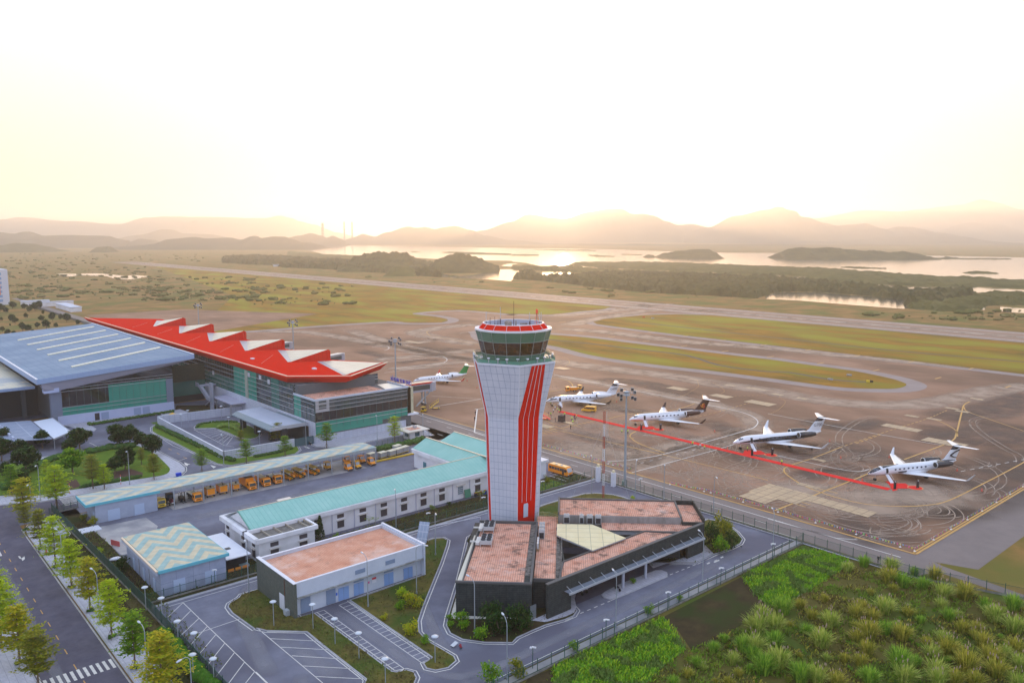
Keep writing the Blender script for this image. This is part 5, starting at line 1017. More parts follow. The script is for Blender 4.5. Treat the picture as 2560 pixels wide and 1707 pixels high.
for x, w_ in ((47.9,2.7),(53.9,2.3)): part('door', paleDoor, lambda m: (m.box(x,x+w_,202.82,202.9,0,2.7), m.box(x,x+w_,202.8,202.9,1.2,1.26)), CPT)
part('side_door', paleDoor, lambda m: m.box(45.1,45.2,204,205,0,2.5), CPT)
for k in range(9): part('front_post', poleM, lambda m: m.box(62.95+k*7.32-.13,62.95+k*7.32+.13,201.4,201.66,0,5.0), CPT)
for k in range(9): part('rear_post', poleM, lambda m: m.box(63.0+k*7.32-.1,63.0+k*7.32+.1,208.5,208.7,0,5.0), CPT)
# small chevron roofed building
SB = thing('substation_building', 'small blue grey building with bold blue and cream chevron roof', 'building', (44,151.6,0))
part('wall', gridmat('panel_blue_grey', (.30,.35,.48), (.19,.22,.32), 3.2, 2.6, wd=.03, axes='HZ', c2=(.36,.41,.54), scale=.5, rough=.8), lambda m: m.box(44.1,56.6,151.8,173.6,0,5.0), SB)
part('roof', chev, lambda m: m.prism([(43.7,151.3),(57.0,151.3),(57.0,174),(43.7,174)], 5.45, 5.6), SB)
part('eave', mat('aqua_trim', (.12,.45,.55), .6, c2=(.3,.4,.42), scale=.8), lambda m: (m.box(43.6,57.1,151.1,151.3,5.0,5.62), m.box(57.0,57.15,151.3,174,5.0,5.55)), SB)
part('gutter', cream, lambda m: m.box(43.2,43.6,151.3,174,5.35,5.6), SB)
part('gutter_face', mat('fin_pale', (.4,.4,.5)), lambda m: m.box(43.3,43.5,151.3,174,4.7,5.3), SB)
for x in (46.4,52.4): part('door', paleDoor, lambda m: m.box(x,x+2.2,151.7,151.8,.3,2.8), SB)
for y in (155,161.5,168): part('side_door', paleDoor, lambda m: m.box(44.0,44.1,y,y+1.2,0,2.6), SB)
for y in (158.5,165): part('downpipe', greyM, lambda m: m.box(43.98,44.1,y,y+.12,0,4.7), SB)
m = MB(); m.box(58.6,63.2,153,165.5,3.3,3.5)
WS = thing('lean_to_shelter', 'flat white roofed shelter squeezed between the chevron roofed building and the white aqua roofed block', 'shelter', (58,153,0)); part('roof', tileW, lambda m: m.box(57.3,62.4,153.2,168.5,3.25,3.45), WS); part('roof_hatch', fanM, lambda m: m.box(59.2,60.2,158.2,159.2,3.45,3.55), WS)
part('back_wall', darkM, lambda m: m.box(57.3,62.3,156,156.2,0,3.2), WS); part('barrier', mat('orange_paint', (.75,.25,.03), .5), lambda m: [m.box(57.6+k*1.5,58.8+k*1.5,153.4,153.45,.6,1.2) for k in range(3)], WS)
# long white building
LW = thing('workshop_block', 'long white block with aqua metal roof and dark louvred windows running behind the tower', 'building', (64,160.4,0))
part('wall', whiteM, lambda m: (m.box(64.6,128.8,160.3,172.6,0,5.1),), LW)
part('gable_wall', whiteM, lambda m: m.poly([(65.6,161.5,5.4),(65.6,172,5.4),(65.6,166.7,7.9)][::-1]), LW)
part('eave_band', whiteM, lambda m: (m.box(63.6,133,159.6,160.28,4.75,5.75), m.box(63.6,64.5,154.2,173.2,4.75,5.75), m.box(64.5,128.5,172.7,173.3,4.75,5.75)), LW)
part('roof', aquaR, lambda m: (m.poly([(65.3,160.0,5.8),(131.5,160.0,5.8),(137.5,166.4,8.25),(65.3,166.4,8.25)]), m.poly([(65.3,166.4,8.25),(137.5,166.4,8.25),(134,172.9,5.8),(65.3,172.9,5.8)])), LW)
part('ridge', cream, lambda m: m.beam((65.3,166.4,8.3),(134,166.4,8.3),.2,.1), LW)
part('valley', mat('valley_green', (.10,.28,.22), .6), lambda m: m.beam((65.2,160.1,5.85),(65.2,166.4,8.28),.25,.12), LW)
# two gabled wings behind
part('wing_wall', whiteM, lambda m: m.box(129,149.5,160.5,192.2,0,5.1), LW)
part('wing_eave', whiteM, lambda m: (m.box(128.1,129,173,192.6,4.6,5.7), m.box(128.1,150,192.2,192.7,4.6,5.4)), LW)
part('wing_roof', aquaRy, lambda m: (m.poly([(128.5,171.3,5.75),(128.5,192.5,5.75)][::-1]+[(133.4,190.8+1.6,8.2)][:0]+[(133.6,166.4,8.2),(133.6,192.5,8.2)][::-1][:0]) if 0 else m.poly([(128.6,171,5.8),(133.6,166.4,8.22),(133.6,192.4,8.22),(128.6,192.4,5.8)])), LW)
part('wing_roof', aquaRy, lambda m: (m.poly([(133.6,163,8.22),(138.6,163,6.2),(138.6,192.4,6.2),(133.6,192.4,8.22)]), m.poly([(138.6,163,6.2),(144,163,8.25),(144,192.4,8.25),(138.6,192.4,6.2)]), m.poly([(144,163,8.25),(150,163,5.8),(150,192.4,5.8),(144,192.4,8.25)])), LW)
part('wing_ridge', cream, lambda m: (m.beam((133.6,163,8.3),(133.6,192.4,8.3),.45,.15),), LW); part('wing_ridge', cream, lambda m: m.beam((144,163,8.32),(144,192.4,8.32),.45,.15), LW)
part('wing_front', whiteM, lambda m: m.box(131.5,150,160.2,163,0,5.6), LW)
part('wing_gable', whiteM, lambda m: (m.poly([(129,192.2,5.1),(133.6,192.2,8.1),(138.6,192.2,6.1)]), m.poly([(138.6,192.2,6.1),(144,192.2,8.1),(149.5,192.2,5.1)])), LW)
part('flank_door', mat('teal_door', (.05,.20,.26), .5), lambda m: m.box(128.85,129,186.0,187.4,0,2.7), LW)
louv = gridmat('louvre', (.075,.065,.075), (.04,.035,.04), 40, .16, wd=.03, axes='XZ', rough=.8)
louvY = gridmat('louvre_side', (.075,.065,.075), (.04,.035,.04), 40, .16, wd=.03, axes='YZ', rough=.8)
canM = mat('window_hood', (.60,.57,.53), .8)
def winset(x, c=160.26):
    part('window', louv, lambda m: m.box(x,x+1.75,c-.04,c,3.25,4.15), LW); part('window', louv, lambda m: m.box(x,x+1.75,c-.04,c,.9,2.55), LW); part('window_hood', canM, lambda m: m.box(x-.25,x+2.0,c-.45,c,2.72,2.85), LW)
for x in (80.2,86.0,91.9,97.7,103.5,109.3,115.0,126.7): winset(x)
for x in (79.1,84.6,90.4,96.2,102,107.8,113.4,119.2,124.8,133.2): part('downpipe', mat('pipe_lilac', (.48,.48,.60), .6), lambda m: m.box(x,x+.14,160.12,160.26,0,4.75), LW)
part('window', mat('pane_teal', (.04,.12,.16), .2), lambda m: m.box(121.0,122.6,160.2,160.26,1.3,3.4), LW); part('window_grid', tileW, lambda m: [m.box(121.0+k*.4,121.06+k*.4,160.12,160.19,1.3,3.4) for k in range(5)]+[m.box(121,122.66,160.1,160.18,z,z+.06) for z in (1.3,1.8,2.3,2.8,3.34)], LW); part('window_hood', canM, lambda m: m.box(120.4,123.2,159.7,160.26,3.7,3.82), LW)
for x in (131.5,133.5,135.3): part('window', darkM, lambda m: m.box(x,x+.5,160.1,160.16,2.6,3.1), LW); part('window_hood', canM, lambda m: m.box(x-.3,x+.8,159.7,160.18,3.2,3.3), LW)
# annex
part('annex_wall', whiteM, lambda m: m.box(64.7,77.4,154.6,160.2,0,4.75), LW)
part('annex_band', whiteM, lambda m: (m.box(64.0,78.0,154.0,154.55,4.6,5.5), m.box(77.5,78.0,154.6,159.6,4.6,5.5)), LW)
part('annex_roof', mat('dirty_flat_roof', (.10,.095,.085), .95, c2=(.22,.20,.18), scale=.6, detail=9), lambda m: m.box(64.6,77.4,154.6,159.9,4.85,4.98), LW)
for x in (67.3,70.1,72.9,75.9,77.2): part('roof_beam', mat('weathered_beam', (.25,.22,.18), .9, c2=(.38,.34,.28), scale=1.5), lambda m: m.box(x,x+.22,154.6,159.8,5.0,5.4), LW)
for x in (67.2,73.8):
    part('window', louv, lambda m: m.box(x,x+1.8,154.52,154.58,3.1,4.0), LW); part('window', louv, lambda m: m.box(x,x+1.8,154.52,154.58,.7,2.4), LW); part('window_hood', canM, lambda m: m.box(x-.25,x+2.05,154.1,154.58,2.6,2.72), LW)
for y in (156.5,161.8,170.2):
    xx = 64.66 if y < 160 else 64.56
    part('window', louvY, lambda m: m.box(xx-.04,xx,y,y+1.5,3.1,4.0), LW); part('window', louvY, lambda m: m.box(xx-.04,xx,y,y+1.5,.7,2.4), LW); part('window_hood', canM, lambda m: m.box(xx-.4,xx,y-.2,y+1.7,2.6,2.72), LW)
# flat white building with terracotta roof
FW = thing('utility_building', 'flat roofed pale blue building with terracotta roof, dark stone end wall and blue double doors', 'building', (59.5,128,0))
lightB = mat('pale_blue_render', (.50,.55,.64), .8, c2=(.56,.61,.70), scale=.4, detail=6, spec=.15)
tB = gridmat('terracotta_orange', (.60,.27,.17), (.42,.18,.12), .42, .42, wd=.02, c2=(.70,.38,.26), scale=.4, rough=.9, spec=.1, stops=(.3,.65)); stain(tB, (.30,.16,.12), .35, .54, .66, .7); stain(tB, (.78,.62,.54), .12, .5, .68, .6)
part('wall', lightB, lambda m: m.box(60,87.3,128.3,142.9,0,4.0), FW); part('upper_wall', lightB, lambda m: (m.box(59.9,87.3,127.6,128.0,3.6,6.4), m.box(59.9,87.3,142.6,143.0,3.6,6.4), m.box(87.0,87.35,128,142.6,3.6,6.4)), FW)
part('roof', tB, lambda m: m.flat(rect(60.1,87,128.1,142.6), 5.75), FW); part('roof_deck', greyM, lambda m: m.box(60,87,128.1,142.6,5.3,5.7), FW)
part('end_wall', gridmat('slate_green', (.085,.10,.085), (.06,.07,.06), .9, .3, wd=.015, axes='YZ', c2=(.11,.125,.105), scale=1.5, rough=.85), lambda m: m.box(59.3,59.88,127.3,143.2,0,6.5), FW)
part('end_fin', lightB, lambda m: m.box(87.36,87.75,127.3,143.2,0,6.6), FW); part('coping', tileW, lambda m: (m.box(59.25,59.95,127.2,143.3,6.5,6.62), m.box(87.3,87.8,127.2,143.3,6.6,6.7), m.box(60,87.3,127.55,128.05,6.4,6.48), m.box(60,87.3,142.55,143.05,6.4,6.48)), FW)
part('ledge', mat('dirty_ledge', (.20,.20,.18), .9, c2=(.35,.36,.36), scale=1), lambda m: m.box(60,87.3,127.2,128.25,3.55,3.75), FW)
blD = mat('door_bright_blue', (.22,.36,.66), .5); gyP = mat('louvre_blue_grey', (.20,.27,.40), .7)
for x, w_, z1, mm, nm in ((61.0,1.9,2.9,gyP,'louvre_panel'),(66.1,1.9,2.9,gyP,'louvre_panel'),(68.6,2.2,2.6,blD,'door'),(71.9,2.1,2.5,blD,'door'),(78.6,2.1,2.5,blD,'door'),(83.1,2.1,2.4,blD,'door')):
    o = part(nm, mm, lambda m: m.box(x,x+w_,128.18,128.28,.15,z1), FW)
    if nm == 'door': part('door_seam', gyP, lambda m: m.box(x+w_/2-.03,x+w_/2+.03,128.15,128.18,.15,z1), FW)
for x in (71.9,78.6): part('vent', gyP, lambda m: m.box(x,x+2.1,128.18,128.28,2.75,3.5), FW); part('high_vent', gyP, lambda m: m.box(x,x+2.1,127.5,127.6,4.6,5.4), FW)
part('notice', mat('notice_red', (.6,.04,.06), .5), lambda m: m.box(75.9,76.8,128.2,128.28,2.2,2.55), FW); part('notice', tileW, lambda m: m.box(75.9,76.8,128.2,128.28,1.5,2.15), FW); part('notice', mat('notice_blue', (.03,.12,.6), .5), lambda m: m.box(68.1,68.4,128.2,128.28,1.4,1.9), FW)
part('notice', mat('notice_pink', (.6,.1,.3), .5), lambda m: m.box(74.9,75.3,128.2,128.28,1.7,2.1), FW)
part('end_door', tileW, lambda m: m.box(59.2,59.3,131.2,133.2,0,3.0), FW); part('end_cabinet', mat('cabinet_grey', (.4,.44,.48), .6), lambda m: m.box(58.5,59.25,129.0,130.2,0,1.1), FW); part('downpipe', mat('pipe_brown', (.15,.07,.05), .7), lambda m: m.box(59.2,59.28,130.9,131.05,3,6.2), FW)
# guard house etc.
GH = thing('guard_house', 'small white guard house with wide flat cream roof at the gate by the terminal', 'guard house', (145.5,219.5,0))
part('wall', whiteM, lambda m: m.box(145.6,150.8,219.2,223.4,0,2.9), GH); part('window', mat('pane_teal', (.04,.12,.16)), lambda m: m.box(147.6,149.4,219.1,219.2,1,2.4), GH); part('window', MATS['pane_teal'], lambda m: m.box(145.5,145.6,220.2,222.2,1,2.4), GH)
part('roof', mat('cream_flat_roof', (.66,.60,.52), .7), lambda m: m.box(143.6,152.6,217.6,225,2.95,3.25), GH); part('roof_well', terra, lambda m: m.flat(rect(146,150.4,219.4,223.2), 3.27), GH); part('roof_unit', acM, lambda m: m.box(148.6,149.6,221,222,3.27,4.1), GH)
WB = thing('roadside_kiosk', 'tall white box like kiosk partly hidden behind the right side of the tower', 'kiosk', (147.6,159,0))
part('wall', tileW, lambda m: m.box(147.6,151.4,159.0,163.5,0,4.6), WB); part('roof', mat('kiosk_roof', (.6,.62,.68), .6), lambda m: m.box(147.0,152.0,158.5,164,4.62,5.3), WB); part('condenser', acM, lambda m: m.box(150.2,151.2,158.7,158.98,.5,1.2), WB)
for k, (t, x, y) in enumerate((('B2',790,1262),('B2',930,1305))):
    a_, b_ = G(t, x, y); e = thing('gate_pillar', ('taller white gate pillar nearer the tower, crowned by a lamp box','white gate pillar further right beside the tall floodlight mast')[k], 'gate pillar', (a_,b_,0), 0, 'white gate pillars')
    m = MB(); m.box(-.5,.5,-.5,.5,0,(4.3,3.9)[k]); m.build('shaft', tileW, e); m = MB(); m.box(-.3,.3,-.3,.3,(4.3,3.9)[k],(5.0,4.5)[k]); m.build('lamp_box', mat('lamp_box_cream', (.7,.62,.4), .5), e)
# GSE cover-tunnel (arched white passenger stair canopy)
AC_ = thing('covered_steps', 'white framed arched canopy steps parked behind the aqua roof left end', 'boarding steps', (78,177,0), 0)
m = MB()
for k in range(5): m.path([(75.5+k*.9-78, -1.2, 1.0+k*.35), (75.5+k*.9-78,-1.2,2.2+k*.5),(75.5+k*.9-78,0,2.7+k*.5),(75.5+k*.9-78,1.2,2.2+k*.5),(75.5+k*.9-78,1.2,1.0+k*.35)], .06, 4)
m.build('frame', tileW, AC_); m = MB(); m.loft([[(x,-1.3,3.2),(x,-1.25,4.3),(x,-.7,4.8),(x,.7,4.8),(x,1.25,4.3),(x,1.3,3.2)] for x in (1.2,4.6)], 0, False, cap=False, closed=False); m.build('canopy', mat('canopy_clear', (.55,.52,.5), .3), AC_); m = MB(); m.beam((-2.6,0,.8),(1.4,0,3.0),1.6,.2); m.box(1.2,4.6,-1.2,1.2,2.9,3.1); [m.box(x,x+.15,y,y+.15,0,3) for x in (1.4,4.3) for y in (-1.1,1)]; m.build('steps', tileW, AC_)
# hedge rows, fences
hedM = mat('hedge_leaf', (.035,.085,.018), .9, c2=(.07,.14,.03), scale=1.5, detail=6, bump=.8, bscale=5, spec=.1)
def hedge(label, pts, w_, h_, name='hedge', mm=None):
    m = MB(); rr = random.Random(len(label)); L_ = 0
    for p, q in zip(pts, pts[1:]):
        d = math.hypot(q[0]-p[0], q[1]-p[1]); n = max(1,int(d/.45))
        for i in range(n):
            x, y = p[0]+(q[0]-p[0])*i/n, p[1]+(q[1]-p[1])*i/n
            for _ in range(2): m.ball((x+rr.uniform(-.3,.3)*w_, y+rr.uniform(-.3,.3)*w_, h_*rr.uniform(.35,.6)), rr.uniform(.3,.5)*w_+.1, rr.uniform(.3,.5)*w_+.1, h_*rr.uniform(.4,.6), n=5, k=3)
    o = m.build(name, mm or hedM); return tag(o, label, 'hedge')
hedge('long clipped dark green hedge at the foot of the sunken car park wall', PP('B0',1440,765,1620,850,2060,1055)+PP('B0',2150,1085), 1.3, 1.4)
hedge('hedge along the wall below the terminal entrance canopy', PP('B1',0,1040,190,1005)+PP('B1',340,962), 1.0, 1.0)
hedge('thick bright green hedge behind the guard house and baggage dollies', PP('B1',1120,985,1320,945,1540,890), 2.2, 1.8)
hedge('low dark hedge at the foot of the blue roofed hall', [(70,314.3)]+PP('B0',830,748,1600,625), 1.2, 1.1)
hedge('dark hedge mass along the rear edge of the garden lawn', PP('B0',830,1000,1000,965,1230,945), 3.2, 1.6)
hedge('dark hedge in the left part of the garden', PP('B0',60,1330,200,1200,400,1100,600,1030), 3.0, 1.5)
hedge('dark clipped planting along the front of the garden', PP('B0',760,1320,1000,1275,1290,1225), 1.6, 1.0)
hedge('leafy hedge along the green fence beside the pavement', [(39.6,60),(39.6,90),(39.4,116),(39.5,136)], 1.9, 2.0, mm=mat('hedge_bright', (.04,.12,.01), .9, c2=(.08,.19,.02), scale=1.2, detail=6, spec=.1))
hedge('rounded hedge edging the sunken car park planting', smoothpath(PP('B0',1810,768,1830,745,1920,725,2060,716,2190,720), 4), .9, .7); hedge('yellow green shrubs in the middle of the sunken car park bed', PP('B0',2010,775,2080,755,2150,775,2200,800), 1.8, 1.4, mm=mat('shrub_yellow', (.12,.20,.02), .9, c2=(.18,.26,.04), scale=1.5))
fgreen = mat('fence_green', (.02,.085,.06), .6, metal=.2); meshM = mat('fence_mesh', (.02,.08,.06), .7, alpha=.20)
def fence(label, pts, h=2.2, sp=3.0, name='mesh_fence', base=True, group='green mesh fences', alpha=None, topz=0, posts=True):
    e = thing(name, label, 'fence', (*pts[0],0), 0, group); mm = wb(e); mr = wb(e); mb_ = wb(e); np_ = 0
    for i, (p, q) in enumerate(zip(pts, pts[1:])):
        d = math.hypot(q[0]-p[0], q[1]-p[1]); n = max(1, round(d/sp))
        for k in range(n+(i == len(pts)-2)):
            x, y = p[0]+(q[0]-p[0])*k/n, p[1]+(q[1]-p[1])*k/n; np_ += 1
            m = wb(e); m.tube((x,y,0),(x,y,h+.35), .065, n=5); 
            if np_ <= 100: m.build('post', fgreen, e)
        mm.poly([(p[0],p[1],.35),(q[0],q[1],.35),(q[0],q[1],h),(p[0],p[1],h)])
        for z in (.38, h): mr.beam((p[0],p[1],z),(q[0],q[1],z), .05, .05)
        mb_.beam((p[0],p[1],.17),(q[0],q[1],.17), .25, .36)
    mm.build('mesh_panel', alpha or meshM, e); mr.build('rail', fgreen, e)
    if base: mb_.build('base_kerb', mat('fence_kerb', (.26,.25,.23), .9, c2=(.15,.14,.13), scale=1), e)
    return e
fence('green mesh fence on a low kerb between the near road and the wild field', [(62,85.7),(160.9,85.7)])
fence('green mesh fence on a low kerb between the tower compound and the airside road', [(161.2,149.6),(161.1,86),(161.0,60)]+PP('C3',1345,600,2350,800)+[(168.5,20)])
fence('green mesh fence between the tower road and the long white workshop block', [(41.2,150.6),(160.9,150.2)], h=2.0)
fence('dark green fence beside the pavement of the tree lined road', [(39.0,218.5),(40.0,175),(40.6,150),(40.8,110),(40.8,60)], h=2.3, alpha=mat('fence_mesh_dense', (.015,.06,.045), .7, alpha=.75))
fence('dark green fence segment by the guard house', PP('B1',1110,955,1400,885,1540,850)+PP('B1',1590,868), h=1.9, sp=2.4)
fence('short green fence behind the left end of the vehicle shelter', PP('B0',455,1568,590,1530)+PP('B0',715,1500), h=1.6, sp=2)
# ================= business jets =================
jw = mat('jet_white', (.74,.76,.80), .22, spec=.6); jdark = mat('jet_black', (.015,.015,.022), .25, spec=.6); jbrown = mat('jet_brown', (.05,.015,.01), .3, spec=.5)
jgreen = mat('jet_green', (.01,.26,.05), .3, spec=.5); jorange = mat('jet_orange', (.75,.25,.02), .4); jred = mat('jet_red', (.6,.06,.03), .4); tyre = mat('tyre', (.012,.012,.012), .8)
jwin = mat('jet_window', (.05,.06,.09), .1, spec=.8); jgrey = mat('jet_grey', (.45,.47,.50), .35, metal=.3)
ST_ = [(15,.04,.04,2.15),(14.6,.34,.30,2.2),(13.8,.70,.62,2.34),(12.6,1.03,.98,2.52),(11,1.23,1.22,2.68),(9,1.27,1.3,2.72),(-5,1.27,1.3,2.72),(-8,1.15,1.15,2.86),(-11,.80,.82,3.15),(-13.5,.42,.45,3.4),(-15,.10,.14,3.55)]
def fus(x, th, off=0):
    for a, b in zip(ST_, ST_[1:]):
        if x >= b[0]:
            f = (x-b[0])/(a[0]-b[0]); ry, rz, zc = (b[i]+(a[i]-b[i])*f for i in (1,2,3)); break
    else: ry, rz, zc = ST_[-1][1:]
    return (x, (ry+off)*cos(th), zc+(rz+off)*sin(th))
def patch(m, xs, t0, t1, off=.015, n=4, both=True):
    for sd in ((1,-1) if both else (1,)):
        rows = []
        for i, x in enumerate(xs):
            u = i/(len(xs)-1); a = t0(u) if callable(t0) else t0; b = t1(u) if callable(t1) else t1
            rows.append([(lambda p: (p[0], p[1]*sd, p[2]))(fus(x, R(a+(b-a)*k/n), off)) for k in range(n+1)])
        vs = [p for r in rows for p in r]; c = n+1
        m._a(vs, [(i*c+k, i*c+k+1, (i+1)*c+k+1, (i+1)*c+k) for i in range(len(xs)-1) for k in range(n)], 0, True)
def airfoil(m, root, tip, cr_, ct, th=.11, mi=0):
    """root/tip = leading edge points, chord runs to -x"""
    rings = []
    root, tip = Vector(root), Vector(tip); d = (tip-root).normalized(); up = Vector((1,0,0)).cross(d); up.normalize()
    if up.z < 0: up = -up
    for p, c in ((root,cr_),(tip,ct)):
        rings.append([tuple(p+Vector((-c*s_,0,0))+up*(c*th*t_)) for s_, t_ in ((0,0),(.12,.42),(.4,.5),(.75,.22),(1,0),(.75,-.12),(.4,-.3),(.12,-.28))])
    m.loft(rings, mi, True)
xr = lambda a, b, n=8: [a+(b-a)*i/n for i in range(n+1)]
def text_mesh(body, size, extrude=.01):
    cu = bpy.data.curves.new('t', 'FONT'); cu.body = body; cu.size = size; cu.extrude = extrude; cu.align_x = 'CENTER'; cu.align_y = 'CENTER'; cu.resolution_u = 3
    o = bpy.data.objects.new('tmp', cu); col.objects.link(o); bpy.context.view_layer.update(); me = bpy.data.meshes.new_from_object(o); bpy.data.objects.remove(o); return me
def lettering(e, body, size, mm, loc, rot, name='lettering'):
    me = text_mesh(body, size); me.materials.clear(); me.materials.append(mm); o = bpy.data.objects.new(name, me); col.objects.link(o); o.parent = e; o.location = loc; o.rotation_euler = rot; return o
def jet(label, nose, ang, sc, style):
    c, s_ = cos(ang), sin(ang); e = thing('business_jet', label, 'private jet', (nose[0]-15*c*sc, nose[1]-15*s_*sc, .1), ang, 'business jets parked in a row'); e.scale = (sc, sc, sc)
    def p(nm, mm, fn, par=e): m = MB(); fn(m); return m.build(nm, mm, par)
    body = jw
    p('fuselage', body, lambda m: m.loft([[fus(x, 2*pi*k/20) for k in range(20)] for x in (15,14.6,13.8,12.6,11,9,5,0,-5,-8,-11,-13.5,-15)], 0, True))
    p('belly_fairing', body, lambda m: m.ball((-.5,0,1.6), 5.2, 1.35, .75, n=12, k=8))
    for sd in (1,-1):
        wc = body
        w_ = p('wing', wc, lambda m: airfoil(m, (4.2,sd*.9,1.55), (-4.3,sd*13.6,2.5), 6.0, 1.5, .10))
        wl = {'g650':jbrown,'green':jred}.get(style, jw if style in ('g700','j4') else jdark)
        p('winglet', wl, lambda m: airfoil(m, (-4.5,sd*13.55,2.5), (-6.2,sd*14.5,4.2), 1.45, .55, .07), w_)
        en = p('engine', {'g700':jdark,'j4':jdark,'g650':jbrown}.get(style, jw), lambda m: m.loft([[(x, sd*2.25+r*cos(2*pi*k/14), 3.55+r*sin(2*pi*k/14)) for k in range(14)] for x, r in ((-5.6,.74),(-6.2,.86),(-8,.90),(-10,.74),(-11.3,.52))], 0, True))
        p('intake_ring', jgrey if style != 'g650' else jw, lambda m: m.loft([[(x, sd*2.25+r*cos(2*pi*k/14), 3.55+r*sin(2*pi*k/14)) for k in range(14)] for x, r in ((-5.75,.80),(-5.5,.84),(-5.45,.76),(-5.55,.66))], 0, True, cap=False), en)
        p('intake', tyre, lambda m: m.poly([(-5.52, sd*2.25+.68*cos(2*pi*k/14), 3.55+.68*sin(2*pi*k/14)) for k in range(14)][::-1]), en)
        p('pylon', body, lambda m: m.box(-10.2,-7, sd*1.0, sd*1.6, 3.45, 3.75))
    fm = {'green':jgreen,'g650':jbrown}.get(style, jw)
    fr = [[(x, .16*yy, z) for x, yy in ((x0,0),(x0-.3*c_,1),(x0-.75*c_,.6),(x0-c_,0),(x0-.75*c_,-.6),(x0-.3*c_,-1))] for x0, c_, z in ((-9.2,5.6,3.7),(-10.6,4.4,4.4),(-13.5,3.0,7.6))]
    fin = p('tail_fin', fm, lambda m: m.loft(fr, 0, False))
    tp = {'green':jgreen,'g650':jbrown,'g700':jdark,'j4':jdark,'g600':jdark}[style]
    if style in ('g700','j4','g600'): p('fin_tip', tp, lambda m: m.loft([[(x, y*1.15, z) for x, y, z in r] for r in ([(x0, .16*yy, z) for x0, yy in ((-12.7,0),(-13.6,1),(-15,.6),(-15.9,0),(-15,-.6),(-13.6,-1))] for z in (6.75,))]+[[(x, .19*yy, 7.62) for x, yy in ((-13.4,0),(-14.4,1),(-15.8,.6),(-16.6,0),(-15.8,-.6),(-14.4,-1))]], 0, False), fin)
    p('tail_bullet', tp, lambda m: m.ball((-15.0,0,7.75), 1.9, .22, .2, n=8, k=6), fin)
    for sd in (1,-1): p('tailplane', jw, lambda m: airfoil(m, (-13.6,sd*.15,7.75), (-16.4,sd*5.2,7.9), 2.7, 1.2, .08))
    dk = {'green':jw,'g650':jw,'g600':jdark,'g700':jdark,'j4':jdark}[style]
    p('windscreen', jwin, lambda m: (patch(m, xr(13.35,12.1,3), 38, 62, .02, 3), patch(m, xr(13.3,12.6,2), 66, 88, .02, 2)))
    for i in range(8):
        x = 6.9-i*1.45
        for sd in (1,-1): p('cabin_window', jwin, lambda m: m._a([(x+.36*cos(2*pi*k/10), sd*(1.285+.012), 3.0+.25*sin(2*pi*k/10)) for k in range(10)], [tuple(range(10)) if sd < 0 else tuple(range(9,-1,-1))]))
    if style == 'g600':
        p('livery', jdark, lambda m: (patch(m, xr(14.6,10.8,8), lambda u: 5+8*u, lambda u: 38-6*u), patch(m, xr(12.2,5,8), lambda u: 62+16*u, 90), patch(m, xr(1.5,-10,10), lambda u: -22+26*u, lambda u: -14+28*u)))
        for sd in (1,-1): lettering(e, 'G600', 1.35, mat('marking_grey', (.10,.10,.12), .5), (-13.7,sd*-.2,5.6), (pi/2,0,0 if sd > 0 else pi))
    if style == 'g700':
        p('livery', jdark, lambda m: (patch(m, xr(14.3,-11.5,16), lambda u: -32+20*abs(u-.5), lambda u: -8+58*min(1,u*2.2)*.62), ))
        for sd in (1,-1): lettering(e, 'G700', 1.35, mat('marking_grey', (.10,.10,.12)), (-13.7,sd*-.2,5.6), (pi/2,0,0 if sd > 0 else pi))
    if style == 'g650':
        p('livery', jorange, lambda m: patch(m, xr(14.4,9.5,8), lambda u: -58, lambda u: -8-34*u)); p('livery_tail', jbrown, lambda m: (patch(m, xr(-6.5,-15,8), lambda u: -60, lambda u: -5+95*min(1,u*2)), patch(m, xr(4,-7,8), lambda u: 50+20*u, lambda u: 53+26*u)))
        for sd in (1,-1):
            for k in range(3):
                m = MB(); a0 = k*2.1; pts = [(-13.6+(.2+.85*t)*cos(a0+t*2.6), sd*(-.2), 5.45+(.2+.85*t)*sin(a0+t*2.6)) for t in (0,.25,.5,.75,1)]
                m.path(pts, [.22,.28,.24,.15,.04], 4); m.build('tail_swirl', (jorange, jred, jorange)[k], fin)
            lettering(e, 'VN-A678' if 0 else 'VN-A818', .55, jw, (-9.4,sd*-1.12,3.6), (pi/2,0,0 if sd > 0 else pi))
    if style == 'j4':
        p('livery', jdark, lambda m: (patch(m, xr(14.9,11.6,8), lambda u: 8+30*u, lambda u: 90), patch(m, xr(11.6,5,6), lambda u: 40+42*u, lambda u: 90), patch(m, xr(5.8,3,5), lambda u: -34-10*u, lambda u: -20+6*u), patch(m, xr(-8,-14.5,6), lambda u: 50-20*u, 90)))
        p('livery_line', mat('jet_blue_grey', (.30,.38,.50), .3), lambda m: (patch(m, xr(12,-5,12), lambda u: 26-6*u, lambda u: 28-6*u), patch(m, xr(12,-5,12), lambda u: 34-8*u, lambda u: 35.5-8*u)))
        for sd in (1,-1):
            m = MB(); m.path([(-15.8,sd*-.17,6.6),(-14.2,sd*-.18,6.1),(-12.6,sd*-.19,5.2),(-13.6,sd*-.2,4.7),(-15,sd*-.19,4.4)], [.16,.22,.26,.22,.1], 4); m.build('tail_swoosh', jdark, fin)
    if style == 'green': p('livery', jgreen, lambda m: patch(m, xr(-7.5,-13.5,6), lambda u: 78-28*u, 90))
    if style != 'green':
        dr = p('door_opening', tyre, lambda m: patch(m, (9.95,9.2), -28, 38, .025, 4, both=False))
        m = MB(); m.beam((9.55,1.2,1.75),(9.9,3.6,.15),.95,.12); m.path([(9.1,1.3,2.5),(9.3,3.6,1.0)], .035, 4); m.path([(10.1,1.3,2.5),(10.3,3.6,1.0)], .035, 4); [m.box(9.2,10.1,1.5+k*.45,1.7+k*.45,1.5-k*.3,1.6-k*.3) for k in range(5)]; m.build('airstair', jw, e)
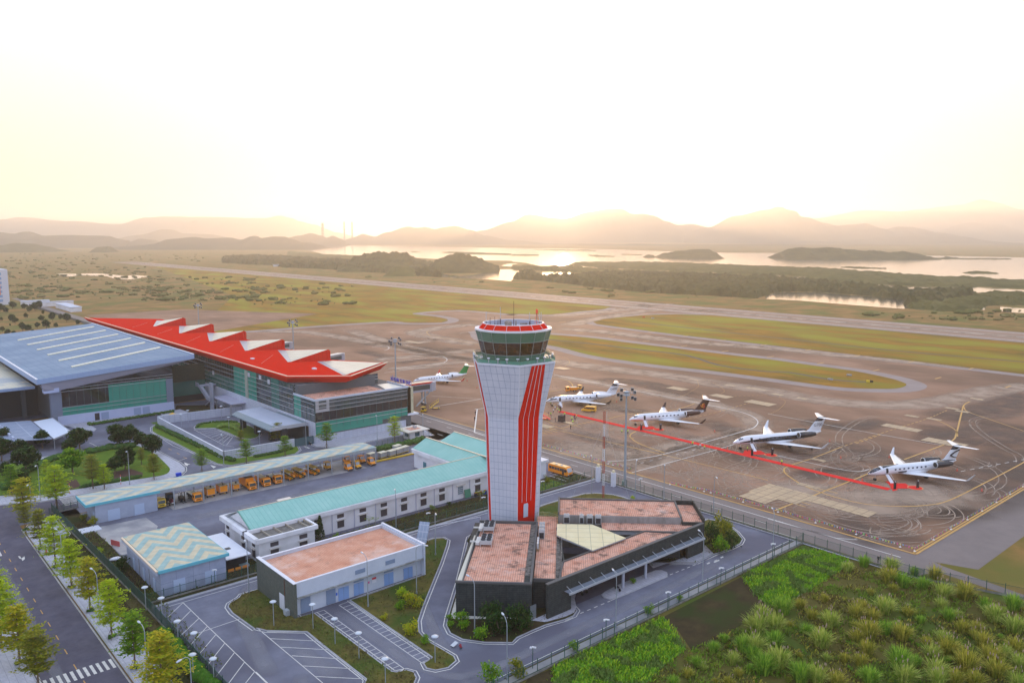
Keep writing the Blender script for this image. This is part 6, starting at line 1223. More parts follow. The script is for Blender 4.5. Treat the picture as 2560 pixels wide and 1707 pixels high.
    m = MB(); m.tube((12.3,0,2),(12.45,0,.45),.08); m.build('nose_gear', jgrey, e); g_ = e.children[-1] if e.children else e
    for y in (-.22,.22): m = MB(); m.tube((12.45,y-.09,.36),(12.45,y+.09,.36),.36,n=12); m.build('wheel', tyre, e)
    for sd in (1,-1):
        m = MB(); m.tube((-2.6,sd*2.0,1.7),(-2.8,sd*2.1,.5),.12); m.build('main_gear', jgrey, e)
        for dy in (-.28,.28): m = MB(); m.tube((-2.8,sd*2.1+dy-.12,.48),(-2.8,sd*2.1+dy+.12,.48),.48,n=12); m.build('wheel', tyre, e)
    return e
A_ = R(180-24.8)
jet('white jet with black topped nose and G600 on its white tail, first beside the tower', (216.4,227.6), A_, 1.02, 'g600')
jet('white jet with orange nose sweep and dark brown tail bearing an orange swirl', (216.4,184.2), A_, 1.04, 'g650')
jet('white topped jet with black flank band, black engines and G700 on its tail', (216.4,140.8), A_, 1.1, 'g700')
jet('white jet with black nose top, black engines and striped tail, rightmost of the row', (216.4,97.3), A_, 1.02, 'j4')
jet('white jet with bright green tail fin parked at the jet bridge', (201.7,300.4), R(180-11), .92, 'green')
# ================= red carpet, totems, cones =================
carp = mat('red_carpet', (.78,.035,.03), .95, c2=(.70,.03,.03), scale=1.2, spec=.05)
m = MB(); ribbon(m, [(214.6,218),(214.4,150),(213.9,90.0)], 2.4, .11); m.flat([(213,88.7),(215.4,88.4),(221.5,92.9),(220.3,94.0),(217.8,91.7)], .112); m.flat([(217.8,91.5),(219.4,92.5),(222.6,89.4),(219.4,86.2),(216.4,88.9)], .114)
tag(m.build('red_carpet', carp), 'long straight red carpet running past the noses of four parked jets', 'carpet')
for (b_, nm) in ((177,'jet with the orange nose sweep'),(133.5,'jet with the black flank band')):
    m = MB(); m.flat([(214.9,b_+2.6),(215.6,b_),(220.5,b_+3.6),(219,b_+4.6)], .116); m.flat([(218,b_+2.5),(220,b_+3.6),(222.5,b_+1),(220,b_-3),(217,b_-.5)], .118)
    tag(m.build('red_carpet_branch', carp), 'arrow shaped red carpet branch to the stairs of the '+nm, 'carpet', 'red carpet branches')
for (x, y, nm) in ((220.6,86.0,'rightmost jet'),(220.4,129.6,'jet marked G700'),(220.2,173.6,'jet with the orange swirl tail')):
    m = MB(); m.flat([(x+2.0*cos(2*pi*k/24), y+2.0*sin(2*pi*k/24)) for k in range(24)], .12); o = m.build('round_carpet', mat('carpet_rim', (.75,.30,.12), .9)); tag(o, 'round red carpet with orange rim in front of the '+nm, 'carpet', 'round red carpets')
    m = MB(); m.flat([(x+1.75*cos(2*pi*k/24), y+1.75*sin(2*pi*k/24)) for k in range(24)], .13); m.build('carpet_centre', carp, o)
tot = mat('totem_black', (.02,.012,.02), .35); n_ = 0
for x, y, nm in ((215.1,177.3,'at the carpet edge before the jet with the orange nose'),(220.3,172.9,'on the round carpet before the jet with the swirl tail'),(215.4,133.1,'at the carpet edge before the G700 jet'),(220.7,129.3,'on the round carpet before the G700 jet'),(215.5,89.3,'at the carpet end before the rightmost jet'),(221.1,85.6,'on the round carpet before the rightmost jet'),(214.9,217.8,'at the tower side end of the red carpet')):
    e = thing('display_totem', 'black display totem '+nm, 'sign', (x,y,.1), R(-25), 'black totems by the jets'); m = MB(); m.prism([(-.35,-.12),(.35,-.12),(.35,.12),(-.35,.12)],0,2.2); m.build('panel', tot, e); m = MB(); m.box(-.5,.5,-.3,.3,0,.06); m.build('foot', tot, e); m = MB(); m.box(-.2,.2,-.14,-.12,1.9,2.1); m.build('emblem', jw, e)
def cone(): 
    e = thing('traffic_cone', 'cone', 'traffic cone', (0,0,0)); m = MB(); m.lathe((0,0,.04), [(.2,0),(.05,.72),(.02,.74)], 8); m.build('body', jred, e); m = MB(); m.lathe((0,0,.3), [(.145,0),(.105,.16)], 8); m.build('band', jw, e); m = MB(); m.box(-.24,.24,-.24,.24,0,.05); m.build('base', jred, e); return e
c0 = cone(); first = True
for x, y, nm in ((232.6,158.8,'beyond the wing of the orange swirl jet'),(216.2,142.6,'beside the nose of the G700 jet'),(250.2,125.7,'behind the tail of the G700 jet'),(233.3,113.4,'between the G700 jet and the rightmost jet'),(216.0,98.5,'on the red carpet near the rightmost jet nose'),(246.2,84.7,'right of the rightmost jet fuselage behind its wing'),(231.3,73.1,'near the right apron edge beyond the last wing tip'),(245.2,103.9,'behind the far wing of the rightmost jet'),(244.6,214.9,'beyond the G600 jet wing'),(227.5,293.3,'above the wing of the green tailed jet'),(219.9,276.3,'below the red winglet of the green tailed jet'),(216.3,186.0,'by the nose of the orange swirl jet')):
    if first: c0.location = (x,y,.1); c0['label'] = 'orange traffic cone '+nm; c0['group'] = 'orange cones on the apron'; first = False
    else: dup(c0, (x,y,.1), label='orange traffic cone '+nm)
# ================= vehicles =================
vor = mat('vehicle_orange', (.95,.33,.02), .4, spec=.3, c2=(.85,.28,.02), scale=2); vye = mat('vehicle_yellow', (.62,.40,.02), .4, spec=.5); vam = mat('vehicle_amber', (.85,.42,.02), .45, c2=(.75,.34,.02), scale=2)
vgl = mat('vehicle_glass', (.03,.04,.05), .08, spec=.8); chrome = mat('headlight', (.7,.7,.68), .2, spec=.8); vdk = mat('chassis', (.02,.02,.022), .7); vtop = mat('tank_cream', (.66,.60,.45), .6)
def wheels(e, xs, yw, r=.42, w_=.26):
    for x in xs:
        for sd in (1,-1):
            m = MB(); m.tube((x,sd*yw-w_/2,r),(x,sd*yw+w_/2,r),r,n=12); wv = m.build('wheel', tyre, e); m = MB(); m.tube((x,sd*(yw+w_/2)-.01,r),(x,sd*(yw+w_/2)+.02,r),r*.5,n=8); m.build('rim', jgrey, wv)
def cabprof(m, x0, x1, y, prof): m.loft([[(x, yy, z) for x, z in prof] for yy in (-y, y)], 0, False)
def truck(label, loc, kind, rot=-pi/2, c=vor, L=6.2, group='service vehicles under the shelter'):
    e = thing({'flat':'tank_truck','box':'box_truck','van':'minivan_truck'}.get(kind,'truck'), label, 'truck', (*loc,.06), rot, group)
    def p(nm, mm, fn, par=e): m = MB(); fn(m); return m.build(nm, mm, par)
    F = L/2
    cab = p('cab', c, lambda m: cabprof(m, 0, 0, 1.0, [(F-1.75,.55),(F-.02,.5),(F,1.15),(F-.22,2.05),(F-.35,2.25),(F-1.75,2.3)]))
    p('windscreen', vgl, lambda m: m.poly([(F-.01,-.88,1.22),(F-.01,.88,1.22),(F-.2,.84,1.98),(F-.2,-.84,1.98)]), cab)
    for sd in (1,-1):
        p('side_window', vgl, lambda m: m._a([(F-.35,sd*1.015,1.3),(F-1.4,sd*1.015,1.3),(F-1.4,sd*1.015,1.95),(F-.5,sd*1.015,1.95)], [(0,1,2,3) if sd < 0 else (3,2,1,0)]), cab)
        p('headlight', chrome, lambda m: m.box(F-.02,F+.04,sd*.85-.12,sd*.85+.12,.78,.95), cab)
    p('bumper', c, lambda m: m.box(F-.1,F+.1,-1.02,1.02,.4,.68)); p('grille', vdk, lambda m: m.box(F,F+.03,-.55,.55,.72,.92), cab)
    p('chassis', vdk, lambda m: m.box(-F,F-.3,-.45,.45,.45,.75)); wheels(e, (F-1.0,-F+1.3), .85)
    if kind == 'flat':
        p('tank_body', vdk, lambda m: m.box(-F,F-2.0,-.95,.95,.8,1.35)); p('tank', mat('tank_pale', (.5,.52,.45), .5), lambda m: [m.box(-F+.2+k*1.25,-F+1.1+k*1.25,-.75,.75,1.36,1.6) for k in range(3)])
        for sd in (1,-1): p('handrail', jw, lambda m: m.box(-F,F-2.1,sd*.9-.04,sd*.9+.04,1.6,1.72))
    if kind == 'box':
        p('cargo_box', c, lambda m: m.box(-F,F-1.95,-1.15,1.15,.85,3.05)); p('box_roof', mat('box_roof_dusty', (.42,.28,.20), .7), lambda m: m.box(-F,F-1.95,-1.15,1.15,3.07,3.12)); 
    if kind == 'tank':
        p('cargo_box', c, lambda m: m.box(-F,F-2.1,-1.0,1.0,.85,2.0)); p('box_roof', vtop, lambda m: m.box(-F+.1,F-2.2,-.9,.9,2.02,2.1))
    if kind == 'van': p('cargo_bed', c, lambda m: m.box(-F,F-1.9,-.95,.95,.7,1.7))
    return e
truck('small yellow truck parked beside the closed room of the vehicle shelter', (60.6,206), 'van', c=vye, L=4.8)
truck('orange cab tank truck left of the two orange trailers', (69.2,205.3), 'flat')
truck('tall orange box truck, biggest vehicle under the shelter', (83.7,205.6), 'box', L=6.8)
truck('orange truck with cream topped body right of the tall box truck', (88.0,205.8), 'tank')
truck('orange cab truck with pale tank top beside the belt loaders', (91.4,206), 'flat')
def trailer(label, x, y, w_, h):
    e = thing('ground_power_trailer', label, 'trailer', (x,y,.06), -pi/2, 'orange trailers under the shelter'); m = MB(); m.box(-1.6,1.3,-w_/2,w_/2,.6,h); m.build('body', vor, e); m = MB(); m.box(-1.65,1.35,-w_/2-.03,w_/2+.03,h,h+.06); m.build('rim', mat('rim_olive', (.30,.24,.10), .6), e)
    m = MB(); m.box(-1.5,1.2,-w_/2+.1,w_/2-.1,h+.07,h+.1); m.build('cover', vtop, e); m = MB(); [m.box(x_,x_+.06,s_*w_/2-.05,s_*w_/2+.04,.6,h) for x_ in (1.28,) for s_ in (-1,1)]; m.box(1.3,1.36,-w_/2,w_/2,.6,.7); m.build('frame', mat('trailer_grey', (.35,.35,.38)), e)
    m = MB(); m.beam((1.3,0,.5),(2.2,0,.35),.12,.12); m.build('tow_bar', vye, e); wheels(e, (-.9,.8), w_/2-.15, .33, .2); m = MB(); m.cbox(.3,.2,h+.35,.3,.2,.5); m.build('exhaust', vdk, e)
trailer('left one of two matching orange square trailers', 73.2,205.4,2.1,2.3); trailer('right one of two matching orange square trailers', 76.6,205.6,2.1,2.3); trailer('smallest orange trailer with cream top beside the tall box truck', 80.2,205.9,1.7,1.8)
TR = thing('farm_tractor', 'dark tractor with maroon bonnet beside the yellow truck', 'tractor', (63.3,205.8,.06), -pi/2, None)
for nm, mm, bx in (('bonnet',mat('maroon', (.12,.02,.03), .4),(.2,1.9,-.4,.4,.8,1.5)),('cab',vgl,(-1.3,.2,-.7,.7,.9,2.5)),('roof',vdk,(-1.4,.3,-.8,.8,2.5,2.65)),('front_weight',chrome,(1.9,2.1,-.3,.3,.7,.9))): m = MB(); m.box(*bx); m.build(nm, mm, TR)
wheels(TR, (-.8,), .85, .75, .4); wheels(TR, (1.3,), .7, .42, .3)
FK = thing('forklift', 'black forklift with white roof bars facing the yard', 'forklift', (66.3,206.2,.06), -pi/2)
for nm, mm, fn in (('body',vdk,lambda m: m.box(-1.1,.9,-.6,.6,.4,1.2)),('mast',vdk,lambda m: (m.box(1.0,1.15,-.5,-.35,.1,2.6), m.box(1.0,1.15,.35,.5,.1,2.6))),('overhead_guard',tileW,lambda m: (m.box(-.8,.7,-.55,-.4,2.15,2.22), m.box(-.8,.7,.4,.55,2.15,2.22), m.box(-.8,.7,-.08,.08,2.15,2.22))),('fork',vdk,lambda m: (m.box(1.15,2.4,-.45,-.3,.08,.14), m.box(1.15,2.4,.3,.45,.08,.14))),('guard_post',vdk,lambda m: [m.tube((x,y,1.2),(x,y,2.2),.04,n=4) for x in (-.7,.6) for y in (-.5,.5)])): m = MB(); fn(m); m.build(nm, mm, FK)
wheels(FK, (-.7,.6), .55, .35, .22)
def beltloader(label, x, y):
    e = thing('belt_loader', label, 'belt loader', (x,y,.06), -pi/2+R(8), 'amber canopied belt loaders')
    for nm, mm, fn in (('chassis',vor,lambda m: (m.box(-2.6,2.4,-.95,-.35,.35,.85), m.box(-2.6,1.8,.2,.95,.35,.95))),('conveyor',vdk,lambda m: m.beam((-3.0,-.05,1.5),(3.3,-.05,.75),.7,.22)),('conveyor_rail',vye,lambda m: m.beam((-3.0,-.45,1.6),(3.3,-.45,.85),.08,.12)),('canopy',mat('canopy_amber', (.68,.42,.03), .5),lambda m: m.beam((-2.4,.1,2.25),(1.4,.1,2.05),1.7,.1)),('seat_housing',vor,lambda m: m.box(1.3,2.3,.3,.95,.8,1.5)),('canopy_post',vdk,lambda m: [m.tube((a,b,.8),(a,b,2.15),.04,n=4) for a in (-2.2,1.2) for b in (-.6,.8)])): m = MB(); fn(m); m.build(nm, mm, e)
    wheels(e, (-1.7,1.7), .85, .36, .22); return e
for k, x in enumerate((95.4,98.6,103.0)): beltloader(('left','middle','right')[k]+' amber canopied belt loader under the vehicle shelter', x, 205.9)
def tug(label, x, y, c=vor, ang=-pi/2, group='small baggage tugs'):
    e = thing('baggage_tug', label, 'tow tractor', (x,y,.06), ang, group)
    for nm, mm, fn in (('body',c,lambda m: cabprof(m,0,0,.72,[(-1.4,.35),(1.45,.35),(1.5,.8),(.5,1.05),(-1.4,.95)])),('cab',c,lambda m: [m.beam((a,b,.95),(a2,b,2.0),.08,.08) for a,a2 in ((.5,.2),(-1.2,-1.15)) for b in (-.66,.66)]),('windscreen',mat('tug_glass', (.25,.28,.33), .1, spec=.8),lambda m: m.poly([(.5,-.6,1.08),(.5,.6,1.08),(.22,.6,1.92),(.22,-.6,1.92)])),('roof',c,lambda m: m.box(-1.3,.35,-.75,.75,2.0,2.12)),('bumper',vdk,lambda m: m.box(1.48,1.62,-.72,.72,.3,.6)),('headlight',chrome,lambda m: m.box(1.5,1.55,.35,.6,.62,.75)),('headlight',chrome,lambda m: m.box(1.5,1.55,-.6,-.35,.62,.75)),('seat',vdk,lambda m: m.box(-.9,-.4,-.4,.4,.95,1.6))): m = MB(); fn(m); m.build(nm, mm, e)
    wheels(e, (-.95,.95), .62, .33, .22); return e
tug('amber tug parked alone next to stacked planks under the shelter', 108.6,207.2, vam); tug('orange tug at the front left of the tug group at the shelter end', 112.6,202.2, vor); tug('amber tug with gold bonnet at the front centre of the tug group', 115.6,202.4, vam)
tug('orange tug standing at the back left of the tug group', 116.0,209.0, vor); tug('orange amber tug at the back right of the tug group beside the baggage dollies', 119.6,206.6, vor); tug('orange tug at the front right of the tug group by the last shelter post', 120.5,202.4, vor)
PK = MB(); [PK.box(104.9,106.4,206.5+k*.3,206.7+k*.3,.1,1.4) for k in range(3)]; tag(PK.build('plank_stack', mat('plank_grey', (.25,.22,.2), .8)), 'stacked grey boards leaning beside the lone amber tug', 'boards')
def dolly(label, x, y, covered=True, mm=None, ang=0, g='covered baggage dollies'):
    e = thing('baggage_dolly', label, 'baggage cart', (x,y,.06), ang, g)
    m = MB(); m.box(-1.25,1.25,-.75,.75,.4,.52); m.build('deck', vye, e)
    if covered: m = MB(); m.box(-1.4,1.4,-.9,.9,1.95,2.05); m.build('roof', vtop if mm is None else mm, e); m = MB(); m.box(-1.2,1.2,-.7,.7,.55,1.9); m.build('curtain', mat('curtain_grey', (.38,.40,.42), .8, c2=(.25,.27,.3), scale=2), e); m = MB(); [m.tube((a,b,.5),(a,b,1.95),.04,n=4) for a in (-1.2,0,1.2) for b in (-.75,.75)]; m.build('frame', frameM, e)
    m = MB(); m.beam((1.25,0,.35),(2.0,0,.3),.08,.08); m.build('tow_bar', vdk, e); wheels(e, (-.85,.85), .6, .22, .14); return e
for k, (x, y) in enumerate(((123.6,207.6),(126.8,206.4),(130,206.2),(133,206.8),(135.6,207.4),(134.6,210.2))): dolly(('first from the tugs','second from the tugs','third from the tugs with navy side','fourth from the tugs','fifth nearest the white wall','rear one standing behind the others')[k]+' of the cream roofed baggage dollies', x, y, ang=R(12))
FB = MB(); FB.box(120,137,203.6,204.3,.1,.5); tag(FB.build('flat_dolly_row', vye), 'row of low yellow flat dollies in front of the covered baggage dollies', 'baggage cart')
SDs = thing('cream_roof_cart', 'cream roofed cart partly hidden behind the aqua ridge near the white wing', 'cart', (125.5,182,.06), R(5)); m = MB(); m.box(-2.4,1.5,-1.4,1.4,2.0,2.2); m.build('roof', vtop, SDs); m = MB(); m.box(-2.2,3.0,-1.2,1.2,.4,1.6); m.build('body', mat('cart_teal', (.12,.2,.24), .6), SDs); m = MB(); m.box(1.6,3.2,-1.3,1.3,1.8,1.95); m.build('rear_roof', mat('cart_grey', (.35,.36,.38)), SDs)
for k, (x, y, lb) in enumerate(((99.6,176.5,'orange belt loader nose sticking out behind the aqua ridge'),(103.5,176.8,'orange conveyor end sticking up behind the aqua ridge'))):
    e = thing('parked_loader', lb, 'belt loader', (x,y,.06), R(20)); m = MB(); m.beam((-2,0,1.6+k*.3),(2,0,2.7),.9,.3); m.build('conveyor', vor, e); m = MB(); m.box(-2,.2,-.8,.8,.3,2.1-k*.4); m.build('body', vor, e); m = MB(); m.box(-1.9,0,-.82,-.8,1.2,1.9); m.build('window', vdk, e)
for k, (x, y, lb) in enumerate(((108.7,180.5,'yellow rail frame behind the aqua ridge, left of two green drums'),(116,180.5,'yellow rail frame behind the aqua ridge between two green drums'))):
    e = thing('rail_frame', lb, 'frame', (x,y,.06), R(10)); m = MB(); [m.path([(-1.8+j*.9,-.5,.3),(-1.8+j*.9,-.5,2.0-.25*j),(-1.8+j*.9,.5,2.0-.25*j)], .06, 4) for j in range(5)]; m.tube((-1.8,-.5,2.0),(1.8,-.5,1.0),.06,n=4); m.tube((-1.8,.5,2.0),(1.8,.5,1.0),.06,n=4); m.build('rails', mat('rail_yellow', (.60,.50,.12), .5), e)
for k, (x, y, lb) in enumerate(((112.2,180.2,'green machine with yellow drum, left of the pair behind the aqua ridge'),(119.6,180.8,'green machine with yellow drum, right of the pair behind the aqua ridge'))):
    e = thing('drum_machine', lb, 'machine', (x,y,.06), R(15)); m = MB(); m.box(-1.0,0,-.7,.7,.3,1.9); m.build('housing', mat('machine_green', (.12,.2,.14), .6), e); m = MB(); m.tube((.8,-.5,1.1),(.8,.5,1.1),.75,n=12); m.build('drum', mat('rail_yellow', (.6,.5,.12)), e)
# bus and van on the airside
BS = thing('shuttle_bus', 'orange shuttle bus driving on the airside road right of the tower base', 'bus', (156.7,158.6,.05), R(-86))
def bp(nm, mm, fn, e=BS): m = MB(); fn(m); return m.build(nm, mm, e)
bp('body', vor, lambda m: m.loft([[(x, y*1.05, z) for x, z in [(-3.8,.45),(3.5,.4),(3.75,.9),(3.6,1.5),(3.15,2.35),(2.7,2.62),(-3.5,2.62),(-3.8,2.3)]] for y in (-1,1)], 0, False))
bp('roof', mat('bus_roof_cream', (.72,.45,.18), .5), lambda m: m.box(-3.4,2.6,-.9,.9,2.62,2.72)); bp('windscreen', mat('screen_pale', (.30,.34,.40), .08, spec=.9), lambda m: m.poly([(3.72,-.92,1.3),(3.72,.92,1.3),(3.2,.88,2.4),(3.2,-.88,2.4)]))
for sd in (1,-1):
    for k in range(5): bp('side_window', vgl, lambda m: m.box(-3.4+k*1.02,-2.5+k*1.02,sd*1.06-.01,sd*1.06+.01,1.35,2.15))
    bp('front_side_window', vgl, lambda m: m.box(2.3,3.1,sd*1.06-.01,sd*1.06+.01,1.25,2.1)); bp('headlight', chrome, lambda m: m.box(3.66,3.78,sd*.85-.15,sd*.85+.15,.62,.85)); bp('mirror', vdk, lambda m: m.box(3.4,3.55,sd*1.3-.08,sd*1.3+.08,1.7,2.1))
bp('door', vgl, lambda m: m.box(1.6,2.25,-1.08,-1.04,.5,2.2)); bp('bumper', vdk, lambda m: m.box(3.6,3.9,-1,1,.32,.6)); bp('roof_vent', acM, lambda m: m.box(-1.8,-1.2,-.3,.3,2.72,2.85)); bp('roof_vent', acM, lambda m: m.box(.2,.8,-.3,.3,2.72,2.85)); wheels(BS, (-2.3,2.5), .9, .42, .25)
VN = thing('passenger_van', 'orange yellow passenger van parked under the wing of the G600 jet', 'van', (222.6,209.8,.1), R(118)); vy2 = mat('van_yellow', (.80,.42,.03), .35, spec=.5)
bp('body', vy2, lambda m: m.loft([[(x, y*.95, z) for x, z in [(-2.8,.4),(2.8,.4),(2.9,.85),(2.1,1.2),(1.4,2.1),(1.1,2.25),(-2.8,2.25)]] for y in (-1,1)], 0, False), VN)
bp('windscreen', vgl, lambda m: m.poly([(2.13,-.8,1.25),(2.13,.8,1.25),(1.45,.78,2.08),(1.45,-.78,2.08)]), VN)
for sd in (1,-1): bp('side_window', vgl, lambda m: m.box(-2.5,.9,sd*.96-.01,sd*.96+.01,1.25,1.95), VN); bp('front_side_window', vgl, lambda m: m.box(1.0,1.6,sd*.96-.01,sd*.96+.01,1.25,1.8), VN)
bp('lower_trim', vdk, lambda m: m.box(-2.75,-1.0,.955,.965,.45,.7), VN); wheels(VN, (-1.8,1.8), .8, .36, .22)
truck('orange service truck half hidden behind the G600 jet', (246.3,243), 'tank', rot=R(150), group=None, L=5.2); 
tg = tug('amber tow tractor behind the G600 jet beside the service truck', 252.5,244.3, vam, R(100))
tug('small yellow tug with black trim below the jet bridge stairs', 174,252, vye, R(30)); tug('red and amber tug under the jet bridge next to the columns', 170,256, vor, R(10))
YS = thing('aircraft_steps', 'yellow wheeled steps below the jet bridge', 'boarding steps', (180.5,253.5,.05), R(-30)); m = MB(); m.beam((-2.2,0,.4),(1.4,0,3.0),1.2,.15); m.build('flight', vye, YS); m = MB(); [m.tube((-2.2+k*.9,s_*.6,.5+k*.65),(-2.2+k*.9,s_*.6,1.5+k*.65),.04,n=4) for k in range(5) for s_ in (-1,1)]; [m.tube((-2.2,s_*.6,1.5),(1.4,s_*.6,4.1),.04,n=4) for s_ in (-1,1)]; m.build('handrail', vye, YS); m = MB(); m.box(-1.5,1.8,-.6,.6,.3,.5); m.build('chassis', vye, YS); wheels(YS, (-1,1.3), .6, .3, .15)
RS = thing('red_steps', 'red boarding steps parked against the right side of the tower silhouette', 'boarding steps', (200.4,211.4,.1), R(-60)); m = MB(); m.beam((-2.6,0,2.6),(2.2,0,.3),1.4,.2); m.build('flight', mat('steps_red', (.75,.05,.03), .5), RS); m = MB(); m.path([(-3.2,-.75,3.5),(-2.4,-.75,3.5),(2.2,-.75,1.2)], .07, 4); m.path([(-3.2,.75,3.5),(-2.4,.75,3.5),(2.2,.75,1.2)], .07, 4); m.build('handrail', vor, RS); m = MB(); m.box(-2.2,1.8,-.7,.7,.3,.6); m.build('chassis', MATS['steps_red'], RS); wheels(RS, (-1.5,1.2), .7, .3, .2)
BK = thing('equipment_crate', 'black draped equipment crate on wheels beside the people at the carpet start', 'crate', (203.4,205.4,.1), R(15)); m = MB(); m.prism(rect(-1.2,1.2,-.9,.9), .15, 2.2); m.build('drape', mat('drape_black', (.03,.018,.02), .8, c2=(.05,.03,.03), scale=2, bump=.6), BK); m = MB(); m.box(-1.3,1.3,-1,1,0,.14); m.build('base', vdk, BK)
# motorbikes under the porch
def bike(label, x, y, a):
    e = thing('motorbike', label, 'motorcycle', (x,y,.12), a, 'motorbikes under the porch'); m = MB(); m.ball((0,0,.62),.45,.16,.2,n=8); m.beam((-.55,0,.8),(.1,0,.78),.26,.12); m.tube((.35,0,.6),(.6,0,1.0),.05,n=5); m.build('body', mat('bike_black', (.02,.02,.022), .3), e)
    for x_ in (-.6,.62): m = MB(); m.tube((x_,-.06,.3),(x_,.06,.3),.3,n=12); m.build('wheel', tyre, e)
    m = MB(); m.tube((.58,-.3,1.02),(.58,.3,1.02),.03,n=4); m.build('handlebar', frameM, e); m = MB(); m.ball((.72,0,.88),.09,n=6); m.build('headlight', chrome, e); return e
BKS = ((620,760,'frontmost'),(660,740,'second'),(700,695,'third'),(735,670,'fourth'),(790,640,'innermost'))
for x, y, nm in BKS: a_, b_ = G('C2', x, y); bike(nm+' black motorbike in the row parked under the dark porch', a_, b_, R(-80))
a_, b_ = G('C2', 970, 720); bike('motorbike standing alone beside the first porch column', a_, b_, R(-100)); a_, b_ = G('B1', 495, 925); bike('motorbike by the drive gate under the terminal canopy', a_, b_, R(-90))
# ================= masts and lamps =================
headM = mat('lamp_head', (.55,.60,.66), .4); floodM = mat('flood_face', (.04,.04,.04), .3); floodB = mat('flood_body', (.30,.33,.38), .5)
def flood(label, x, y, h=27.3):
    e = thing('floodlight_mast', label, 'floodlight mast', (x,y,0), -YAW, 'apron floodlight masts')
    m = MB(); m.tube((0,0,0),(0,0,h-1.5),.42,.2,n=10); m.build('pole', poleM, e); m = MB(); m.lathe((0,0,h-2.2), [(1.0,0),(1.0,.25),(.5,.6),(.9,.9),(.9,1.1),(.05,1.3)], 12); m.path([(0,-1.6,h-1.6),(0,1.6,h-1.6)], .07); m.path([(-2.3,-.4,h-1.4),(2.3,-.4,h-1.4)], .08); m.build('head_ring', poleM, e)
    for dx, dz, dy in ((-2.3,-1.1,0),(-1.5,-1.4,-.2),(-1.5,-2.4,-.2),(-1.4,.1,.3),(1.5,-1.9,-.2),(2.3,-2.3,0),(2.2,-.6,.5),(1.6,.2,.6)):
        m = MB(); m.cbox(dx,dy-.4,h-.8+dz,.75,.35,.9); o = m.build('floodlight', floodB, e); m = MB(); m.cbox(dx,dy-.6,h-.8+dz,.62,.05,.76); m.build('lens', floodM, o)
    m = MB(); m.box(-.9,-.2,-.9,-.3,0,1.4); m.build('cabinet', mat('cabinet_green', (.22,.30,.28), .6), e)
    return e
F0 = flood('tall floodlight mast standing at the fence in front of the carpet jets', 163.2,139.9)
for t, x, y, lb in (('L3',268,600,'floodlight mast beyond the near end of the red roof'),('A1',335,1165,'floodlight mast beside the far jet bridge behind the red roof teeth'),('A0',1815,1015,'farthest floodlight mast, small behind the first red roof teeth')):
    a_, b_ = G(t, x, y, 27.3); dup(F0, (a_,b_,0), label=lb)
RM = thing('lattice_mast', 'slim red and white lattice mast behind the tower base building', 'mast', (150.5,136.3,0))
for k in range(7):
    m = MB(); z0, z1 = k*3.3, (k+1)*3.3
    for a in (0,2.1,4.2): m.tube((.28*cos(a),.28*sin(a),z0),(.28*cos(a),.28*sin(a),z1),.06,n=4)
    for j in range(5): z = z0+j*.66; m.tube((.28,0,z),(.28*cos(2.1),.28*sin(2.1),z+.66),.035,n=3); m.tube((.28*cos(2.1),.28*sin(2.1),z),(.28*cos(4.2),.28*sin(4.2),z+.66),.035,n=3)
    m.build('mast_section', (mat('mast_red', (.42,.07,.04), .6), jw)[k % 2], RM)
for a in (.6,2.7,4.8): m = MB(); m.tube((0,0,20),(9*cos(a),9*sin(a),.2),.025,n=3); m.build('guy_wire', greyM, RM)
m = MB(); m.tube((.9,0,16),(.9,0,23),.05,n=4); m.tube((1.4,0,15),(1.4,0,21),.04,n=4); m.tube((0,0,15.5),(1.4,0,15.5),.04,n=4); m.build('antenna', antM, RM)
def lamp(label, x, y, ang, h=9.6, arm=2.0, group='curved street lamps'):
    e = thing('street_lamp', label, 'street lamp', (x,y,.05), ang, group)
    m = MB(); m.tube((0,0,0),(0,0,.5),.16,n=8); m.path([(0,0,.5),(0,0,h-1.1),(.12,0,h-.6),(.5,0,h-.2),(1.0,0,h),(arm-.4,0,h+.05)], [.1,.07,.06,.055,.05,.045], 6); m.build('pole', poleM, e)
    m = MB(); m.ball((arm,0,h+.05), .55,.2,.13,n=8,k=4); m.build('lamp_head', headM, e); return e
LMP = [('C1',1030,870,945,355,'beside the dry grass bed before the terracotta roofed utility building'),('C1',1475,750,1580,312,'at the right corner of the utility building'),('C1',2008,1115,1920,570,'before the dark wall at the tower building front corner'),('C1',2305,1540,2220,875,'at the front tip of the tower building planting'),
 ('C2',952,1065,880,470,'on the fence side of the road before the porch columns'),('C2',1748,640,1700,158,'on the fence side near the right end of the tower building'),
 ('C0',585,610,450,125,'second visible on the tree lined pavement'),('C0',920,1035,780,488,'third on the tree lined pavement'),('C0',1360,1610,1210,957,'fourth on the tree lined pavement, before the hedge'),('C0',1775,1900,1600,1397,'nearest the bottom edge by the hedge'),
 ('B0',372,1440,300,1150,'in the garden corner by the zebra crossing'),('B0',1192,1290,1160,990,'at the garden edge by the red shrubs'),('B0',2055,1112,2020,850,'at the corner of the sunken car park wall'),('B0',300,1640,190,1378,'at the road junction left of the crossing'),
 ('B1',462,962,430,730,'by the drive below the terminal canopy'),('B1',1115,940,1085,625,'before the terminal podium near the shelter end'),('L4',590,1560,515,1105,'against the middle of the long white block'),('C1',1648,395,1700,200,'at the planted strip beside the pipe gate'),('C0',2285,745,2222,215,'beside the chevron roofed building corner'),
 ('L5',1090,1050,1055,235,'at the airside fence behind the grassy island'),('L5',1945,1150,1985,370,'inside the airside fence right of the floodlight mast'),('L5',70,1320,50,570,'close beside the right edge of the tower shaft'),('B2',1393,1430,1400,1180,'at the airside fence behind the terracotta block'),('B2',1848,1560,1910,1262,'at the airside fence right of the tower building end'),('C3',42,400,20,-60,'at the corner where the two green fences meet'),('K6',608,1400,600,1130,'standing alone on the airside road before the apron line')]
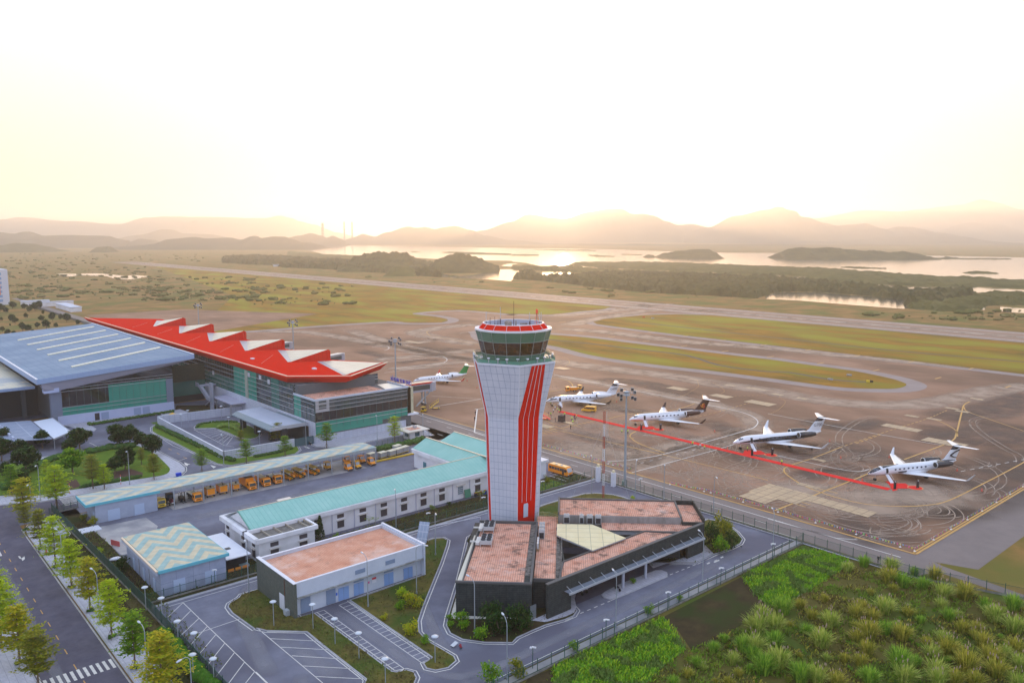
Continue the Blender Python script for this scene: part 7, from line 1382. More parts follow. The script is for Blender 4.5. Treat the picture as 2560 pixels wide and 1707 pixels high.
for t, x, y, hx, hy, nm in LMP:
    a_, b_ = G(t, x, y); hh = 9.8; p_ = G(t, hx, hy, hh); d = math.atan2(p_[1]-b_, p_[0]-a_)
    # height from the head's own pixel
    lamp('curved grey street lamp '+nm, a_, b_, d, hh if t != 'K6' else 6.5, 2.0)
def disc(label, x, y, h=4.6):
    e = thing('post_lamp', label, 'post lamp', (x,y,.05), 0, 'disc topped post lamps'); m = MB(); m.tube((0,0,0),(0,0,h-.25),.07,n=6); m.build('pole', poleM, e); m = MB(); m.lathe((0,0,h-.25), [(.1,0),(.55,.1),(.6,.18),(.4,.3),(.02,.36)], 12); m.build('lamp_head', headM, e); return e
for t, x, y, nm in (('C1',165,1045,'left of the utility building dark end wall'),('C1',525,1072,'before the front corner of the utility building'),('C1',727,1212,'upper one in the strip between the bays'),('C1',947,1350,'middle one in the strip between the bays'),('C1',1190,1600,'lower one in the strip between the bays'),('C1',1645,1383,'on the rounded tip of the planted island'),
    ('C0',1342,905,'outside the corner of the chevron roofed building'),('C0',1492,1010,'at the top corner of the left car park'),('C0',1640,1235,'first along the left car park fence'),('C0',1793,1350,'second along the left car park fence'),('C0',1780,1560,'third along the left car park fence, larger looking'),('C0',1968,1600,'fourth along the left car park fence'),
    ('B0',1728,720,'beside the wall behind the sunken car park'),('B0',2103,785,'in the shrubs of the sunken car park'),('B0',2230,800,'before the canopy piers'),('B1',35,925,'inside the sunken car park near its front wall'),('B0',2035,680,'left of the entrance canopy corner'),('B0',1665,760,'inside the left end of the sunken car park')):
    a_, b_ = G(t, x, y); disc('disc topped post lamp '+nm, a_, b_)
for t, x, y, nm in (('C2',190,1435,'first from the left on the near fence'),('C2',862,1170,'second from the left on the near fence'),('C2',1428,905,'third from the left on the near fence'),('C2',1915,672,'fourth from the left on the near fence'),('C3',40,440,'rightmost on the near fence'),('L4',1115,1560,'left one on the fence below the white block'),('L4',2015,1290,'right one on the fence below the white block, near the tower'),('L5',125,1060,'on the fence right beside the tower shaft'),('C0',1975,690,'on the fence before the chevron roofed building'),('L5',2040,1010,'on the airside fence right of the tall mast')):
    a_, b_ = G(t, x, y); e = thing('camera_post', 'white camera post '+nm, 'security camera', (a_,b_,0), R(-60), 'fence camera posts'); m = MB(); m.tube((0,0,0),(0,0,3.6),.06,n=5); m.build('pole', fgreen, e); m = MB(); m.cbox(.2,0,3.65,.7,.2,.2); m.cbox(-.3,0,3.5,.3,.3,.25); m.build('camera', jw, e)
# height bar gate over the ring road, solar board
HB = thing('height_gate', 'white pipe goal shaped gate spanning the ring road beside the tower building', 'gate', (*G('C1',1650,395),0)); a0 = G('C1',1650,330); a1 = G('C1',2060,245)
m = wb(HB); m.path([(a0[0],a0[1],0),(a0[0],a0[1],5.2),(a1[0],a1[1],5.2),(a1[0],a1[1],0)], .07, 6); m.build('pipe', tileW, HB)
SO = thing('solar_board', 'tilted pale solar panel board on a frame behind the utility building', 'solar panel', (97.0,141.5,0), R(35)); m = MB(); m.beam((-1.2,0,.7),(1.2,0,4.6),2.4,.08); m.build('panel', gridmat('solar_cells', (.30,.36,.48), (.6,.62,.68), .8, .8, wd=.03, axes='XY'), SO); m = MB(); [m.tube((x,y,0),(x,y,z),.06,n=4) for x, z in ((-.8,1.0),(.8,3.6)) for y in (-.9,.9)]; m.build('frame', greyM, SO)
BBd = thing('notice_board', 'green board leaning on the white block beside the louvred windows', 'board', (122.3,158.6,0), 0); m = MB(); m.beam((1.6,1.0,.1),(1.6,1.5,2.2),2.0,.06); m.build('panel', mat('board_green', (.06,.22,.14), .7), BBd)
for k, (x, mm, nm) in enumerate(((126.0,vdk,'dark'),(126.9,mat('bin_olive', (.10,.09,.02)),'olive'),(127.8,mat('bin_brown', (.12,.04,.02)),'brown'),(129.2,mat('bin_blue', (.02,.05,.25)),'blue'))):
    e = thing('waste_drum', nm+' waste drum in the row against the long white block', 'barrel', (x,159.2,0), 0, 'drums by the white block'); m = MB(); m.tube((0,0,0),(0,0,.95),.38,n=10); m.build('drum', mm, e); m = MB(); m.tube((0,0,.95),(0,0,1.02),.4,n=10); m.build('lid', mat('lid_orange', (.45,.15,.03), .6), e)
WT = thing('water_tank', 'round steel water tank on a stand by the long white block', 'water tank', (132.2,159.0,0)); m = MB(); m.ball((0,0,1.9),.55,.55,.6,n=10); m.build('tank', mat('tank_steel', (.45,.46,.5), .3, metal=.7), WT); m = MB(); m.box(-.4,.4,-.4,.4,0,1.3); m.build('stand', vdk, WT)
m = MB(); m.ball((0,0,.6),1.2,.7,.6,n=7,k=4); o = tag(m.build('rubble_heap', mat('rubble', (.3,.27,.25), .95, c2=(.18,.15,.14), scale=2)), 'grey heap of rubble beside the water tank', 'rubble'); o.location = (130.6,158.8,0)
m = MB(); m.box(0,4.4,0,3.4,.02,.3); o = tag(m.build('concrete_slab', tileW), 'pale square slab lying in the dark grass by the left fence', 'slab'); o.location = (*G('C0',745,205),0)
m = MB(); m.ball((0,0,.35),1.3,.9,.3,n=7,k=4); o = tag(m.build('white_pile', tileW), 'low white heap beside the corner of the chevron roofed building', 'heap'); o.location = (*G('C0',1060,440),0)
m = MB(); m.box(0,1.8,0,1.4,0,.6); o = tag(m.build('utility_cover', mat('cover_teal', (.20,.33,.36), .6)), 'teal grey square cover between the white block and the pale utility building', 'cover'); o.location = (*G('C0',2215,520),0)
m = MB(); m.beam((0,0,.7),(1.1,-2.6,.7),.06,1.2); o = tag(m.build('red_barrier', mat('barrier_pink', (.55,.10,.10), .6)), 'red barrier panel standing on the pale concrete yard slab', 'barrier'); o.location = (*G('C0',1020,300),0)
m = MB(); m.box(-.7,.7,-.4,.4,.1,1.0); o = tag(m.build('blue_bin', mat('bin_bright', (.01,.06,.6), .5)), 'bright blue container on the garden pavement beside the shelter roof', 'bin'); o.location = (*G('B0',1640,1215),.13)
m = MB(); m.lathe((0,0,0), [(1.3,1.9),(.05,2.6)], 8); m.tube((0,0,0),(0,0,2.5),.05); o = tag(m.build('parasol', mat('parasol_yellow', (.75,.42,.02), .7)), 'small yellow parasol at the end of the sunken car park wall', 'parasol'); o.location = (*G('B0',1585,690),0)
for k, (x, y, lb) in enumerate((('B0',1110,'right one near the red shrubs'),('B0',642,'left one near the crossing'))):
    a_, b_ = G('B0', (1110,642)[k], (1290,1375)[k]); e = thing('striped_pole', 'red and white banded short pole in the garden, '+lb, 'marker pole', (a_,b_,.1), 0, 'red white garden poles')
    for j in range(5): m = MB(); m.tube((0,0,j*.55),(0,0,(j+1)*.55),.09,n=6); m.build('band', (jred,jw)[j%2], e)
# barrier tape of little flags
for seg, lb in (([(173.9,186),(174.6,154.5),(174.7,147)],'string of small coloured flags along the apron edge behind the tower'),([(172.3,101.5+30),(174.9,120),(174.9,67.4)],'string of small coloured flags along the near apron edge'),([(174.9,67.4),(214,67.2),(252,67.0)],'string of small coloured flags along the right apron edge')):
    e = thing('flag_line', lb, 'bunting', (*seg[0],.1), 0, 'flag lines'); fc = [mat('flag_%s' % n_, c_, .7) for n_, c_ in (('red',(.75,.03,.05)),('yellow',(.75,.65,.05)),('green',(.15,.65,.08)),('pink',(.75,.08,.35)),('white',(.7,.7,.65)),('violet',(.25,.05,.35)),('blue',(.05,.3,.6)))]
    m = wb(e); k = 0
    for p, q in zip(seg, seg[1:]):
        L_ = math.hypot(q[0]-p[0], q[1]-p[1]); n_ = int(L_/.62)
        for i in range(n_):
            f = i/n_; x, y = p[0]+(q[0]-p[0])*f, p[1]+(q[1]-p[1])*f; sag = .22*((i%16)/8-1)**2; dx, dy = (q[0]-p[0])/L_*.2, (q[1]-p[1])/L_*.2; z = .75+sag
            m._a([(x-dx,y-dy,z),(x+dx,y+dy,z),(x,y,z-.42)], [(0,1,2)], (i*5+(i//3)) % 7)
    m.build('flags', fc, e); m = wb(e)
    for p, q in zip(seg, seg[1:]): m.tube((*p,.95),(*q,.95),.012,n=3)
    m.build('cord', jw, e)
    for p, q in zip(seg, seg[1:]):
        L_ = math.hypot(q[0]-p[0], q[1]-p[1])
        for i in range(int(L_/9.9)+1): f = min(1, i*9.9/L_); x, y = p[0]+(q[0]-p[0])*f, p[1]+(q[1]-p[1])*f; m = wb(e); m.tube((x,y,.1),(x,y,1.05),.03,n=4); m.box(x-.2,x+.2,y-.2,y+.2,.1,.2); m.build('post', jw, e)
for t, x, y, nm in (('B3',745,295,'farther grey'),('B3',572,335,'left grey'),('A2',1210,1155,'red and grey'),('A2',1292,1165,'small white')):
    a_, b_ = G(t, x, y); e = thing('guidance_sign', nm+' taxiway sign on the grass island', 'sign', (a_,b_,.1), R(100)); m = MB(); m.box(-1.2,1.2,-.15,.15,.2,1.0); m.build('panel', greyM if 'red' not in nm else jred, e)
a_, b_ = G('B3',935,355); e = thing('guidance_sign', 'black and yellow taxiway sign near the rounded end of the grass island', 'sign', (a_,b_,.1), R(95)); m = MB(); m.box(-1.4,0,-.15,.15,.2,1.1); m.build('black_panel', vdk, e); m = MB(); m.box(0,1.6,-.15,.15,.2,1.1); m.build('yellow_panel', mat('sign_yellow', (.75,.55,.03), .5), e)
# ================= people =================
def body_mesh(name, joints, edges, radii, cols_):
    me = bpy.data.meshes.new(name); me.from_pydata(joints, edges, []); o = bpy.data.objects.new('tmpbody', me); col.objects.link(o)
    o.modifiers.new('s', 'SKIN'); o.modifiers.new('v', 'SUBSURF').levels = 1
    for i, r in enumerate(radii): sv = me.skin_vertices[0].data[i]; sv.radius = (r, r*.8 if r > .1 else r); sv.use_root = (i == 0)
    bpy.context.view_layer.update(); dg = bpy.context.evaluated_depsgraph_get(); em = bpy.data.meshes.new_from_object(o.evaluated_get(dg)); bpy.data.objects.remove(o); em.name = name
    for m_ in cols_: em.materials.append(m_)
    return em
skin = mat('skin', (.42,.22,.14), .6); hair = mat('hair', (.012,.01,.01), .7)
def person_mesh(name, top, legs, pose='stand', arm=None):
    if pose == 'stand': J = [(0,0,.95),(0,0,1.2),(0,0,1.42),(0,0,1.52),(.02,0,1.66),(0,.1,.9),(.02,.11,.5),(0,.12,.06),(.12,.13,.03),(0,-.1,.9),(.0,-.11,.5),(-.02,-.12,.06),(.1,-.13,.03),(0,.19,1.40),(0,.25,1.12),(.06,.24,.86),(0,-.19,1.40),(0,-.25,1.12),(.05,-.24,.86)]
    elif pose == 'walk': J = [(0,0,.93),(.02,0,1.18),(.04,0,1.40),(.05,0,1.5),(.08,0,1.64),(0,.1,.88),(.17,.1,.5),(.26,.1,.08),(.38,.1,.06),(0,-.1,.88),(-.06,-.1,.5),(-.28,-.1,.12),(-.17,-.1,.05),(.04,.19,1.38),(-.1,.24,1.13),(-.12,.22,.9),(.04,-.19,1.38),(.15,-.24,1.14),(.28,-.2,.95)]
    else: J = [(0,0,.38),(.18,0,.62),(.36,0,.78),(.44,0,.86),(.54,0,.95),(0,.13,.36),(.38,.15,.5),(.12,.14,.08),(.25,.14,.04),(0,-.13,.36),(.38,-.15,.5),(.12,-.14,.08),(.25,-.14,.04),(.34,.19,.76),(.45,.22,.5),(.58,.14,.3),(.34,-.19,.76),(.45,-.22,.5),(.58,-.12,.3)]
    E_ = [(0,1),(1,2),(2,3),(3,4),(0,5),(5,6),(6,7),(7,8),(0,9),(9,10),(10,11),(11,12),(2,13),(13,14),(14,15),(2,16),(16,17),(17,18)]
    Rr = [.15,.15,.16,.06,.11,.09,.065,.045,.04,.09,.065,.045,.04,.07,.05,.035,.07,.05,.035]
    me = body_mesh(name, J, E_, Rr, [legs, top, skin, hair, vdk]); zs = {0:(.93 if pose != 'crouch' else .45)}
    for p in me.polygons:
        c = p.center; hd = Vector(c)-Vector(J[4]); da = min((Vector(c)-Vector(J[15])).length, (Vector(c)-Vector(J[18])).length)
        low = min((Vector(c)-Vector(J[7])).length, (Vector(c)-Vector(J[11])).length, (Vector(c)-Vector(J[8])).length, (Vector(c)-Vector(J[12])).length)
        if hd.length < .2 and c.z > J[3][2]-.02: p.material_index = 3 if (hd.z > .03 or hd.x < -.02) else 2
        elif da < .1: p.material_index = 2
        elif low < .1: p.material_index = 4
        elif (pose != 'crouch' and c.z > .93) or (pose == 'crouch' and c.z > .45): p.material_index = 1
        else: p.material_index = 0
        p.use_smooth = True
    return me
hv = mat('vest_lime', (.45,.72,.04), .6, c2=(.55,.8,.08), scale=3); dk = mat('trousers_dark', (.025,.028,.04), .8); wsh = mat('shirt_white', (.6,.6,.62), .8); dsh = mat('suit_dark', (.02,.018,.022), .7); rsh = mat('shirt_maroon', (.25,.02,.03), .8); gsh = mat('shirt_green', (.03,.16,.09), .8); rdsh = mat('jacket_red', (.65,.03,.05), .8)
PM = {(n_, po): person_mesh('body_'+n_, t_, l_, po) for n_, t_, l_, po in (('vest',hv,dk,'stand'),('vest',hv,dk,'walk'),('white',wsh,dk,'stand'),('white',wsh,dk,'walk'),('dark',dsh,dk,'stand'),('dark',dsh,dk,'walk'),('vest',hv,dk,'crouch'),('maroon',rsh,dk,'crouch'),('red',rdsh,rdsh,'walk'),('green',gsh,gsh,'walk'))}
def person(label, x, y, kind, pose='stand', ang=0, z=.1, group=None):
    o = bpy.data.objects.new('person', PM[(kind,pose)]); col.objects.link(o); o.location = (x,y,z); o.rotation_euler = (0,0,ang); tag(o, label, 'person', group); return o
PL = [('K4',285,650,'vest','stand','in a lime vest crouched shadow side of the G600 jet nose wheel'),('K4',318,655,'white','stand','in a white shirt under the nose of the G600 jet'),('K4',340,800,'white','stand','in a white shirt leftmost of the trio before the G600 jet stairs'),('K4',375,745,'white','walk','in a white shirt walking from the G600 jet stairs'),('K4',440,690,'white','stand','in a white shirt on the foot of the G600 jet stairs'),
 ('K4',420,780,'vest','stand','in a lime vest left of the totem at the carpet start'),('K4',465,808,'vest','stand','in a lime vest at the very start of the red carpet'),('K4',560,870,'vest','walk','in a lime vest right of the black draped crate'),('K4',290,870,'vest','stand','in a lime vest beside the red boarding steps'),('K4',240,860,'dark','stand','in dark clothes on the side of the red boarding steps'),
 ('K4',385,975,'dark','stand','in dark clothes left of the black draped crate'),('K4',470,965,'vest','walk','in a lime vest in front of the black draped crate'),('K4',700,962,'vest','stand','in a lime vest leftmost of the group below the carpet'),('K4',765,975,'dark','walk','in dark clothes carrying nothing in the middle of the group below the carpet'),('K4',795,912,'vest','stand','in a lime vest rightmost of the group at the carpet edge'),('K4',755,925,'dark','stand','in dark clothes behind the group below the carpet'),
 ('K4',720,1000,'vest','crouch','in a lime vest crouching nearest the camera below the carpet group'),('K4',680,1130,'dark','stand','in dark clothes standing alone below the carpet group'),('K4',1668,1185,'vest','crouch','in a lime vest crouching left of the tall mast below the carpet'),('K4',1800,1215,'vest','stand','in a lime vest standing just right of the tall mast'),
 ('B2',1657,938,'vest','stand','in a lime vest on the carpet left of the two walkers'),('B2',1727,962,'white','walk','in a white shirt walking beside the carpet'),('B2',1767,972,'vest','walk','in a lime vest walking right of the white shirted walker'),('B2',2160,985,'vest','stand','in a lime vest by the nose of the G700 jet'),('B3',125,1110,'vest','stand','in a lime vest on the carpet between the G700 jet and the last jet'),
 ('K6',295,1332,'dark','stand','in a dark suit leftmost of three by the terminal corner'),('K6',318,1342,'dark','stand','in a dark suit in the middle of three by the terminal corner'),('K6',345,1350,'dark','stand','in a dark suit rightmost of three by the terminal corner'),('K6',1635,1082,'dark','stand','in dark clothes at the top of the white painted line'),('K6',1622,1195,'dark','stand','in dark clothes lower beside the white painted line'),
 ('C0',428,398,'red','walk','in red clothes on the tree lined pavement'),('C0',460,388,'green','walk','in green clothes beside the red clothed walker'),('C1',1885,1265,'maroon','crouch','in a maroon shirt crouching on the road junction'),('C3',1010,470,'dark','stand','in dark clothes at the fence where the tall grass begins')]
for i, (t, x, y, kd, po, lb) in enumerate(PL):
    a_, b_ = G(t, x, y); person('person '+lb, a_, b_, kd, po, (i*2.4) % 6.28, .13 if 'carpet' in lb else (.14 if 'pavement' in lb else .06))
a_, b_ = G('C1',1825,1232); m = MB(); m.beam((-.6,0,.25),(.5,.1,.6),.8,.05); o = tag(m.build('metal_sheet', frameM), 'small grey metal plate beside the crouching person in maroon', 'plate'); o.location = (a_,b_,.05)
# ================= trees, shrubs, tall grass =================
def leafmat(name, c, c2, tr=.45):
    m = mat(name, c, .6, c2=c2, scale=1.1, detail=3, spec=.1); t = m.node_tree; b = t.nodes['Principled BSDF']; N, L = t.nodes.new, t.links.new
    tl = N('ShaderNodeBsdfTranslucent'); L(b.inputs['Base Color'].links[0].from_socket, tl.inputs[0]); mx = N('ShaderNodeMixShader'); mx.inputs[0].default_value = tr
    L(b.outputs[0], mx.inputs[1]); L(tl.outputs[0], mx.inputs[2]); o = [n for n in t.nodes if n.type == 'OUTPUT_MATERIAL'][0]; L(mx.outputs[0], o.inputs[0]); return m
barkM = mat('bark', (.13,.09,.06), .9, c2=(.2,.15,.1), scale=4)
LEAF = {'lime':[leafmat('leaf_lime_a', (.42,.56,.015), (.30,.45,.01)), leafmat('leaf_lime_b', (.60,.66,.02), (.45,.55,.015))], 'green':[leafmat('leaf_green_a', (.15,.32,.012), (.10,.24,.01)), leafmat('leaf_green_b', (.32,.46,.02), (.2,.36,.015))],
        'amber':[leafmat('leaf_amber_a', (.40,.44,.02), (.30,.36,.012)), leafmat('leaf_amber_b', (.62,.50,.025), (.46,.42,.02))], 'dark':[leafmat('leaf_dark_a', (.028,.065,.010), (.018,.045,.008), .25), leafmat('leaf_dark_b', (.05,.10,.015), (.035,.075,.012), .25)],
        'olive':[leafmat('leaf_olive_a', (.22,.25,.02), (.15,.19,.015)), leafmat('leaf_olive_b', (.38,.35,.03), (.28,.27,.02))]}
def leafq(m, c, s, rnd, mi, tilt=.5):
    a = rnd.uniform(0, 2*pi); u = Vector((cos(a), sin(a), rnd.uniform(-tilt,tilt))); v = Vector((-sin(a), cos(a), rnd.uniform(-tilt,tilt))); c = Vector(c); u *= s; v *= s*.55
    m._a([c-u, c-v*.9, c+u, c+v], [(0,1,2,3)], mi)
def tiered(kind, seed, H_=1.0):
    """terminalia: flat leafy tiers on a straight stem, nominal height 9"""
    r = random.Random(seed); e = thing('street_tree', 't', 'tree'); m = MB(); m.path([(0,0,0),(.05,0,3),(0,.05,6),(0,0,8.4)], [.14,.10,.06,.02], 6); 
    for a in (0,2.1,4.2): m.tube((.7*cos(a),.7*sin(a),0),(0,0,1.7),.035,n=3)
    c = MB(); nt_ = 7
    for k in range(nt_):
        z = 2.7+k*.92+r.uniform(-.15,.15); rr = (2.9-.30*k)*r.uniform(.8,1.12) if k else 1.9*r.uniform(.8,1.1); nb = 8 if k < 5 else 5; a0 = r.uniform(0,6.28)
        for j in range(nb):
            a = a0+2*pi*j/nb+r.uniform(-.25,.25); R_ = rr*r.uniform(.65,1.15); rise = R_*r.uniform(.12,.30); m.tube((0,0,z-.2),(R_*cos(a),R_*sin(a),z+rise),.035,.01,n=3)
            for i in range(62):
                f = r.uniform(.18,1.05); sp = .24+.34*f; x, y = R_*f*cos(a)+r.gauss(0,sp*.55), R_*f*sin(a)+r.gauss(0,sp*.55)
                leafq(c, (x,y,z+rise*f+r.gauss(0,.07)), r.uniform(.12,.24), r, 0 if r.random() < .55 else 1, .35)
    for i in range(60): leafq(c, (r.gauss(0,.35), r.gauss(0,.35), 8.4+r.uniform(-.5,.5)), .2, r, 1, .6)
    m.build('trunk', barkM, e); c.build('crown', LEAF[kind], e); return e
def rounded(kind, seed, wide=1.0, tall=6.0):
    r = random.Random(seed); e = thing('shade_tree', 't', 'tree'); m = MB(); m.path([(0,0,0),(.1,0,1.4),(0,.1,tall*.6)], [.17,.13,.06], 6)
    for j in range(6): a = j*1.05+r.uniform(-.2,.2); m.tube((.05,0,1.5+.1*j),(1.4*wide*cos(a),1.4*wide*sin(a),3.2+r.uniform(-.4,.8)),.07,.02,n=4)
    c = MB(); cl = []
    for k in range(30):
        a, ph = r.uniform(0,2*pi), r.uniform(-1.0,1.4); q = r.uniform(.5,1); cl.append((q*1.9*wide*cos(a)*cos(ph), q*1.9*wide*sin(a)*cos(ph), tall*.54+q*tall*.34*sin(ph), r.uniform(.7,1.15)))
    for x, y, z, s_ in cl:
        for i in range(75):
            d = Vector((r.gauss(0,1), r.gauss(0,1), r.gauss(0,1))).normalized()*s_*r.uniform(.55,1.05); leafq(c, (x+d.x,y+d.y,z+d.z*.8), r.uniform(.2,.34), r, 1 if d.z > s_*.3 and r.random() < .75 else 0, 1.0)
    m.build('trunk', barkM, e); c.build('crown', LEAF[kind], e); return e
USED = {}
def plant(proto_key, maker, loc, rot, scale, name, label, cat, group):
    if proto_key not in USED:
        e = maker(); USED[proto_key] = e; e.location = loc; e.rotation_euler = (0,0,rot); e.scale = scale
    else: e = dup(USED[proto_key], loc, rot, scale=scale)
    e.name = name; e['label'] = label; e['category'] = cat
    if group: e['group'] = group
    elif 'group' in e: del e['group']
    return e
def hpx(t, x, y, yt):
    """height of something whose foot is at (x,y) and top at yt in the photo"""
    a, b = G(t, x, y); lo, hi = 0.5, 30.0; oy, s = TL[t][1], TL[t][2]
    X, Y = a*cos(YAW)-b*sin(YAW), a*sin(YAW)+b*cos(YAW)
    v = (853.5-(oy+yt/s))/CF; z = Y*(v*cos(PITCH)-sin(PITCH))/(cos(PITCH)+v*sin(PITCH))+CH; return a, b, max(1.0, z)
rr = random.Random(21)
TT = [('C0',235,170,-70,'olive','first small street tree past the road bend'),('C0',375,345,-30,'olive','sparse olive street tree, second past the road bend'),('C0',512,515,35,'lime','bright lime street tree above the person in red'),('C0',660,700,245,'lime','lime green street tree fourth along the pavement'),('C0',830,915,420,'amber','amber tinted street tree mid pavement before the concrete yard'),('C0',1030,1160,612,'lime','brightest lime street tree on the right pavement'),('C0',1240,1440,915,'green','green street tree on the right pavement above the zebra crossing'),('C0',1500,1760,1090,'amber','amber orange street tree nearest the bottom edge, right pavement'),
 ('C0',15,1240,520,'lime','tall lime tree on the left pavement cut by the photo edge'),('C0',185,1400,850,'amber','amber tree on the left pavement, middle of three'),('C0',358,1620,1075,'olive','thin olive tree on the left pavement near the crossing'),('C0',-60,900,430,'lime','tree at the left edge beside the road arrow'),
 ('B0',225,1640,1230,'amber','amber tinted tree at the junction left of the crossing'),('B0',525,1510,1105,'lime','lime tree standing beside the zebra crossing'),('B0',110,1380,1100,'green','green layered tree at the left edge of the garden'),('B0',960,1335,1100,'lime','lime layered tree at the garden edge left of the red shrubs'),('B0',855,1330,1010,'olive','yellow olive layered tree in the garden centre'),('B0',430,1240,1060,'lime','lime layered tree deep in the garden left side'),('B0',1300,1110,955,'olive','small olive layered tree behind the garden lawn'),('B0',1415,1245,1005,'olive','broad yellow green layered tree at the right tip of the garden'),
 ('B0',1855,1175,960,'green','layered tree standing at the road corner by the arrow'),('B0',2262,1095,870,'green','layered tree before the sunken car park front wall, left of two'),('B0',2215,930,790,'olive','olive layered tree inside the sunken car park behind the wall'),('B1',650,955,720,'green','wide layered tree before the terminal podium'),('B1',1275,905,660,'lime','yellow green tree at the terminal corner by the guard house'),('B1',268,1030,840,'green','bright green tree before the sunken car park front wall, right of two'),('B1',200,925,720,'olive','darker tree behind the sunken car park wall under the canopy')]
PR = {}
for i, (t, x, y, yt, kd, lb) in enumerate(TT):
    a_, b_, h_ = hpx(t, x, y, yt); v_ = i % 2; h_ = min(h_, 12)
    wd = {'B':1.0,'C':.92}[t[0]]; sxy = h_/9*wd*rr.uniform(1.15,1.35)
    plant(('t',kd,v_), lambda: tiered(kd, 10+v_*7+len(kd)), (a_,b_,.1), rr.uniform(0,6), (sxy,sxy,h_/9), 'street_tree', lb, 'tree', 'layered trees along roads and garden')
m = MB()
for t, x, y, yt, kd, lb in TT[:11]:
    a_, b_ = G(t, x, y)
    e = thing('tree_planter', 'planted bed under the '+lb, 'planter', (a_,b_,.13), 0, 'beds under the street trees'); q = MB(); q.box(-.75,.75,-.75,.75,0,.12); q.build('kerb', kerbM, e); q = MB(); [q.ball((rr.uniform(-.45,.45), rr.uniform(-.45,.45), .3), .35, .35, .28, n=5, k=3) for _ in range(6)]; q.build('leaves', hedM, e)
RT = [('B0',1080,945,745,'first of the dark round trees above the garden lawn'),('B0',1190,935,748,'second of the dark round trees above the garden lawn'),('B0',1310,975,822,'third dark round tree above the lawn, smaller'),('B0',1400,1025,838,'fourth dark round tree, nearest the kerb road'),('B0',735,972,768,'dark round tree right of the white roofed shelter'),('B0',392,955,802,'dark round tree before the grey shed roofs'),('B0',640,1012,878,'dark low tree under the white roofed shelter'),('B0',240,1185,940,'large dark round tree at the left of the garden'),('B0',180,1060,893,'dark tree behind the large one at the garden left'),
 ('B0',670,1190,972,'broad rounded tree in the garden centre left'),('B0',1060,1190,1040,'very dark low tree above the red shrubs'),('B0',1150,1160,955,'dark tree on the garden lawn behind the lamp'),('B0',35,935,780,'dark tree at the left edge beside the shed fins'),('B0',15,1075,860,'dark tree at the left edge, second from the sheds'),('B0',60,1240,1095,'dark shrubby tree at the left edge of the garden'),('B0',190,1330,1160,'dark tree in the garden corner near the lamp')]
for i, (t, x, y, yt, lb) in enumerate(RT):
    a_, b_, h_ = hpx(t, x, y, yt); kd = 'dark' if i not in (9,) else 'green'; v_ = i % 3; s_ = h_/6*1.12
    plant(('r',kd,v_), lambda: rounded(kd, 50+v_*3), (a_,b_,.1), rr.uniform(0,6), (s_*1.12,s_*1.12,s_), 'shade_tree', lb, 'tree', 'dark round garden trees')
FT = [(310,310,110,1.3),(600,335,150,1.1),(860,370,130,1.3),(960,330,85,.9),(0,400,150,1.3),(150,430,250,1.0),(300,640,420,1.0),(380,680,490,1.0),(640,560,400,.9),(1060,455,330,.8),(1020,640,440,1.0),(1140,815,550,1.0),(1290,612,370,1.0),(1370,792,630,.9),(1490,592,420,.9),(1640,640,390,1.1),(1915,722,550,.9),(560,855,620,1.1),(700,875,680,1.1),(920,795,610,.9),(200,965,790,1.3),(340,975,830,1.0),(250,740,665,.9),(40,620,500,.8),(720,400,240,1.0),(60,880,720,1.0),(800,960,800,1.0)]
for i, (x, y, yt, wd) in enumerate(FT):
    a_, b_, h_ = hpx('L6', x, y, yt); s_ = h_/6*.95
    plant(('r','dark',i % 3), lambda: rounded('dark', 50), (a_,b_,0), rr.uniform(0,6), (s_*wd,s_*wd,s_), 'orchard_tree', 'dark bushy tree in the grassy plot behind the blue hall roof', 'tree', 'dark trees behind the blue hall')
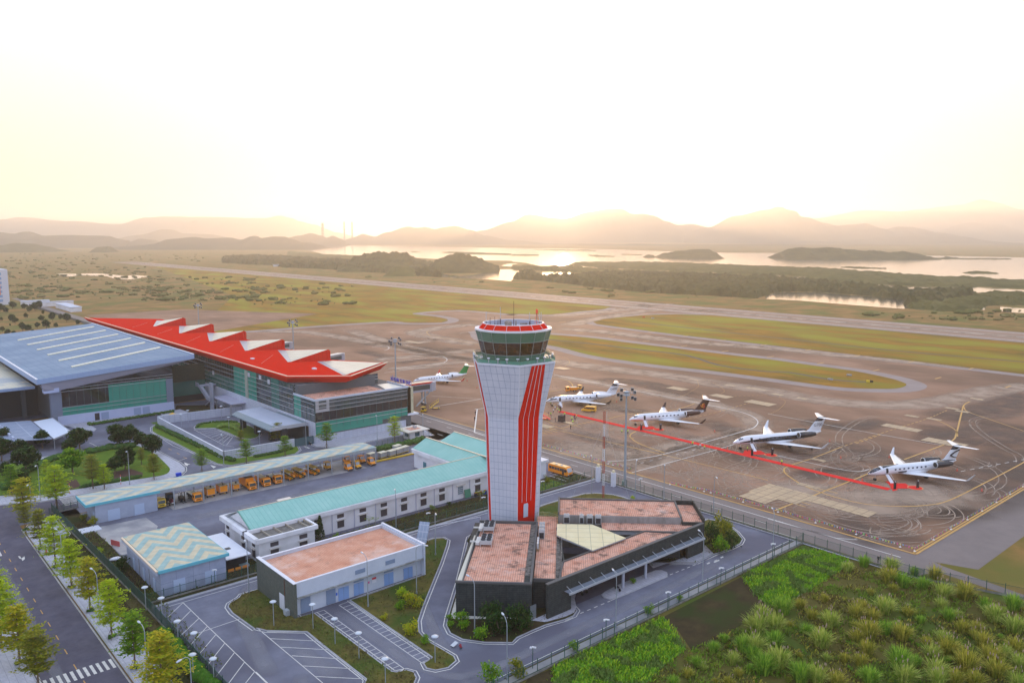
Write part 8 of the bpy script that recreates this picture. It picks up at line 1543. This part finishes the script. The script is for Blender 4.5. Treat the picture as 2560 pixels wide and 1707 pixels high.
# shrubs
def shrub(kind, seed):
    r = random.Random(seed); e = thing('shrub', 's', 'shrub'); m = MB(); [m.tube((0,0,0),(r.uniform(-.6,.6),r.uniform(-.6,.6),r.uniform(1,1.8)),.035,.01,n=3) for _ in range(7)]; c = MB()
    for k in range(14):
        x, y, z = r.gauss(0,.5), r.gauss(0,.5), r.uniform(.4,1.9)
        for i in range(42): leafq(c, (x+r.gauss(0,.28), y+r.gauss(0,.28), max(.05,z+r.gauss(0,.22))), r.uniform(.10,.2), r, 0 if r.random() < .6 else 1, 1)
    m.build('stems', barkM, e); c.build('foliage', LEAF[kind], e); return e
SHR = [('C1',1780,985,940,'green','pale shrub left of the dark tower building wall'),('C1',1785,1060,1000,'green','pale shrub at the kerb left of the dark wall'),('C1',1895,1010,905,'green','green shrub at the foot of the dark wall left'),('C1',1905,1085,1000,'green','low green shrub before the dark wall'),('C1',2070,1160,1040,'green','bright green shrub at the kerb before the dark wall'),('C1',2150,1060,830,'dark','dark climbing shrub against the middle of the dark wall'),('C1',2240,1120,900,'dark','dark shrub by the lamp before the dark wall'),('C2',60,1080,860,'dark','dark shrub at the right end of the dark wall'),('C2',120,1060,930,'dark','dark shrub left of the tower building side door'),
 ('C1',1340,790,700,'lime','bright lime shrub in the dry bed before the utility building'),('C1',1440,870,740,'amber','yellow sparse shrub at the edge of the dry bed'),('C1',1325,900,820,'green','pale green weeds in the dry bed'),('C1',1420,1120,1000,'amber','sparse yellow shrub at the tip of the dry bed'),('C1',1560,1215,1140,'green','small round shrub near the post lamp'),('C1',1175,990,935,'amber','tiny yellow shrub in the dry bed'),
 ('C2',1830,330,110,'dark','tall dark shrub right of the tower building end'),('C2',1920,280,30,'olive','tall olive shrub in the clump right of the tower building'),('C2',1900,370,230,'green','palm like shrub low in the clump right of the tower building'),('C2',1980,330,190,'dark','rounded dark shrub at the right of the clump'),('C2',1960,200,90,'olive','shrub at the back of the clump near the fence'),('C1',735,238,195,'green','small shrub behind the utility building'),('C2',565,1270,1185,'green','small bush beside the near fence, left'),('C2',1255,930,850,'green','small bush beside the near fence, middle'),('C2',1540,815,770,'green','creeping bush on the near fence right'),('C2',50,1500,1360,'olive','thin sapling at the near fence by the bottom edge'),('C1',2165,1560,1405,'green','thin young tree at the road edge by the bottom'),
 ('C2',-20,1050,980,'dark','shrub in the planting before the tower building corner'),('C0',770,80,20,'olive','dry olive shrub at the shelter corner'),('C0',850,110,45,'amber','dry brown reed clump at the front of the closed shelter room'),('L5',1890,1170,1100,'lime','lime tuft behind the terracotta upper roof'),('L4',1180,1260,1190,'green','leafy bush at the wall of the long white block'),('L4',1450,1210,1140,'dark','dark bush beside the leaning green board'),('C0',910,380,330,'lime','small lime weed in the dark yard grass'),('C0',1130,520,420,'dark','dark weed at the corner of the chevron roofed building'),('L5',220,830,720,'olive','shrub at the foot of the white kiosk'),('C2',1110,655,610,'green','potted green plant on the porch island')]
for i, (t, x, y, yt, kd, lb) in enumerate(SHR):
    a_, b_, h_ = hpx(t, x, y, yt); h_ = max(.6, min(h_, 6)); s_ = h_/2.1; w_ = min(s_, 1.6) if h_ > 3.4 else max(s_, .5)
    plant(('s',kd,i % 2), lambda: shrub(kd, 90+(i % 2)), (a_,b_,.1), rr.uniform(0,6), (w_,w_,s_), 'shrub', lb, 'shrub', None)
# big rounded shrubs to give the clump its mass, conical tree, papayas
e = thing('conical_tree', 'dark narrow conical tree at the corner of the white annex', 'tree', (*G('C1',590,250),0)); r_ = random.Random(4); m = MB(); m.tube((0,0,0),(0,0,4),.1,.03); m.build('trunk', barkM, e); c = MB()
for i in range(1500): z = r_.uniform(.3,5.6); w_ = 1.25*(1-z/5.9)**.7; a = r_.uniform(0,6.28); q = w_*math.sqrt(r_.uniform(.2,1)); leafq(c, (q*cos(a),q*sin(a),z), .15, r_, 0 if r_.random() < .6 else 1, 1)
c.build('crown', LEAF['dark'], e)
def papaya(label, x, y, s_=1):
    e = thing('papaya_plant', label, 'plant', (x,y,0), 0, 'papaya plants by the white block'); e.scale = (s_,)*3; m = MB(); m.tube((0,0,0),(0,0,2.1),.07,.05); m.build('stem', mat('stem_pale', (.35,.32,.22), .8), e); c = MB()
    for j in range(9):
        a = j*.7; d = (cos(a),sin(a)); c.tube((0,0,2.1),(.9*d[0],.9*d[1],2.3+.2*(j%3)),.02,n=3)
        for k in range(5): b_ = a+(k-2)*.5; c._a([(.9*d[0],.9*d[1],2.3+.2*(j%3)),(.9*d[0]+.45*cos(b_-.12),.9*d[1]+.45*sin(b_-.12),2.2+.2*(j%3)),(.9*d[0]+.6*cos(b_),.9*d[1]+.6*sin(b_),2.1+.2*(j%3)),(.9*d[0]+.45*cos(b_+.12),.9*d[1]+.45*sin(b_+.12),2.2+.2*(j%3))],[(0,1,2,3)])
    c.build('leaves', LEAF['green'][1], e)
papaya('papaya plant at the tower end of the long white block', *G('L4',1965,1115)); papaya('low papaya plant before the left windows of the long white block', *G('L4',150,1530), .8); papaya('papaya plant at the middle window of the long white block', *G('L4',255,1500), .6)
# tall grass clumps
gm = {'pale':[leafmat('reed_pale_a', (0.31,0.42,0.066), (0.20,0.31,0.033), .35), leafmat('reed_pale_b', (0.59,0.62,0.154), (0.42,0.47,0.099), .35)], 'gold':[leafmat('reed_gold_a', (.30,.31,.04), (.20,.24,.025), .35), leafmat('reed_gold_b', (.60,.52,.09), (.42,.40,.06), .35)], 'green':[leafmat('reed_green_a', (0.17,0.35,0.033), (0.12,0.25,0.022), .35), leafmat('reed_green_b', (0.39,0.57,0.066), (0.27,0.44,0.044), .35)]}
plumeM = mat('plume', (.45,.32,.25), .9)
def reed(kind, seed):
    r = random.Random(seed); e = thing('tall_grass', 'g', 'grass clump'); c = MB()
    for i in range(430):
        a = r.uniform(0,2*pi) if seed % 2 else r.gauss(1.5,1.6); b0 = r.uniform(0,.75); L_ = r.uniform(1.2,2.7); out_ = r.uniform(.1,1.15)*L_*.55; wd = r.uniform(.02,.05); px, py = b0*cos(a), b0*sin(a); sx, sy = -sin(a)*wd, cos(a)*wd
        pts = [(px+out_*f*f*cos(a), py+out_*f*f*sin(a), L_*(f-.38*f*f*(out_/L_*1.8))) for f in (0,.4,.75,1)]
        vs = []
        for j, (x, y, z) in enumerate(pts): k = (1,1.1,.8,.15)[j]; vs += [(x-sx*k,y-sy*k,z),(x+sx*k,y+sy*k,z)]
        c._a(vs, [(2*j,2*j+1,2*j+3,2*j+2) for j in range(3)], 0 if r.random() < .55 else 1)
    c.build('blades', gm[kind], e)
    if kind != 'green':
        p_ = MB(); [p_.ball((r.gauss(0,.5), r.gauss(0,.5), r.uniform(2.2,2.7)), .05,.05,.22,n=5,k=3) for _ in range(6)]; p_.build('plumes', plumeM, e)
    return e
RG = [('C3',x,y,w_,k_) for x,y,w_,k_ in ((1110,600,170,'gold'),(1130,500,150,'pale'),(1420,660,120,'green'),(1530,590,130,'gold'),(1600,740,190,'pale'),(1800,740,180,'gold'),(1240,640,150,'green'),(1590,850,110,'pale'),(2080,950,180,'pale'),(2250,860,140,'green'),(2260,1050,180,'pale'),(1070,870,190,'pale'),(940,740,70,'gold'),(870,860,110,'gold'),(800,920,160,'gold'),(960,960,130,'gold'),(730,520,110,'pale'),(570,1010,160,'pale'),(920,1110,200,'gold'),(490,1180,200,'pale'),(290,850,110,'gold'),(140,880,170,'green'),(1080,1090,130,'green'),(1230,1120,170,'gold'),(1280,920,110,'gold'),(1400,1000,80,'green'),(820,1150,130,'gold'),(910,1270,140,'gold'),(1600,1160,120,'pale'),(1450,1200,90,'gold'),(1650,1250,180,'gold'),(1500,1300,150,'pale'),(1780,1070,120,'gold'),(1920,1060,110,'gold'),(1960,1190,150,'gold'),(2050,1330,180,'gold'),(2280,1240,150,'gold'),(2300,1400,140,'pale'),(2100,1460,190,'gold'),(1820,1410,200,'gold'),(1540,1460,190,'pale'),(1200,1380,210,'green'),(1250,1500,210,'pale'),(930,1520,170,'green'),(1360,1380,120,'green'),(300,1500,190,'green'),(450,1520,180,'pale'),(620,1540,150,'gold'),(850,1380,120,'gold'),(700,1350,90,'gold'),(540,1340,80,'pale'),(90,1370,220,'pale'),(60,1200,160,'green'),(60,1050,180,'pale'),(1560,1560,170,'pale'),(1900,1550,150,'gold'),(400,950,100,'gold'),(520,800,80,'gold'),(1660,960,120,'green'),(1880,1130,80,'gold'),(2000,870,120,'green'),(1340,560,90,'green'),(880,470,110,'green'),(1150,700,90,'gold'),(350,1080,120,'green'),(2180,1300,110,'pale'),(2280,1560,170,'pale'),(1720,1540,150,'gold'))]+[('C2',x,y,w_,k_) for x,y,w_,k_ in ((2220,1200,280,'pale'),(2310,1400,280,'green'),(2250,1060,220,'pale'),(2030,1360,120,'pale'),(1610,1480,110,'gold'),(2080,1480,90,'gold'),(2180,1440,70,'green'),(2290,950,160,'pale'),(1990,1560,100,'gold'),(1480,1560,110,'green'),(1700,1380,110,'green'),(2200,1300,150,'green'),(1850,1250,110,'green'),(2120,1230,150,'green'))]
for i, (t, x, y, wpx, kd) in enumerate(RG):
    a_, b_ = G(t, x, y+wpx*.25); d = math.hypot(a_,b_); d3 = math.hypot(d, CH); wm = wpx/3.672/CF*d3; s_ = max(.45, min(1.6, wm/2.6))
    nm = {'pale':'pale feathery','gold':'golden tipped','green':'fresh green'}[kd]
    plant(('g',kd,i % 2), lambda: reed(kd, 200+(i % 2)), (a_,b_,0), rr.uniform(0,6), (s_,s_,s_*rr.uniform(.8,1.05)), 'tall_grass', nm+' tall grass clump growing in the wild field right of the tower', 'grass clump', nm+' clumps in the wild field')
for i in range(170):
    x, y = rr.uniform(70,167), rr.uniform(-25,84)
    if not inside((x,y), F_) and not y < 25: continue
    kd = rr.choice(('pale','gold','green')); s_ = rr.uniform(.3,.6); nm = {'pale':'pale feathery','gold':'golden tipped','green':'fresh green'}[kd]
    plant(('g',kd,i % 2), lambda: reed(kd, 200), (x,y,0), rr.uniform(0,6), (s_*1.2,s_*1.2,s_), 'tall_grass', nm+' tall grass clump growing in the wild field right of the tower', 'grass clump', nm+' clumps in the wild field')
# low bushes filling between, one mass
m = MB(); rs = random.Random(77)
for _ in range(1300):
    x, y = rs.uniform(70,167), rs.uniform(-25,85)
    if not inside((x,y), F_) and not y < 25: continue
    s_ = rs.uniform(.25,.8); mi = rs.choice((0,1,2)); 
    for i in range(34): leafq(m, (x+rs.gauss(0,s_*.5), y+rs.gauss(0,s_*.5), abs(rs.gauss(0,s_*.5))), rs.uniform(.09,.2), rs, mi, 1.2)
m.build('undergrowth', [LEAF['olive'][0], LEAF['green'][0], gm['gold'][0]], kind='stuff')
struct(mW, 'white_markings', whiM)
# ================= haze =================
hz = MB(); hz.box(-16500,16500,-600,15500,-1.5,520); hz.v = [(*camxy(x,y),z) for x,y,z in hz.v]
hzM = bpy.data.materials.new('haze_air'); hzM.use_nodes = True; t = hzM.node_tree; t.nodes.clear()
o_ = t.nodes.new('ShaderNodeOutputMaterial'); v_ = t.nodes.new('ShaderNodeVolumePrincipled')
v_.inputs['Color'].default_value = (.96,.92,.90,1); v_.inputs['Density'].default_value = 1.4e-4; v_.inputs['Anisotropy'].default_value = .62
t.links.new(v_.outputs[0], o_.inputs['Volume'])
hz.build('haze', hzM, kind='stuff')
scn.cycles.volume_bounces = 1; scn.cycles.volume_step_rate = 10
